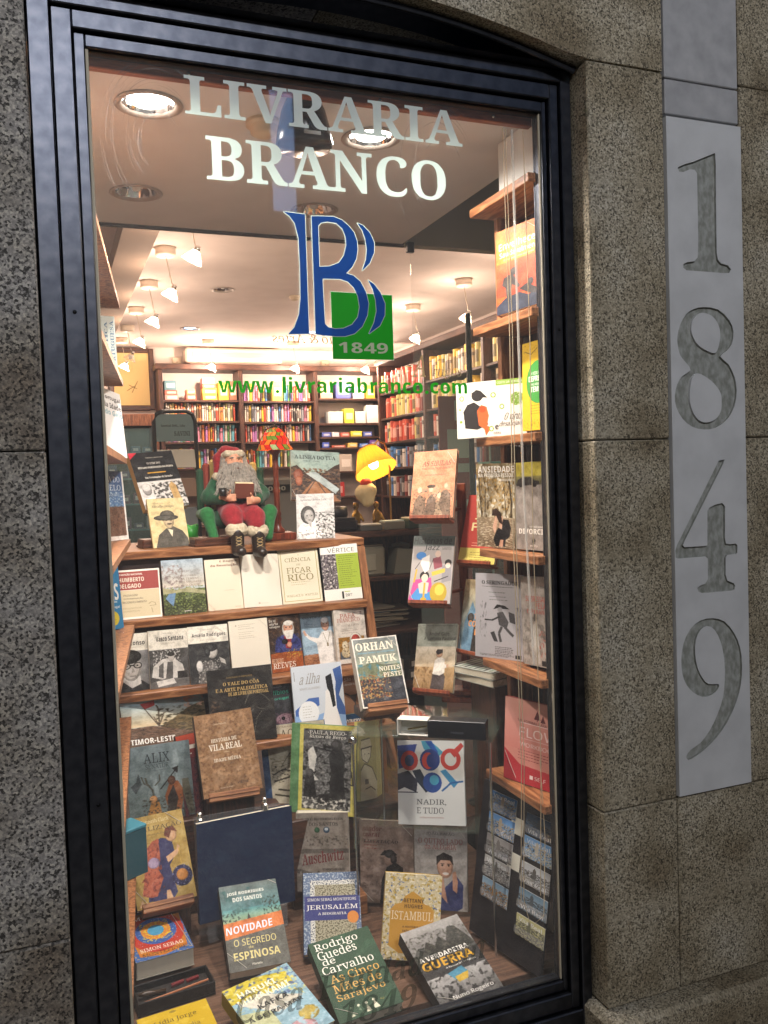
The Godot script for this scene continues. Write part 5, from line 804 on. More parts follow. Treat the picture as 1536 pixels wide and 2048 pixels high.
func _ready() -> void:
	rng.seed = 11
	# camera, sky and exposure
	var cam := Camera3D.new()
	cam.name = "camera"
	cam.fov = 61.85
	cam.near = 0.05
	cam.far = 200.0
	add_child(cam)
	cam.transform = Transform3D(Basis(Vector3(0.93026498, -0.03399898, 0.36530966), Vector3(0.04655255, 0.99858752, -0.02560911), Vector3(-0.36392298, 0.04082935, 0.93053373)), Vector3(0, 1.55, 1.75))
	cam.current = true
	var we := WorldEnvironment.new()
	we.name = "environment"
	var env := Environment.new()
	env.background_mode = Environment.BG_SKY
	var sm := ProceduralSkyMaterial.new()
	sm.sky_top_color = Color("2a3550")
	sm.sky_horizon_color = Color("4a4f5c")
	sm.ground_bottom_color = Color("1a1814")
	sm.ground_horizon_color = Color("3a362f")
	sm.sun_angle_max = 0.0
	var sky := Sky.new()
	sky.sky_material = sm
	env.sky = sky
	env.background_energy_multiplier = 0.3
	env.tonemap_mode = Environment.TONE_MAPPER_LINEAR
	env.tonemap_exposure = 1.0
	env.sdfgi_enabled = true
	env.ssao_enabled = true
	env.ssil_enabled = true
	we.environment = env
	add_child(we)
	for f in [["Droid Sans", 400], ["Droid Serif", 400], ["Droid Sans", 700], ["Droid Serif", 700]]:
		var sf := SystemFont.new()
		sf.font_names = PackedStringArray([f[0]])
		sf.font_weight = f[1]
		fonts.append(sf)
	shared_materials()
	facade()
	shop_window()
	room()
	display_furniture()
	display_books()
	figures()
	shop_fittings()
	far_books()
	street_lamp()
	opposite_side()

func shared_materials() -> void:
	atlas = Image.create(2048, 2048, false, Image.FORMAT_RGB8)
	atlas_mat = StandardMaterial3D.new()
	atlas_mat.roughness = 0.5
	atlas_mat.metallic_specular = 0.32
	ink = StandardMaterial3D.new()
	ink.vertex_color_use_as_albedo = true
	ink.roughness = 0.45
	paper = StandardMaterial3D.new()
	paper.albedo_texture = ramp_tex(noise_of(FastNoiseLite.TYPE_SIMPLEX, 0.05, 4, 3), [[0.0, "b0a68f"], [0.5, "d6cdb8"], [1.0, "e2dac8"]], 256)
	paper.uv1_triplanar = true
	paper.uv1_scale = Vector3(3, 3, 160)
	paper.roughness = 0.9
	oak_x = wood("6b3f20", "94603a", "a8744a", 0)
	oak_y = wood("6b3f20", "94603a", "a8744a", 1)
	oak_z = wood("6b3f20", "94603a", "a8744a", 2)
	brown_x = wood("2e1a12", "47291b", "573422", 0, 0.5, 8)
	brown_y = wood("2e1a12", "47291b", "573422", 1, 0.5, 8)
	brown_z = wood("2e1a12", "47291b", "573422", 2, 0.5, 8)
	steel = plain("c9c9c6", 0.25, 1.0)

# ---------------------------------------------------------------- outside
func block(wall: Node3D, m, x0: float, y0: float, x1: float, y1: float, z1 := 0.0, zb := -0.24) -> void:
	part(wall, "granite_block", box(Vector3(x1 - x0 - 0.003, y1 - y0 - 0.003, z1 - zb), 0.003), m, Vector3((x0 + x1) * 0.5, (y0 + y1) * 0.5, (z1 + zb) * 0.5))

func arch_y(x: float) -> float:
	return 2.61 - 0.235 * pow((x - 0.62) / 0.62, 2.0) * 0.36

func facade() -> void:
	var grey := granite([[0.0, "33312f"], [0.24, "4a4846"], [0.32, "858381"], [0.55, "9b9896"], [0.7, "b0ada8"], [0.86, "c4c0b8"], [1.0, "dad6ce"]], 21, [[0.1, "b8ab9a"], [0.38, "dcd6ca"], [0.6, "f4f1ea"], [1.0, "ffffff"]])
	var tan_m := granite([[0.0, "38342d"], [0.22, "544e44"], [0.31, "8a8474"], [0.55, "a39c8c"], [0.72, "b8b1a1"], [0.88, "cbc5b6"], [1.0, "dcd7ca"]], 33, [[0.1, "bdb29f"], [0.35, "dbd4c5"], [0.6, "f2ede2"], [1.0, "ffffff"]])
	grey.uv1_scale = Vector3.ONE * 2.6
	var wl := thing("granite_wall", "grey speckled granite wall left of the window frame", "wall")
	for r in [[-0.02, 0.672], [0.672, 1.622], [1.622, 2.53], [2.53, 3.4]]:
		block(wl, grey, -1.6, r[0], 0.0, r[1])
		block(wl, grey, -3.2, r[0], -1.6, r[1])
	var wr := thing("granite_wall", "brown speckled granite wall around the carved stone strip", "wall")
	for r in [[0.2, 0.7], [0.7, 1.622], [1.622, 2.53]]:
		block(wr, tan_m, 1.24, r[0], 1.4675, r[1])
		if r[0] > 0.5:
			block(wr, tan_m, 1.7085, r[0], 2.9, r[1])
		else:
			block(wr, tan_m, 1.4675, r[0], 2.9, r[1])
		block(wr, tan_m, 2.9, r[0], 4.2, r[1])
	# arched lintel stones
	var st := PackedVector2Array()
	for i in 13:
		var x := 0.62 + 0.845 * i / 12.0
		st.append(Vector2(x, arch_y(minf(x, 1.24)) if x < 1.24 else 2.5325))
	st.append(Vector2(1.465, 3.4))
	st.append(Vector2(0.62, 3.4))
	part(wr, "granite_block", prism(st, -0.24, 0.0), tan_m)
	var sl := PackedVector2Array()
	for i in 13:
		var x := 0.616 - 0.616 * i / 12.0
		sl.append(Vector2(x, arch_y(x)))
	sl.append(Vector2(0.0, 3.4))
	sl.append(Vector2(0.616, 3.4))
	part(wl, "granite_block", prism(sl, -0.24, 0.0), grey)
	block(wr, tan_m, 1.7085, 2.53, 2.9, 3.4)
	block(wr, tan_m, 2.9, 2.53, 4.2, 3.4)
	part(wr, "joint_filling", box(Vector3(4.3, 3.4, 0.02)), plain("3a342c", 0.95), Vector3(3.385, 1.72, -0.22))
	part(wl, "joint_filling", box(Vector3(3.2, 3.4, 0.02)), plain("35342f", 0.95), Vector3(-1.6, 1.72, -0.22))
	# plinth under the wall: projects a little
	var pl := thing("stone_plinth", "worn pale granite plinth course along the foot of the wall", "plinth")
	for r in [[1.21, 2.4], [2.4, 4.2]]:
		part(pl, "plinth_stone", box(Vector3(r[1] - r[0] - 0.005, 0.215, 0.3), 0.012), tan_m, Vector3((r[0] + r[1]) * 0.5, 0.09, -0.09))
	part(pl, "sill_stone", box(Vector3(1.2, 0.14, 0.3), 0.01), grey, Vector3(0.605, 0.05, -0.1))
	# carved strip
	var marble := StandardMaterial3D.new()
	marble.albedo_texture = ramp_tex(noise_of(FastNoiseLite.TYPE_SIMPLEX_SMOOTH, 0.01, 6, 5), [[0.15, "bcbdbd"], [0.5, "c3c4c4"], [0.9, "c9caca"]], 512)
	marble.roughness = 0.55
	marble.uv1_triplanar = true
	marble.uv1_world_triplanar = true
	marble.uv1_scale = Vector3.ONE * 1.4
	var old := marble.duplicate()
	old.albedo_texture = ramp_tex(noise_of(FastNoiseLite.TYPE_SIMPLEX_SMOOTH, 0.02, 16, 5), [[0.0, "979798"], [0.5, "a4a4a5"], [1.0, "b0b0b0"]], 512)
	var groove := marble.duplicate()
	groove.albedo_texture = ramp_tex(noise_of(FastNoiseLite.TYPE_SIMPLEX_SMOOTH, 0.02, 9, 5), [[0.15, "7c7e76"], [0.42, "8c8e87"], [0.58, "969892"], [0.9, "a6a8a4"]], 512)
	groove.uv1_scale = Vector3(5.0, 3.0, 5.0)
	var sp := thing("carved_stone_strip", "pale stone strip carved with the year 1849, set in the granite", "stone strip")
	for r in [[2.43, 2.515], [2.519, 3.4]]:
		part(sp, "upper_slab", box(Vector3(0.233, r[1] - r[0], 0.2), 0.002), old, Vector3(1.587, (r[0] + r[1]) * 0.5, -0.098))
	var cut := CSGCombiner3D.new()
	cut.name = "carved_slab"
	sp.add_child(cut)
	var slab := CSGBox3D.new()
	slab.size = Vector3(0.2375, 1.716, 0.2)
	slab.position = Vector3(1.5872, 1.5635, -0.093)
	slab.material = marble
	cut.add_child(slab)
	for d in [[ONE, true], [EIGHT, true], [EIGHT_TOP, false], [EIGHT_LOW, false], [FOUR, true], [NINE, true]]:
		var c := CSGPolygon3D.new()
		c.polygon = d[0]
		c.mode = CSGPolygon3D.MODE_DEPTH
		if d[1]:
			c.depth = 0.03
			c.position = Vector3(0, 0, 0.0305)
			c.operation = CSGShape3D.OPERATION_SUBTRACTION
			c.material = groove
		else:
			c.depth = 0.02
			c.position = Vector3(0, 0, 0.007)
			c.operation = CSGShape3D.OPERATION_UNION
			c.material = marble
		cut.add_child(c)
	struct("pavement", box(Vector3(30, 0.1, 14), 0.001), grey, Vector3(0, -0.075, 6.6))

func opposite_side() -> void:
	# the house across the street, mirrored faintly in the top of the pane
	var b := thing("opposite_house", "rendered house across the street with bluish lit windows", "house", Vector3(0, -0.02, 6.6))
	part(b, "wall", box(Vector3(16.0, 8.5, 0.3), 0.01), plain("6d665c", 0.9), Vector3(1.5, 4.25, 0.16))
	var pane := glow("8fb4e8", 2.6, "8fb4e8")
	for x in [-3.2, -0.6, 1.95, 4.65]:
		var w := part(b, "window", box(Vector3(1.0, 1.7, 0.06), 0.01), plain("3a3835", 0.6), Vector3(x, 6.4, 0.0))
		if x > 0.0:
			for k in [-0.235, 0.235]:
				part(w, "lit_window_pane", box(Vector3(0.42, 1.55, 0.01), 0.002), pane, Vector3(k, 0, -0.036))
		else:
			part(w, "window_pane", box(Vector3(0.88, 1.55, 0.01), 0.002), plain("14161a", 0.1), Vector3(0, 0, -0.036))
	var d := part(b, "stair_window", box(Vector3(0.34, 1.3, 0.06), 0.01), plain("3a3835", 0.6), Vector3(2.37, 4.9, 0.0))
	part(d, "lit_window_pane", box(Vector3(0.24, 1.2, 0.01), 0.002), pane, Vector3(0, 0, -0.036))

func street_lamp() -> void:
	# a wall lantern across the street, out of the picture: it lights the stone and puts the sheen on the frame
	var t := thing("street_lantern", "street lantern on a post across the pavement", "street lamp", Vector3(0.15, -0.02, 4.4))
	part(t, "post", lathe([[0.0, 0.0], [0.12, 0.0], [0.12, 0.25], [0.05, 0.4], [0.04, 4.1], [0.07, 4.15], [0.0, 4.15]], 14), plain("1c1d1f", 0.5, 0.6))
	part(t, "lantern_cap", lathe([[0.0, 4.85], [0.05, 4.8], [0.26, 4.66], [0.24, 4.64], [0.0, 4.64]], 6), plain("1c1d1f", 0.5, 0.6))
	part(t, "lantern_glass", lathe([[0.1, 4.16], [0.2, 4.62]], 6), glass(0.1))
	part(t, "bulb", lathe([[0.0, 4.28], [0.09, 4.3], [0.12, 4.4], [0.09, 4.5], [0.0, 4.52]], 14), glow("dfe6ff", 12.0))
	lamp(t, "omni", Vector3(0, 4.4, 0), 13.5, Color("f0f0f4"), 0.12)

# ---------------------------------------------------------------- the window
func ring(parent: Node, n: String, m, x0: float, y0: float, x1: float, y1: float, wl: float, wr: float, wt: float, wb: float, z0: float, z1: float) -> void:
	# four mitre-free members of one frame
	var b := 0.0025
	bar(parent, n, m, Vector3(x0, y0, z0), Vector3(x0 + wl, y1, z1), b)
	bar(parent, n, m, Vector3(x1 - wr, y0, z0), Vector3(x1, y1, z1), b)
	bar(parent, n, m, Vector3(x0 + wl, y1 - wt, z0), Vector3(x1 - wr, y1, z1 - 0.0005), b)
	bar(parent, n, m, Vector3(x0 + wl, y0, z0), Vector3(x1 - wr, y0 + wb, z1 - 0.0005), b)

func shop_window() -> void:
	var metal := StandardMaterial3D.new()
	metal.albedo_texture = ramp_tex(noise_of(FastNoiseLite.TYPE_SIMPLEX_SMOOTH, 0.02, 12, 4), [[0.2, "43464e"], [0.5, "4a4d55"], [0.8, "52545b"]], 256)
	metal.uv1_triplanar = true
	metal.uv1_scale = Vector3(4, 4, 4)
	metal.metallic = 1.0
	metal.roughness = 0.4
	var f := thing("window_frame", "dark bronze metal shop window frame with stepped mouldings and arched head", "window frame")
	bar(f, "frame_core", metal, Vector3(0.001, 0.124, -0.134), Vector3(0.1085, 2.53, -0.1285), 0.001)
	bar(f, "frame_core", metal, Vector3(1.17, 0.124, -0.134), Vector3(1.239, 2.53, -0.1285), 0.001)
	bar(f, "frame_core", metal, Vector3(0.109, 2.434, -0.134), Vector3(1.1695, 2.53, -0.1285), 0.001)
	bar(f, "frame_core", metal, Vector3(0.109, 0.124, -0.134), Vector3(1.1695, 0.2445, -0.1285), 0.001)
	ring(f, "outer_moulding", metal, 0.002, 0.125, 1.238, 2.527, 0.042, 0.028, 0.028, 0.05, -0.128, -0.062)
	ring(f, "middle_moulding", metal, 0.046, 0.177, 1.208, 2.497, 0.039, 0.024, 0.036, 0.04, -0.128, -0.074)
	ring(f, "inner_moulding", metal, 0.087, 0.219, 1.182, 2.459, 0.022, 0.012, 0.026, 0.026, -0.128, -0.088)
	var bead := plain("b9b09a", 0.6)
	bar(f, "glazing_bead", bead, Vector3(0.1095, 0.2455, -0.1035), Vector3(0.1155, 2.4325, -0.095), 0.001)
	bar(f, "glazing_bead", bead, Vector3(1.166, 0.2455, -0.1035), Vector3(1.1695, 2.4325, -0.097), 0.001)
	bar(f, "glazing_gasket", plain("1a1a1b", 0.6), Vector3(0.116, 0.2455, -0.1035), Vector3(1.1655, 0.249, -0.098), 0.001)
	bar(f, "glazing_gasket", plain("1a1a1b", 0.6), Vector3(0.116, 2.429, -0.1035), Vector3(1.1655, 2.4325, -0.098), 0.001)
	for e in [Vector3(0.065, 0.9, -0.0735), Vector3(0.065, 1.9, -0.0735), Vector3(1.196, 0.9, -0.0735), Vector3(1.196, 1.9, -0.0735)]:
		part(f, "screw", lathe([[0.0, 0.0015], [0.0035, 0.001], [0.004, 0.0]], 10), plain("2a2a2c", 0.35, 0.9), e, Basis(Vector3.RIGHT, PI / 2))
	# arched head panel
	var pts := PackedVector2Array()
	for i in 17:
		var x := 0.004 + 1.232 * i / 16.0
		pts.append(Vector2(x, arch_y(x) - 0.003))
	pts.append(Vector2(1.236, 2.5285))
	pts.append(Vector2(0.004, 2.5285))
	part(f, "head_panel", prism(pts, -0.128, -0.036), metal)
	var rim := []
	for i in 17:
		var x := 0.01 + 1.22 * i / 16.0
		rim.append(Vector3(x, arch_y(x) - 0.014, -0.034))
	part(f, "arch_bead", tube(rim, 0.006, 8), metal)
	# pane with its lettering
	var g := thing("window_pane", "large shop window pane with white, blue and green lettering", "window pane", Vector3(0.64, 1.339, -0.1075))
	part(g, "glass", box(Vector3(1.056, 2.182, 0.007), 0.0005), glass(0.02))
	smears(g)
	var off := Vector3(0.64, 1.339, -0.1075)
	var front := func(_x: float, _y: float) -> float: return -0.1035
	var vinyl: StandardMaterial3D = ink.duplicate()
	vinyl.backlight_enabled = true
	vinyl.backlight = Color("98a29e")
	var colour_vinyl: StandardMaterial3D = ink.duplicate()
	colour_vinyl.backlight_enabled = true
	colour_vinyl.backlight = Color("a5b5aa")
	var w := begin()
	text_into(w, "LIVRARIA", 3, "d3ddd8", gp(0.6215, 2.358), 0.642 * GK, 0.079 * GK, front)
	text_into(w, "BRANCO", 3, "d3ddd8", gp(0.618, 2.233), 0.556 * GK, 0.09 * GK, front)
	part(g, "white_lettering", w.commit(), vinyl, -off)
	var u := begin()
	text_into(u, "www.livrariabranco.com", 2, "2fae2a", gp(0.6405, 1.758), 0.59 * GK, 0.036 * GK, front)
	part(g, "web_address", u.commit(), colour_vinyl, -off)
	var lg := begin()
	var sq := PackedVector2Array([gp(0.604, 1.817), gp(0.75, 1.8175), gp(0.7505, 1.964), gp(0.604, 1.9655)])
	for p in Geometry2D.offset_polygon(sq, 0.001):
		flat(p, -0.1038, lg, Color("c9d6c4"))
	flat(sq, -0.1036, lg, Color("18a81c"))
	var z := -0.1034
	for shape in [LOGO_STEM, LOGO_BAR, LOGO_UP, LOGO_LOW, LOGO_C1, LOGO_C2]:
		for p in Geometry2D.offset_polygon(shape, 0.0016, Geometry2D.JOIN_ROUND):
			flat(p, z, lg, Color("d6dbd9"))
		z += 0.00003
	for shape in [LOGO_STEM, LOGO_BAR, LOGO_UP, LOGO_LOW, LOGO_C1, LOGO_C2]:
		flat(shape, -0.1030, lg, Color("1258b8"))
	var zl := func(_x: float, _y: float) -> float: return -0.1032
	text_into(lg, "1849", 2, "e4e2c4", gp(0.677, 1.843), 0.118 * GK, 0.024 * GK, zl)
	part(g, "logo", lg.commit(), colour_vinyl, -off)
	var ca := begin()
	text_into(ca, "Casa", 3, "3c3f38", gp(0.405, 0.398), 0.155, 0.068, front, 0.2)
	text_into(ca, "Fundada em", 3, "3c3f38", gp(0.73, 0.402), 0.43, 0.062, front, 0.2)
	text_into(ca, "1849", 3, "3c3f38", gp(0.66, 0.325), 0.19, 0.06, front, 0.2)
	var smoke := StandardMaterial3D.new()
	smoke.transparency = BaseMaterial3D.TRANSPARENCY_ALPHA
	smoke.albedo_color = Color(0.33, 0.35, 0.31, 0.55)
	smoke.roughness = 0.5
	part(g, "founding_line", ca.commit(), smoke, -off)

func smears(g: Node3D) -> void:
	# dried wipe marks on the inside of the pane, round the lit lamp and by the jamb
	var st := begin()
	rng.seed = 19
	for i in 90:
		var c := Vector2(-0.39, 0.93) if i < 64 else Vector2(0.26, 0.93)
		var r := rng.randf_range(0.045, 0.15)
		var a0 := rng.randf_range(0.2, 3.6)
		var da := rng.randf_range(0.3, 1.1)
		var wd := rng.randf_range(0.0006, 0.0024)
		for k in 8:
			var q := []
			for e in [[k, 0.0], [k + 1, 0.0], [k + 1, 1.0], [k, 1.0]]:
				var a: float = a0 + da * e[0] / 8.0
				var rr: float = r + wd * (e[1] - 0.5) * sin(PI * (e[0] + 0.3) / 8.6)
				q.append(Vector3(clampf(c.x + cos(a) * rr * 0.8, -0.522, 0.522), clampf(c.y + sin(a) * rr * 1.2, -1.08, 1.086), -0.0042))
			quad(st, q[0], q[1], q[2], q[3], Vector3.BACK)
	var film := StandardMaterial3D.new()
	film.transparency = BaseMaterial3D.TRANSPARENCY_ALPHA
	film.albedo_color = Color(0.85, 0.87, 0.88, 0.16)
	film.roughness = 0.9
	part(g, "wipe_marks", st.commit(), film)

func gp(x: float, y: float) -> Vector2:
	return Vector2(x * GK, 1.55 + (y - 1.55) * GK)

# ---------------------------------------------------------------- the room behind
func room() -> void:
	var plaster := StandardMaterial3D.new()
	plaster.albedo_texture = ramp_tex(noise_of(FastNoiseLite.TYPE_SIMPLEX_SMOOTH, 0.012, 2, 5), [[0.0, "cbbeb6"], [1.0, "d6cac2"]], 256)
	plaster.uv1_triplanar = true
	plaster.uv1_world_triplanar = true
	plaster.roughness = 0.9
	var taupe := StandardMaterial3D.new()
	taupe.albedo_texture = ramp_tex(noise_of(FastNoiseLite.TYPE_SIMPLEX_SMOOTH, 0.015, 7, 4), [[0.0, "c2c0bc"], [1.0, "cdcbc7"]], 256)
	taupe.uv1_triplanar = true
	taupe.roughness = 0.75
	var olive := plain("948f78", 0.8)
	struct("shop_floor", box(Vector3(5.6, 0.06, 6.3), 0.001), brown_z, Vector3(1.2, 0.12, -4.5))
	struct("display_floor", box(Vector3(1.42, 0.04, 1.44), 0.001), wood("4d3628", "644938", "725544", 0, 0.55, 14), Vector3(0.66, 0.18, -0.94))
	pierced("ceiling", Vector3(5.6, 0.06, 6.3), plaster, Vector3(1.2, 3.03, -4.5), [Vector2(1.29, -4.72), Vector2(1.3, -6.4), Vector2(2.5, -6.41)], 0.076)
	pierced("display_ceiling", Vector3(1.32, 0.06, 1.2), taupe, Vector3(0.66, 2.48, -0.735), [Vector2(0.263, -0.36), Vector2(0.84, -0.4), Vector2(0.293, -1.0), Vector2(0.87, -1.02)], 0.066)
	struct("ceiling_edge", box(Vector3(1.34, 0.05, 0.012), 0.001), plain("2f2522", 0.7), Vector3(0.66, 2.465, -1.344))
	struct("header_wall", box(Vector3(5.6, 0.56, 0.05), 0.001), olive, Vector3(1.2, 2.735, -1.38))
	struct("wall_back", box(Vector3(5.6, 3.0, 0.08), 0.001), plaster, Vector3(1.2, 1.55, -7.62))
	struct("wall_right", box(Vector3(0.08, 3.0, 7.4), 0.001), plaster, Vector3(3.84, 1.55, -3.9))
	struct("wall_left", box(Vector3(0.08, 3.0, 6.3), 0.001), plaster, Vector3(-1.5, 1.55, -4.5))
	struct("alcove_wall_left", box(Vector3(0.03, 2.36, 1.2), 0.001), plaster, Vector3(0.0, 1.37, -0.82))
	struct("alcove_wall_right", box(Vector3(0.03, 2.35, 0.37), 0.001), plain("d6d6d0", 0.7), Vector3(1.33, 1.275, -0.325))
	struct("alcove_wall_end", box(Vector3(1.5, 2.8, 0.03), 0.001), plaster, Vector3(-0.78, 1.55, -1.36))
	var beam := StandardMaterial3D.new()
	beam.albedo_color = Color("8a7868")
	beam.roughness = 0.9
	struct("ceiling_beam", box(Vector3(0.19, 0.1, 6.1), 0.002), beam, Vector3(0.52, 2.949, -4.4))
	struct("jamb_lining", box(Vector3(0.12, 0.146, 0.2), 0.002), plain("dfe0da", 0.6), Vector3(1.245, 2.374, -0.235))
	# timber rail inside the top of the pane
	var rail := thing("curtain_rail", "reddish timber rail screwed along the window head", "rail", Vector3(0.64, 2.431, -0.142))
	part(rail, "board", box(Vector3(1.06, 0.035, 0.02), 0.002), wood("5a2a18", "7d3f26", "8d4d30", 0, 0.4, 19))
	for x in [-0.32, 0.12, 0.42]:
		part(rail, "screw", lathe([[0.0, 0.004], [0.004, 0.003], [0.005, 0.0]], 10), steel, Vector3(x, -0.004, 0.0101), Basis(Vector3.RIGHT, PI / 2))
	# recessed downlights in the display ceiling
	for d in [[0.263, -0.36, true, "lit downlight in the display ceiling near the left jamb"], [0.84, -0.4, true, "lit downlight in the display ceiling behind the white lettering"], [0.293, -1.0, false, "unlit downlight at the back left of the display ceiling"], [0.87, -1.02, false, "unlit downlight at the back of the display ceiling behind the blue logo"]]:
		downlight(Vector3(d[0], 2.45, d[1]), d[2], d[3], 1.0, Color("fff6ec"), 3.5)
	for d in [[1.29, -4.72, false, "unlit downlight in the middle of the shop ceiling"], [1.3, -6.4, true, "bluish downlight in the shop ceiling above the air conditioner"], [2.5, -6.41, true, "bluish downlight in the shop ceiling under the blue logo"]]:
		downlight(Vector3(d[0], 3.0, d[1]), d[2], d[3], 1.15, Color("a8d4ff"), 0.5)
	# pendants
	var warm := Color("ffe0c8")
	for i in 7:
		pendant(Vector3(0.735, 3.0, [-1.9, -2.75, -3.66, -4.57, -5.52, -6.37, -7.04][i]), warm, 0.5, "white pendant spot with frosted flower shade, %s of the left row" % ordinals[i], i == 5)
	for i in 3:
		pendant(Vector3([1.575, 2.46, 3.25][i], 3.0, -7.0), warm, 1.3, "white pendant spot by the back bookcase, %s from the left" % ordinals[i], false)
	for i in 5:
		pendant(Vector3(2.95, 3.0, -5.9 + 0.95 * i), warm, 0.6, "white pendant spot by the right wall, %s from the back" % ordinals[i], false)
	# beam smoke detector, sensor on the alcove ceiling
	for s in [[Vector3(1.88, 3.0, -4.83), "round cream smoke detector on the shop ceiling"], [Vector3(0.545, 2.45, -0.38), "small cream sensor on the display ceiling"]]:
		var t := thing("smoke_detector", s[1], "smoke detector", s[0])
		part(t, "base", lathe([[0.0, 0.0], [0.045, 0.0], [0.045, -0.012], [0.0, -0.012]], 18), plain("cdbda2", 0.6))
		part(t, "sensor_cap", lathe([[0.036, -0.0125], [0.034, -0.03], [0.02, -0.036], [0.0, -0.037]], 18), plain("c2b196", 0.6))
	var sp := thing("hanging_speaker", "black bell shaped speaker hanging behind the lettering", "speaker", Vector3(0.602, 2.45, -0.225))
	part(sp, "stem", lathe([[0.012, 0.0], [0.012, -0.02]], 10), plain("1b1b1c", 0.4))
	part(sp, "bell", lathe([[0.0, -0.0], [0.04, -0.004], [0.052, -0.03], [0.062, -0.07], [0.068, -0.108], [0.064, -0.116], [0.0, -0.12]], 28), plain("161518", 0.25))
	part(sp, "rating_plate", box(Vector3(0.04, 0.008, 0.001), 0.0002), plain("8f8d88", 0.6), Vector3(0.0, -0.104, 0.0676))
	# glass partition at the right
	var pt := thing("glass_partition", "frameless glass panel with etched lettering behind the right shelves", "glass partition", Vector3(1.345, 0.2, -1.34))
	part(pt, "glass", box(Vector3(0.9, 2.24, 0.008), 0.0005), glass(0.05, "cfe6dc"), Vector3(0.46, 1.13, 0))
	part(pt, "corner_bracket", box(Vector3(0.03, 0.04, 0.02), 0.002), plain("3a332c", 0.4, 0.7), Vector3(0.01, 2.24, 0))
	var et := begin()
	var ez := func(_x: float, _y: float) -> float: return 0.006
	text_into(et, "A", 1, "cbbf9c", Vector2(0.035, 1.78), 0.06, 0.085, ez, 0.2)
	text_into(et, "rtigos", 1, "b9b39c", Vector2(0.15, 1.755), 0.13, 0.05, ez, 0.2)
	var frost: StandardMaterial3D = ink.duplicate()
	frost.backlight_enabled = true
	frost.backlight = Color("d9cda8")
	part(pt, "etched_lettering", et.commit(), frost)
	var e2 := thing("etched_line", "mirrored gilt lettering in front of the air conditioner", "lettering", Vector3(1.0, 2.075, -1.335))
	var e3 := begin()
	text_into(e3, "Escritório & Artes", 1, "c9b79a", Vector2.ZERO, 0.42, 0.035, func(_x: float, _y: float) -> float: return 0.0, 0.2)
	var gilt: StandardMaterial3D = ink.duplicate()
	gilt.backlight_enabled = true
	gilt.backlight = Color("d9c9a8")
	part(e2, "letters", e3.commit(), gilt, Vector3.ZERO, Basis(Vector3.UP, PI))
	var po := thing("shelf_pole", "black upright shelf pole behind the glass panel", "pole", Vector3(1.66, 0.15, -1.46))
	part(po, "tube", lathe([[0.0, 0.0], [0.012, 0.0], [0.012, 2.06], [0.009, 2.07], [0.0, 2.07]], 12), plain("151516", 0.35, 0.5))
	part(po, "foot_plate", lathe([[0.0, 0.0], [0.06, 0.0], [0.06, 0.006], [0.012, 0.012]], 16), plain("151516", 0.35, 0.5))

func pierced(n: String, size: Vector3, m, at: Vector3, holes: Array, r: float) -> void:
	var c := CSGBox3D.new()
	c.name = n
	c.size = size
	c.material = m
	c.position = at
	add_child(c)
	c.set_meta("kind", "structure")
	for h in holes:
		var k := CSGCylinder3D.new()
		k.radius = r
		k.height = 0.2
		k.sides = 40
		k.operation = CSGShape3D.OPERATION_SUBTRACTION
		k.material = m
		c.add_child(k)
		k.position = Vector3(h.x - at.x, 0, h.y - at.z)

func downlight(at: Vector3, lit: bool, label: String, k: float, col: Color, energy: float) -> void:
	var t := thing("downlight", label, "downlight", at, "recessed ceiling downlights")
	var chrome := plain("d0d2d4", 0.12, 1.0)
	part(t, "trim_ring", lathe([[0.064 * k, 0.002], [0.079 * k, -0.001], [0.08 * k, -0.003], [0.07 * k, -0.006], [0.063 * k, -0.002], [0.062 * k, 0.004]], 36), plain("9a9086", 0.4))
	part(t, "reflector", lathe([[0.063 * k, 0.003], [0.056 * k, 0.02], [0.043 * k, 0.036], [0.02 * k, 0.046], [0.0, 0.048]], 40, 0.035, 10), chrome)
	var b := lathe([[0.0, 0.004], [0.012, 0.006], [0.016, 0.018], [0.012, 0.036], [0.0, 0.04]], 14)
	if lit:
		part(t, "bulb", lathe([[0.0, 0.002], [0.04 * k, 0.004], [0.05 * k, 0.012], [0.03 * k, 0.032], [0.0, 0.034]], 28), glow(col, 14.0))
		lamp(t, "spot", Vector3(0, 0.0, 0), energy, col, 0.034, 80.0)
	else:
		part(t, "bulb", b, plain("d8d8d2", 0.15))

func pendant(at: Vector3, col: Color, energy: float, label: String, off: bool) -> void:
	var t := thing("pendant_spot", label, "pendant lamp", at, "pendant spots in the shop")
	part(t, "canopy", lathe([[0.0, 0.0], [0.062, 0.0], [0.062, -0.045], [0.055, -0.052], [0.0, -0.052]], 24), plain("d9cbb8", 0.5))
	rng.seed = hash(label)
	var d := Vector3(0.03 + rng.randf() * 0.015, -0.25, rng.randf_range(-0.02, 0.02))
	part(t, "cord", tube([Vector3(0, -0.05, 0), d], 0.003, 6), plain("b9aa98", 0.5, 0.4))
	var tilt := Basis(Vector3.BACK, -0.45) * Basis(Vector3.RIGHT, 0.2)
	part(t, "lamp_holder", lathe([[0.0, 0.03], [0.012, 0.028], [0.018, 0.0], [0.0, 0.0]], 12), steel, d, tilt)
	part(t, "glass_shade", lathe([[0.016, 0.0], [0.03, -0.02], [0.045, -0.045], [0.052, -0.062]], 24, 0.1, 6), glass(0.25, "fff2e0"), d, tilt)
	if off:
		part(t, "bulb", lathe([[0.0, -0.005], [0.02, -0.015], [0.022, -0.04], [0.0, -0.055]], 12), plain("cfcac0", 0.2), d, tilt)
	else:
		part(t, "bulb", lathe([[0.0, -0.004], [0.026, -0.012], [0.032, -0.036], [0.02, -0.056], [0.0, -0.06]], 14), glow("ffdcb4", 14.0), d, tilt)
		lamp(t, "omni", d + tilt * Vector3(0, -0.034, 0), energy, col, 0.03)

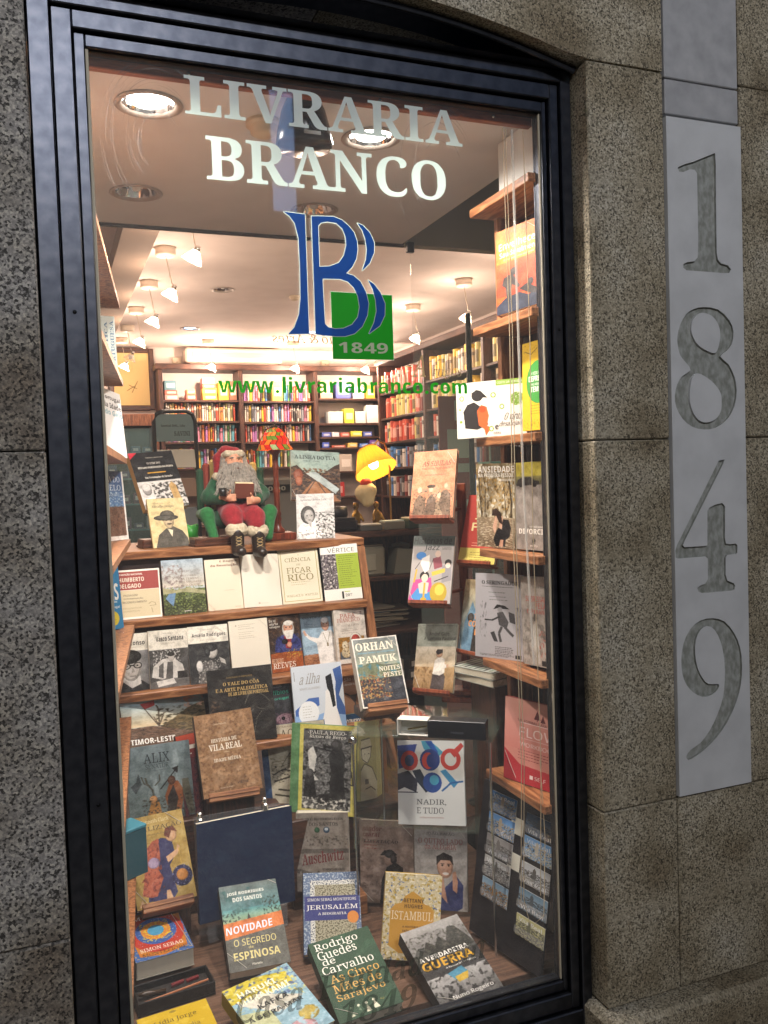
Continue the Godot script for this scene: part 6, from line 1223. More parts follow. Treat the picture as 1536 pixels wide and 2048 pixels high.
# ---------------------------------------------------------------- display furniture
func display_furniture() -> void:
	# stepped stand
	var s := thing("display_stand", "stepped oak book stand in the middle of the window display", "display stand")
	bar(s, "top_board", oak_x, Vector3(0.14, 1.294, -1.78), Vector3(1.108, 1.3225, -1.30), 0.003)
	var steps := [[1.099, -1.2], [0.876, -1.1], [0.704, -1.04]]
	bar(s, "ledge_nose", oak_x, Vector3(0.452, 0.678, -1.0385), Vector3(1.078, 0.704, -0.955), 0.003)
	for i in 3:
		bar(s, "ledge", oak_x, Vector3(0.14, steps[i][0] - 0.027, -1.345 + i * 0.045), Vector3(1.078, steps[i][0], steps[i][1]), 0.003)
	var back := [[Vector2(-1.352, 1.293), Vector2(-1.327, 1.1)], [Vector2(-1.325, 1.07), Vector2(-1.285, 0.877)], [Vector2(-1.28, 0.848), Vector2(-1.24, 0.705)]]
	for b in back:
		var c: Vector2 = (b[0] + b[1]) * 0.5
		var d: Vector2 = b[0] - b[1]
		part(s, "back_panel", box(Vector3(0.91, d.length(), 0.012), 0.001), brown_x, Vector3(0.6, c.y, c.x), Basis(Vector3.RIGHT, -atan2(-d.x, d.y)))
	for x in [0.127, 1.0935]:
		var p := PackedVector2Array([Vector2(1.30, 1.292), Vector2(1.11, 0.7), Vector2(1.02, 0.52), Vector2(1.3, 0.52), Vector2(1.42, 1.292)])
		part(s, "side_panel", prism(p, -0.0145, 0.0145), oak_y, Vector3(x, 0, 0), Basis(Vector3.UP, PI / 2))
	bar(s, "lower_step", brown_x, Vector3(0.1, 0.2005, -1.3), Vector3(0.655, 0.499, -0.935), 0.003)
	bar(s, "lower_step", brown_x, Vector3(0.657, 0.2005, -1.3), Vector3(1.02, 0.484, -0.815), 0.003)
	bar(s, "riser", oak_x, Vector3(0.69, 0.2005, -0.811), Vector3(0.86, 0.2615, -0.7), 0.003)
	# left shelf unit, its boards widening towards the back
	var l := thing("left_shelf_unit", "narrow wooden shelves along the left side of the display", "shelf unit")
	for y in [2.118, 1.878, 1.637, 1.383, 1.113, 0.823, 0.45]:
		var far := 0.232 if y > 1.0 else 0.21
		var pts := PackedVector2Array([Vector2(0.016, 0.13), Vector2(0.118, 0.13), Vector2(far, 1.035), Vector2(0.016, 1.035)])
		part(l, "shelf_board", prism(pts, -0.009, 0.009), oak_z, Vector3(0, y - 0.0095, 0), Basis(Vector3.RIGHT, -PI / 2))
	bar(l, "back_board", brown_y, Vector3(0.0155, 0.22, -1.035), Vector3(0.022, 2.3, -0.13), 0.001)
	# right shelf unit
	var r := thing("right_shelf_unit", "oak shelf unit at the right side of the display", "shelf unit")
	for y in [2.3, 1.966, 1.652, 1.336, 1.018, 0.69]:
		bar(r, "shelf_board", oak_z, Vector3(1.15, y - 0.024, -0.445), Vector3(1.305, y - 0.001, -0.125), 0.002)
	bar(r, "back_board", brown_y, Vector3(1.3055, 0.3, -0.45), Vector3(1.313, 2.3, -0.125), 0.001)
	for i in 5:
		var ys: Array = [2.276, 1.966, 1.652, 1.336, 1.018, 0.69]
		bar(r, "end_post", oak_y, Vector3(1.225, ys[i + 1], -0.44), Vector3(1.3, ys[i] - (0.0 if i == 0 else 0.025), -0.418), 0.002)
	# glass case turned to the left
	var tint := glass(0.035, "a9cdb9")
	var turn := Basis(Vector3.UP, -deg_to_rad(37.0))
	var k := thing("glass_case", "small glass display case holding the abstract art book", "glass case", Vector3(1.02, 0.2, -0.55), "", turn)
	part(k, "top_pane", box(Vector3(0.42, 0.008, 0.32), 0.001), tint, Vector3(0, 0.61, -0.03))
	part(k, "middle_pane", box(Vector3(0.4, 0.006, 0.12), 0.001), tint, Vector3(0, 0.267, -0.12))
	part(k, "side_pane", box(Vector3(0.006, 0.335, 0.3), 0.001), tint, Vector3(-0.206, 0.4375, -0.03))
	part(k, "back_pane", box(Vector3(0.4, 0.335, 0.006), 0.001), tint, Vector3(0, 0.4375, -0.185))
	for c in [Vector3(-0.2, 0, 0.122), Vector3(0.2, 0, 0.122), Vector3(-0.2, 0, -0.178), Vector3(0.19, 0, -0.17)]:
		part(k, "leg", tube([c, c + Vector3(0, 0.605, 0)], 0.0035, 8), steel)
	part(k, "hinge", lathe([[0.0, 0.004], [0.012, 0.004], [0.012, -0.004], [0.0, -0.004]], 14), steel, Vector3(-0.2, 0.59, 0.125), Basis(Vector3.RIGHT, PI / 2))
	# post stand with ledges for single books
	var p := thing("post_stand", "wooden post stand carrying single books on small ledges", "book stand", Vector3(1.245, 0.815, -0.74))
	var red := wood("5a2413", "7d3a1f", "8a4628", 1, 0.4, 27)
	part(p, "base", box(Vector3(0.15, 0.018, 0.11), 0.003), red, Vector3(0, 0.009, 0), turn)
	part(p, "base_block", box(Vector3(0.1, 0.018, 0.08), 0.003), red, Vector3(0, 0.0275, 0), turn)
	part(p, "post", box(Vector3(0.03, 0.67, 0.022), 0.003), red, Vector3(0, 0.372, 0), turn)
	for kk in ["sibilas", "jazz", "gide", "jf", "conde"]:
		easel_on(p, kk, red)
	# easels
	for kk in ["civilizacao", "vilareal", "orhan"]:
		easel(kk, {"civilizacao": "wooden easel under the gold book with the robed figure", "vilareal": "wooden easel with plinth under the brown leather book", "orhan": "wooden easel under the novel with the big cream title"}[kk], {"civilizacao": 0.2005, "vilareal": 0.2005, "orhan": 0.815}[kk])
	var ac := thing("book_clip_stand", "clear stand with two chrome clips gripping the navy book", "book stand", Vector3(B.navy[0], 0.2005, B.navy[2] - 0.03))
	part(ac, "support", box(Vector3(0.24, 0.07, 0.05), 0.003), glass(0.12, "dfe6e8"), Vector3(0, 0.035, 0))
	part(ac, "back_plate", box(Vector3(0.26, 0.36, 0.004), 0.001), glass(0.06, "dfe6e8"), Vector3(-0.01, 0.18, -0.034))
	for x in [-0.125, 0.07]:
		var c := part(ac, "clip", box(Vector3(0.016, 0.026, 0.03), 0.004), steel, Vector3(x, 0.352 + (0.012 if x > 0 else 0.0), -0.012))
		part(c, "clip_arm", box(Vector3(0.012, 0.016, 0.02), 0.003), steel, Vector3(0, 0.02, -0.004))
	# postcard rack
	var q: Array = B.postcards
	var tb := Basis(Vector3.UP, deg_to_rad(q[3])) * Basis(Vector3.RIGHT, deg_to_rad(-q[4]))
	var pr := thing("postcard_rack", "black postcard rack with town views under the right shelves", "postcard rack", Vector3(q[0], q[1], q[2]), "", tb)
	part(pr, "board", box(Vector3(q[6], q[7], 0.012), 0.002), plain("17151a", 0.35), Vector3(0, q[7] * 0.5, -0.006))
	var cards := [[0.17, 0.06, "3a6ca3", "8f8a80"], [0.17, 0.2, "5a8fc9", "b9ad98"], [0.17, 0.34, "8d8a88", "6d6966"], [0.17, 0.48, "a9a8a5", "5a5855"], [0.17, 0.62, "7fa0b9", "a3763f"], [0.68, 0.1, "2f4a6a", "55606a"], [0.68, 0.24, "6a9acb", "c2b8a5"], [0.68, 0.4, "a5a8aa", "4f4d4a"], [0.68, 0.56, "5d7a8f", "4a5258"], [0.68, 0.72, "b5b07a", "6a6a58"]]
	for i in cards.size():
		var c: Array = cards[i]
		var uv := paint([["g", 0, 0, 1, .5, c[2], hx(c[2]).lightened(0.25)], ["n", 0, .3, 1, .7, c[3], .05, -.15], ["n", 0, .35, 1, .65, "2b2c2e", .06, .1], ["r", .4, .2, .12, .5, c[3]], ["p", [.4, .2, .46, .08, .52, .2], c[3]]], c[2])
		var st := begin()
		var cw: float = 0.37 * q[6]
		var ch: float = 0.128 * q[7]
		var v := [Vector3(-cw / 2, -ch / 2, 0), Vector3(cw / 2, -ch / 2, 0), Vector3(cw / 2, ch / 2, 0), Vector3(-cw / 2, ch / 2, 0)]
		var uu := [Vector2(0, 1), Vector2(1, 1), Vector2(1, 0), Vector2(0, 0)]
		for j in [0, 2, 1, 0, 3, 2]:
			st.set_normal(Vector3.BACK)
			st.set_uv(uv.position + uu[j] * uv.size)
			st.add_vertex(v[j])
		var mesh: ArrayMesh = st.commit()
		var s2 := begin()
		box_into(s2, Vector3(0, 0, -0.0008), Vector3(cw, ch, 0.0015), 0.0002)
		s2.commit(mesh)
		var cd := part(pr, "postcard", mesh, [atlas_mat, plain("cfccc4", 0.6)], Vector3((c[0] + 0.15 - 0.5) * q[6], (1.0 - c[1] - 0.05) * q[7], 0.0022))
		var lt := begin()
		text_into(lt, "Vila Real", 0, "e6e9ea", Vector2(0, -ch * 0.32 if i % 3 else ch * 0.3), cw * 0.8, ch * 0.2, func(_x: float, _y: float) -> float: return 0.0006)
		part(cd, "caption", lt.commit(), ink)
		part(pr, "card_pocket", box(Vector3(cw + 0.006, ch * 0.35, 0.001), 0.0002), glass(0.08), Vector3((c[0] + 0.15 - 0.5) * q[6], (1.0 - c[1] - 0.082) * q[7], 0.005))
	for y in [0.2, 0.42]:
		part(pr, "price_label", box(Vector3(0.05, 0.045, 0.0008), 0.0002), plain("c9c6b8", 0.8), Vector3(0.01, (1.0 - y) * q[7], 0.0012))
	# blind cords hanging by the right jamb
	var co := thing("blind_cords", "thin blind cords and clear rod hanging by the right jamb", "cords", Vector3(1.118, 2.405, -0.145))
	part(co, "wand", tube([Vector3(0.0, 0, 0), Vector3(0.006, -0.9, 0.0), Vector3(0.02, -1.35, 0.004)], 0.0032, 8), glass(0.35, "e6e2d8"))
	for x in [-0.028, -0.02, 0.03]:
		part(co, "cord", tube([Vector3(x, 0, 0.004), Vector3(x + 0.002, -0.5, 0.008), Vector3(x - 0.002, -1.0, 0.004), Vector3(x + 0.006, -1.6, 0.0), Vector3(x - 0.012, -1.95, 0.01)], 0.0011, 5), plain("b9a888", 0.7))
	part(co, "cord_loop", tube([Vector3(-0.032, -1.95, 0.01), Vector3(-0.02, -2.02, 0.02), Vector3(0.02, -2.0, 0.02), Vector3(0.036, -1.8, 0.01), Vector3(0.033, -1.6, 0.0)], 0.0011, 5), plain("b9a888", 0.7))
	# things on the floor
	var tr := thing("pen_tray", "open black box with dip pen and sealing wax", "box", Vector3(0.245, 0.2005, -0.515), "", Basis(Vector3.UP, 0.1))
	var blk := plain("141210", 0.4)
	part(tr, "bottom", box(Vector3(0.2, 0.006, 0.09), 0.001), blk, Vector3(0, 0.003, 0))
	for z in [-0.043, 0.043]:
		part(tr, "rim", box(Vector3(0.2, 0.03, 0.005), 0.001), blk, Vector3(0, 0.021, z))
	for x in [-0.098, 0.098]:
		part(tr, "rim", box(Vector3(0.005, 0.03, 0.081), 0.001), blk, Vector3(x, 0.021, 0))
	part(tr, "insert", box(Vector3(0.19, 0.012, 0.08), 0.001), plain("1f1a17", 0.8), Vector3(0, 0.0125, 0))
	var pen := part(tr, "dip_pen", tube([Vector3(-0.08, 0.025, 0.028), Vector3(0.09, 0.027, 0.012)], 0.003, 8), plain("a8653c", 0.35))
	part(pen, "nib", tube([Vector3(-0.095, 0.0245, 0.0294), Vector3(-0.08, 0.025, 0.028)], 0.0017, 6), plain("c9a95a", 0.25, 1.0))
	part(tr, "stamp", lathe([[0.0, -0.03], [0.006, -0.03], [0.005, 0.0], [0.008, 0.02], [0.004, 0.04], [0.0, 0.042]], 12), plain("3a2a1d", 0.3), Vector3(-0.05, 0.028, 0.0), Basis(Vector3.BACK, 1.45))
	for x in [0.015, 0.055]:
		part(tr, "wax_stick", box(Vector3(0.036, 0.009, 0.009), 0.002), plain("6e1c22", 0.3), Vector3(x, 0.0235, -0.018), Basis(Vector3.UP, 0.15))
	var tl := thing("teal_box", "teal cardboard box with slanted lid at the left edge", "box", Vector3(0.152, 0.451, -0.74), "", Basis(Vector3.UP, 0.5))
	part(tl, "body", box(Vector3(0.1, 0.13, 0.075), 0.002), plain("2c5864", 0.5), Vector3(0, 0.065, 0))
	part(tl, "lid", box(Vector3(0.102, 0.01, 0.077), 0.002), plain("3f8496", 0.5), Vector3(0, 0.1355, 0))
	var pb := thing("pen_box", "slim black pen box with white drawer pulled out on the glass case", "box", Vector3(0.972, 0.815, -0.44), "", Basis(Vector3.UP, -0.66))
	part(pb, "sleeve", box(Vector3(0.165, 0.05, 0.045), 0.0015), plain("10131a", 0.3), Vector3(0.0825, 0.025, 0))
	var dr := part(pb, "drawer", box(Vector3(0.004, 0.046, 0.04), 0.001), plain("d9d6cc", 0.6), Vector3(-0.088, 0.025, 0))
	for y in [-0.0215, 0.0215]:
		part(dr, "drawer_edge", box(Vector3(0.09, 0.003, 0.04), 0.001), plain("d9d6cc", 0.6), Vector3(0.0475, y, 0))
	part(dr, "drawer_back", box(Vector3(0.09, 0.044, 0.003), 0.001), plain("b9b9ae", 0.7), Vector3(0.0475, 0, -0.0185))
	part(pb, "pen", tube([Vector3(-0.06, 0.018, 0.012), Vector3(-0.005, 0.028, 0.008)], 0.003, 8), plain("c9b98a", 0.2, 1.0))
	var lt2 := begin()
	text_into(lt2, "PARKER", 2, "565a62", Vector2(0.085, 0.018), 0.036, 0.006, func(_x: float, _y: float) -> float: return 0.0231)
	part(pb, "lettering", lt2.commit(), ink)
	# two lying books behind the post
	for i in 2:
		var lb := thing("lying_book", ["striped cover book lying on top of the pair behind the post", "grey book lying under the striped one behind the post"][i], "book", Vector3(1.235 + 0.004 * i, 0.935 - 0.022 * i, -0.585), "books lying behind the post", Basis(Vector3.UP, 0.35 - 0.1 * i))
		part(lb, "cover", box(Vector3(0.13, 0.002, 0.19), 0.0005), plain(["9fa39a", "7d8078"][i], 0.5), Vector3(0, 0.0212, 0))
		part(lb, "pages", box(Vector3(0.127, 0.018, 0.187), 0.0005), paper, Vector3(0, 0.011, 0))
		part(lb, "back_cover", box(Vector3(0.13, 0.002, 0.19), 0.0005), plain("8a8c84", 0.5), Vector3(0, 0.001, 0))
		if i == 0:
			for j in 9:
				part(lb, "stripe", box(Vector3(0.12, 0.0004, 0.007), 0.0001), plain(["2e3330", "6d7d66"][j % 2], 0.5), Vector3(0.002, 0.0225, -0.08 + j * 0.02), Basis(Vector3.UP, 0.06))
	var cs := thing("side_cabinet", "narrow dark cabinet carrying the pair of lying books", "cabinet", Vector3(1.265, 0.2005, -0.585))
	part(cs, "carcass", box(Vector3(0.09, 0.711, 0.16), 0.003), brown_y, Vector3(0.0, 0.3555, 0))

func easel_on(p: Node3D, kk: String, m) -> void:
	var q: Array = B[kk]
	var turn := Basis(Vector3.UP, deg_to_rad(q[3])) * Basis(Vector3.RIGHT, deg_to_rad(-q[4]))
	var at := Vector3(q[0], q[1], q[2]) - p.position
	var led := part(p, "ledge", box(Vector3(q[6] * 0.92, 0.008, 0.045), 0.002), m, at + turn * Vector3(0, -0.0045, -0.012), turn)
	part(led, "ledge_lip", box(Vector3(q[6] * 0.92, 0.012, 0.006), 0.002), m, Vector3(0, 0.006, 0.0245))
	part(p, "back_rest", box(Vector3(q[6] * 0.8, q[7] * 0.6, 0.008), 0.002), m, at + turn * Vector3(0, q[7] * 0.32, -q[8] - 0.005), turn)
	var a := at + turn * Vector3(0, 0.03, -q[8] - 0.009)
	part(p, "arm", tube([a, Vector3(0, a.y, 0)], 0.006, 8), m)

func easel(kk: String, label: String, floor_y: float) -> void:
	var q: Array = B[kk]
	var turn := Basis(Vector3.UP, deg_to_rad(q[3])) * Basis(Vector3.RIGHT, deg_to_rad(-q[4]))
	var o := thing("book_easel", label, "easel", Vector3(q[0], floor_y, q[2]), "easels under display books")
	var at := Vector3(0, q[1] - floor_y, 0)
	var led := part(o, "ledge", box(Vector3(q[6] * 0.86, 0.016, q[8] + 0.03), 0.003), oak_x, at + turn * Vector3(0, -0.009, -q[8] * 0.5 + 0.002), turn)
	part(led, "ledge_lip", box(Vector3(q[6] * 0.86, 0.014, 0.007), 0.002), oak_x, Vector3(0, 0.012, q[8] * 0.5 + 0.0145))
	part(o, "back_rest", box(Vector3(q[6] * 0.7, q[7] * 0.7, 0.01), 0.002), oak_y, at + turn * Vector3(0, q[7] * 0.36, -q[8] - 0.007), turn)
	part(o, "foot", box(Vector3(q[6] * 0.8, maxf(at.y - 0.02, 0.01), 0.1), 0.003), brown_y, Vector3(0, maxf(at.y - 0.02, 0.01) * 0.5, -0.05 - q[8]))

func display_books() -> void:
	var cv := covers()
	for k in cv:
		make_book(k, cv[k], B[k])
	atlas_mat.albedo_texture = ImageTexture.create_from_image(atlas)

# ---------------------------------------------------------------- figure, lamp and toys on the stand
func figures() -> void:
	var at := Vector3(0.655, 1.3225, -1.46)
	# armchair
	var ch := thing("toy_armchair", "toy armchair with striped back and green arms under the bearded figurine", "toy chair", at)
	var green := fabric("1c5a2c", "267238")
	part(ch, "seat", blob([[Vector3(-0.07, 0.09, 0.02), Vector3(0.07, 0.09, 0.02), 0.035, 0.035], [Vector3(-0.07, 0.09, -0.06), Vector3(0.07, 0.09, -0.06), 0.035, 0.035]], 0.03, 0.009), plain("2a4a34", 0.9))
	for s in [-1.0, 1.0]:
		part(ch, "arm", blob([[Vector3(s * 0.118, 0.112, 0.05), Vector3(s * 0.1, 0.02, 0.09), 0.024, 0.017], [Vector3(s * 0.12, 0.11, -0.07), Vector3(s * 0.118, 0.112, 0.05), 0.02, 0.024]], 0.02, 0.007), green)
	var cols := ["274a33", "8a3a2c", "b59a5a", "243f2c", "9a3d30", "c2a86a", "243f2c", "8a3a2c", "b59a5a", "274a33"]
	for i in 10:
		var a0 := -0.13 + 0.026 * i
		var hgt := sqrt(maxf(0.0, 1.0 - pow((a0 + 0.013) / 0.15, 2.0)))
		part(ch, "back_stripe", box(Vector3(0.0255, 0.12 + 0.13 * hgt, 0.03), 0.008), plain(cols[i], 0.9), Vector3(a0 + 0.013, 0.08 + 0.5 * (0.12 + 0.13 * hgt), -0.1 + 0.05 * (1.0 - hgt)))
	for s in [Vector3(-0.09, 0, 0.06), Vector3(0.09, 0, 0.06), Vector3(-0.09, 0, -0.09), Vector3(0.09, 0, -0.09)]:
		part(ch, "leg", lathe([[0.0, 0.0], [0.009, 0.0], [0.012, 0.03], [0.014, 0.065], [0.0, 0.07]], 10), plain("3a2416", 0.4), s)
	# figurine
	var f := thing("seated_figurine", "seated white bearded figurine in red cap, green coat and red trousers", "figurine", at + Vector3(0, 0.0, 0.02))
	var skin := plain("c98f70", 0.6)
	var coat := fabric("123a24", "1c5434")
	var red := fabric("7a1019", "98202a")
	var fur := fabric("a89a80", "cdbfa4")
	var boot := plain("2a201a", 0.35)
	var hair := fabric("6f685f", "988f84")
	part(f, "body", blob([[Vector3(0, 0.17, -0.03), Vector3(0, 0.245, -0.045), 0.056, 0.045], [Vector3(0, 0.3, -0.03), Vector3(0, 0.315, -0.028), 0.036, 0.034], [Vector3(0, 0.25, -0.04), Vector3(0, 0.3, -0.03), 0.03, 0.026], [Vector3(0, 0.302, 0.004), Vector3(0, 0.297, 0.013), 0.009, 0.01], [Vector3(-0.022, 0.292, -0.001), Vector3(0.022, 0.292, -0.001), 0.012, 0.012]], 0.012, 0.0055), skin)
	part(f, "coat", blob([[Vector3(0, 0.15, -0.03), Vector3(0, 0.25, -0.045), 0.068, 0.052], [Vector3(-0.05, 0.245, -0.045), Vector3(-0.1, 0.175, -0.01), 0.03, 0.027], [Vector3(-0.1, 0.175, -0.01), Vector3(-0.06, 0.165, 0.06), 0.027, 0.02], [Vector3(0.05, 0.245, -0.045), Vector3(0.1, 0.18, -0.01), 0.03, 0.027], [Vector3(0.1, 0.18, -0.01), Vector3(0.07, 0.16, 0.06), 0.027, 0.02]], 0.016, 0.006, 0.0015), coat)
	part(f, "waistcoat", blob([[Vector3(-0.02, 0.15, 0.022), Vector3(-0.018, 0.22, 0.0), 0.022, 0.02], [Vector3(0.02, 0.15, 0.022), Vector3(0.018, 0.22, 0.0), 0.022, 0.02]], 0.015, 0.006), plain("3a2420", 0.8))
	part(f, "trousers", blob([[Vector3(-0.03, 0.13, -0.01), Vector3(-0.04, 0.105, 0.1), 0.045, 0.036], [Vector3(0.03, 0.13, -0.01), Vector3(0.042, 0.098, 0.105), 0.045, 0.036], [Vector3(-0.04, 0.105, 0.1), Vector3(-0.036, 0.075, 0.13), 0.036, 0.03], [Vector3(0.042, 0.098, 0.105), Vector3(0.042, 0.068, 0.135), 0.036, 0.03]], 0.016, 0.006, 0.001), red)
	for s in [[-0.033, 0.0], [0.043, -0.008]]:
		part(f, "fur_cuff", blob([[Vector3(s[0] - 0.013, 0.056 + s[1], 0.142), Vector3(s[0] + 0.013, 0.056 + s[1], 0.142), 0.027, 0.027]], 0.01, 0.005, 0.006), fur)
		var bt := part(f, "boot", blob([[Vector3(s[0], 0.045 + s[1], 0.146), Vector3(s[0], -0.012 + s[1], 0.152), 0.026, 0.023], [Vector3(s[0], -0.018 + s[1], 0.152), Vector3(s[0] + 0.004, -0.02 + s[1], 0.188), 0.02, 0.018]], 0.01, 0.005), boot)
		for i in 4:
			for d in [-1.0, 1.0]:
				part(bt, "lace", tube([Vector3(s[0] - 0.011 * d, 0.034 + s[1] - 0.012 * i, 0.1735), Vector3(s[0] + 0.011 * d, 0.025 + s[1] - 0.012 * i, 0.1755)], 0.0012, 5), plain("b59a6a", 0.8))
	part(f, "beard", blob([[Vector3(0, 0.266, 0.004), Vector3(0, 0.21, 0.03), 0.034, 0.046], [Vector3(-0.036, 0.285, -0.01), Vector3(-0.04, 0.22, 0.014), 0.02, 0.036], [Vector3(0.036, 0.285, -0.01), Vector3(0.044, 0.22, 0.014), 0.02, 0.036], [Vector3(-0.018, 0.287, 0.014), Vector3(0.0, 0.29, 0.018), 0.008, 0.009], [Vector3(0.018, 0.287, 0.014), Vector3(0.0, 0.29, 0.018), 0.008, 0.009]], 0.014, 0.005, 0.007), hair)
	var hs := begin()
	rng.seed = 91
	for i in 420:
		var a := rng.randf_range(-1.0, 1.0)
		var y := rng.randf_range(0.2, 0.295)
		var wv := lerpf(0.082, 0.058, (y - 0.2) / 0.095)
		var p := Vector3(a * wv, y, 0.028 + 0.048 * sqrt(1.0 - a * a) - 0.5 * maxf(0.0, y - 0.23))
		var d := Vector3(a * 0.012 + rng.randf_range(-0.006, 0.006), -0.02 - rng.randf() * 0.014, rng.randf_range(-0.002, 0.006))
		tube_into(hs, [p, p + d * 0.5 + Vector3(rng.randf_range(-0.003, 0.003), 0, 0.003), p + d], 0.0011, 4)
	part(f, "beard_strands", hs.commit(), fabric("8a8278", "b0a79a"))
	part(f, "hair", blob([[Vector3(-0.034, 0.32, -0.035), Vector3(-0.036, 0.27, -0.03), 0.016, 0.02], [Vector3(0.034, 0.32, -0.035), Vector3(0.04, 0.265, -0.03), 0.016, 0.024]], 0.012, 0.005, 0.005), hair)
	part(f, "cap", blob([[Vector3(0.004, 0.328, -0.042), Vector3(-0.024, 0.34, -0.05), 0.034, 0.026], [Vector3(-0.024, 0.34, -0.05), Vector3(-0.054, 0.318, -0.05), 0.024, 0.018], [Vector3(-0.054, 0.318, -0.05), Vector3(-0.064, 0.25, -0.035), 0.018, 0.012]], 0.012, 0.0055), red)
	part(f, "cap_band", blob([[Vector3(-0.024, 0.334, -0.012), Vector3(0.024, 0.334, -0.012), 0.013, 0.013], [Vector3(-0.036, 0.33, -0.035), Vector3(-0.024, 0.334, -0.012), 0.013, 0.013], [Vector3(0.036, 0.33, -0.035), Vector3(0.024, 0.334, -0.012), 0.013, 0.013]], 0.008, 0.005, 0.004), fur)
	part(f, "pompom", blob([[Vector3(-0.068, 0.25, -0.02), Vector3(-0.066, 0.246, -0.018), 0.016, 0.016]], 0.005, 0.005, 0.005), fur)
	for s in [-1.0, 1.0]:
		part(f, "eye", lathe([[0.0, 0.003], [0.003, 0.0], [0.0, -0.003]], 8), plain("2a1d16", 0.2), Vector3(s * 0.013, 0.311, 0.005))
		part(f, "eyebrow", tube([Vector3(s * 0.006, 0.319, 0.007), Vector3(s * 0.02, 0.32, 0.003)], 0.0028, 6), hair)
	part(f, "mouth", box(Vector3(0.012, 0.003, 0.004), 0.001), plain("7a2f2a", 0.6), Vector3(0, 0.279, 0.038))
	var ring_pts := []
	for i in 13:
		ring_pts.append(Vector3(0.014 + cos(TAU * i / 12.0) * 0.009, 0.311 + sin(TAU * i / 12.0) * 0.009, 0.009))
	part(f, "spectacles", tube(ring_pts, 0.0009, 5), plain("b59a4a", 0.3, 1.0))
	for s in [[-1.0, Vector3(-0.046, 0.172, 0.075)], [1.0, Vector3(0.042, 0.158, 0.085)]]:
		var h: Vector3 = s[1]
		var caps := [[h + Vector3(s[0] * 0.02, 0, -0.01), h + Vector3(0, 0, 0.004), 0.013, 0.014]]
		for i in 4:
			caps.append([h + Vector3(0, 0.01 - 0.007 * i, 0.006), h + Vector3(-s[0] * 0.024, 0.01 - 0.007 * i, 0.016), 0.0046, 0.0036])
		caps.append([h + Vector3(0, 0.012, 0), h + Vector3(-s[0] * 0.008, 0.026, 0.01), 0.005, 0.004])
		part(f, "hand", blob(caps, 0.003, 0.003), skin)
	var bk := thing("toy_book", "small brown book held by the bearded figurine", "toy book", at + Vector3(0.012, 0.195, 0.105), "", Basis(Vector3.RIGHT, 0.25) * Basis(Vector3.BACK, -0.05))
	part(bk, "cover", box(Vector3(0.068, 0.002, 0.002), 0.0004), plain("6e3a2c", 0.5), Vector3(0, -0.027, -0.006))
	part(bk, "front_cover", box(Vector3(0.07, 0.056, 0.002), 0.0006), plain("6e3a2c", 0.5), Vector3(0, 0, 0.0035))
	part(bk, "back_cover", box(Vector3(0.07, 0.056, 0.002), 0.0006), plain("6e3a2c", 0.5), Vector3(0, 0, -0.0165))
	part(bk, "pages", box(Vector3(0.066, 0.054, 0.0178), 0.0006), plain("d2c29a", 0.8), Vector3(0, 0.001, -0.0065))
	var mg := thing("toy_mug", "dark mug in the bearded figurine's hand", "toy mug", at + Vector3(-0.068, 0.178, 0.115))
	part(mg, "cup", lathe([[0.0, 0.0], [0.013, 0.0], [0.015, 0.03], [0.012, 0.03], [0.011, 0.004], [0.0, 0.004]], 16), plain("20201e", 0.3))
	part(mg, "handle", tube([Vector3(0.013, 0.024, 0), Vector3(0.023, 0.02, 0), Vector3(0.023, 0.01, 0), Vector3(0.013, 0.006, 0)], 0.002, 6), plain("20201e", 0.3))
	# wooden bases
	for d in [[Vector3(0.545, 1.323, -1.4), Vector3(0.145, 0.03, 0.11), 0.12, "dark wooden plinth block beside the figurine's left boot"], [Vector3(0.34, 1.323, -1.47), Vector3(0.08, 0.03, 0.1), 0.1, "dark wooden plinth block behind the beige portrait book"]]:
		var b := thing("plinth_block", d[3], "plinth block", d[0], "plinth blocks on the stand", Basis(Vector3.UP, d[2]))
		part(b, "block", box(d[1], 0.005), wood("3a1f14", "55301f", "603a26", 0, 0.4, 31), Vector3(0, d[1].y * 0.5, 0))
		part(b, "foot_board", box(Vector3(d[1].x * 1.08, 0.008, d[1].z * 1.08), 0.002), wood("3a1f14", "55301f", "603a26", 0, 0.4, 31), Vector3(0, 0.0045, 0))
	# frog
	var fr := thing("toy_frog", "small green toy frog beside the armchair", "toy frog", Vector3(0.49, 1.3225, -1.5))
	part(fr, "body", blob([[Vector3(0, 0.022, 0), Vector3(0.0, 0.045, 0.01), 0.026, 0.026], [Vector3(-0.018, 0.066, 0.012), Vector3(-0.018, 0.068, 0.014), 0.011, 0.01], [Vector3(0.018, 0.066, 0.012), Vector3(0.018, 0.068, 0.014), 0.011, 0.01], [Vector3(-0.024, 0.012, 0.02), Vector3(-0.032, 0.008, 0.04), 0.012, 0.008], [Vector3(0.024, 0.012, 0.02), Vector3(0.032, 0.008, 0.04), 0.012, 0.008]], 0.012, 0.005), plain("2f8a2c", 0.45))
	for s in [-1.0, 1.0]:
		part(fr, "eye", lathe([[0.0, 0.004], [0.004, 0.0], [0.0, -0.004]], 8), plain("14150f", 0.2), Vector3(s * 0.018, 0.07, 0.022))
	# coloured glass lamp
	var tl := thing("coloured_glass_lamp", "table lamp with leaded coloured glass shade on turned wooden post", "table lamp", Vector3(0.815, 1.3225, -1.46))
	var mah := wood("4a1c10", "6e2f1c", "7d3a24", 1, 0.3, 41)
	part(tl, "base", box(Vector3(0.12, 0.028, 0.1), 0.004), mah, Vector3(0.0, 0.0145, 0))
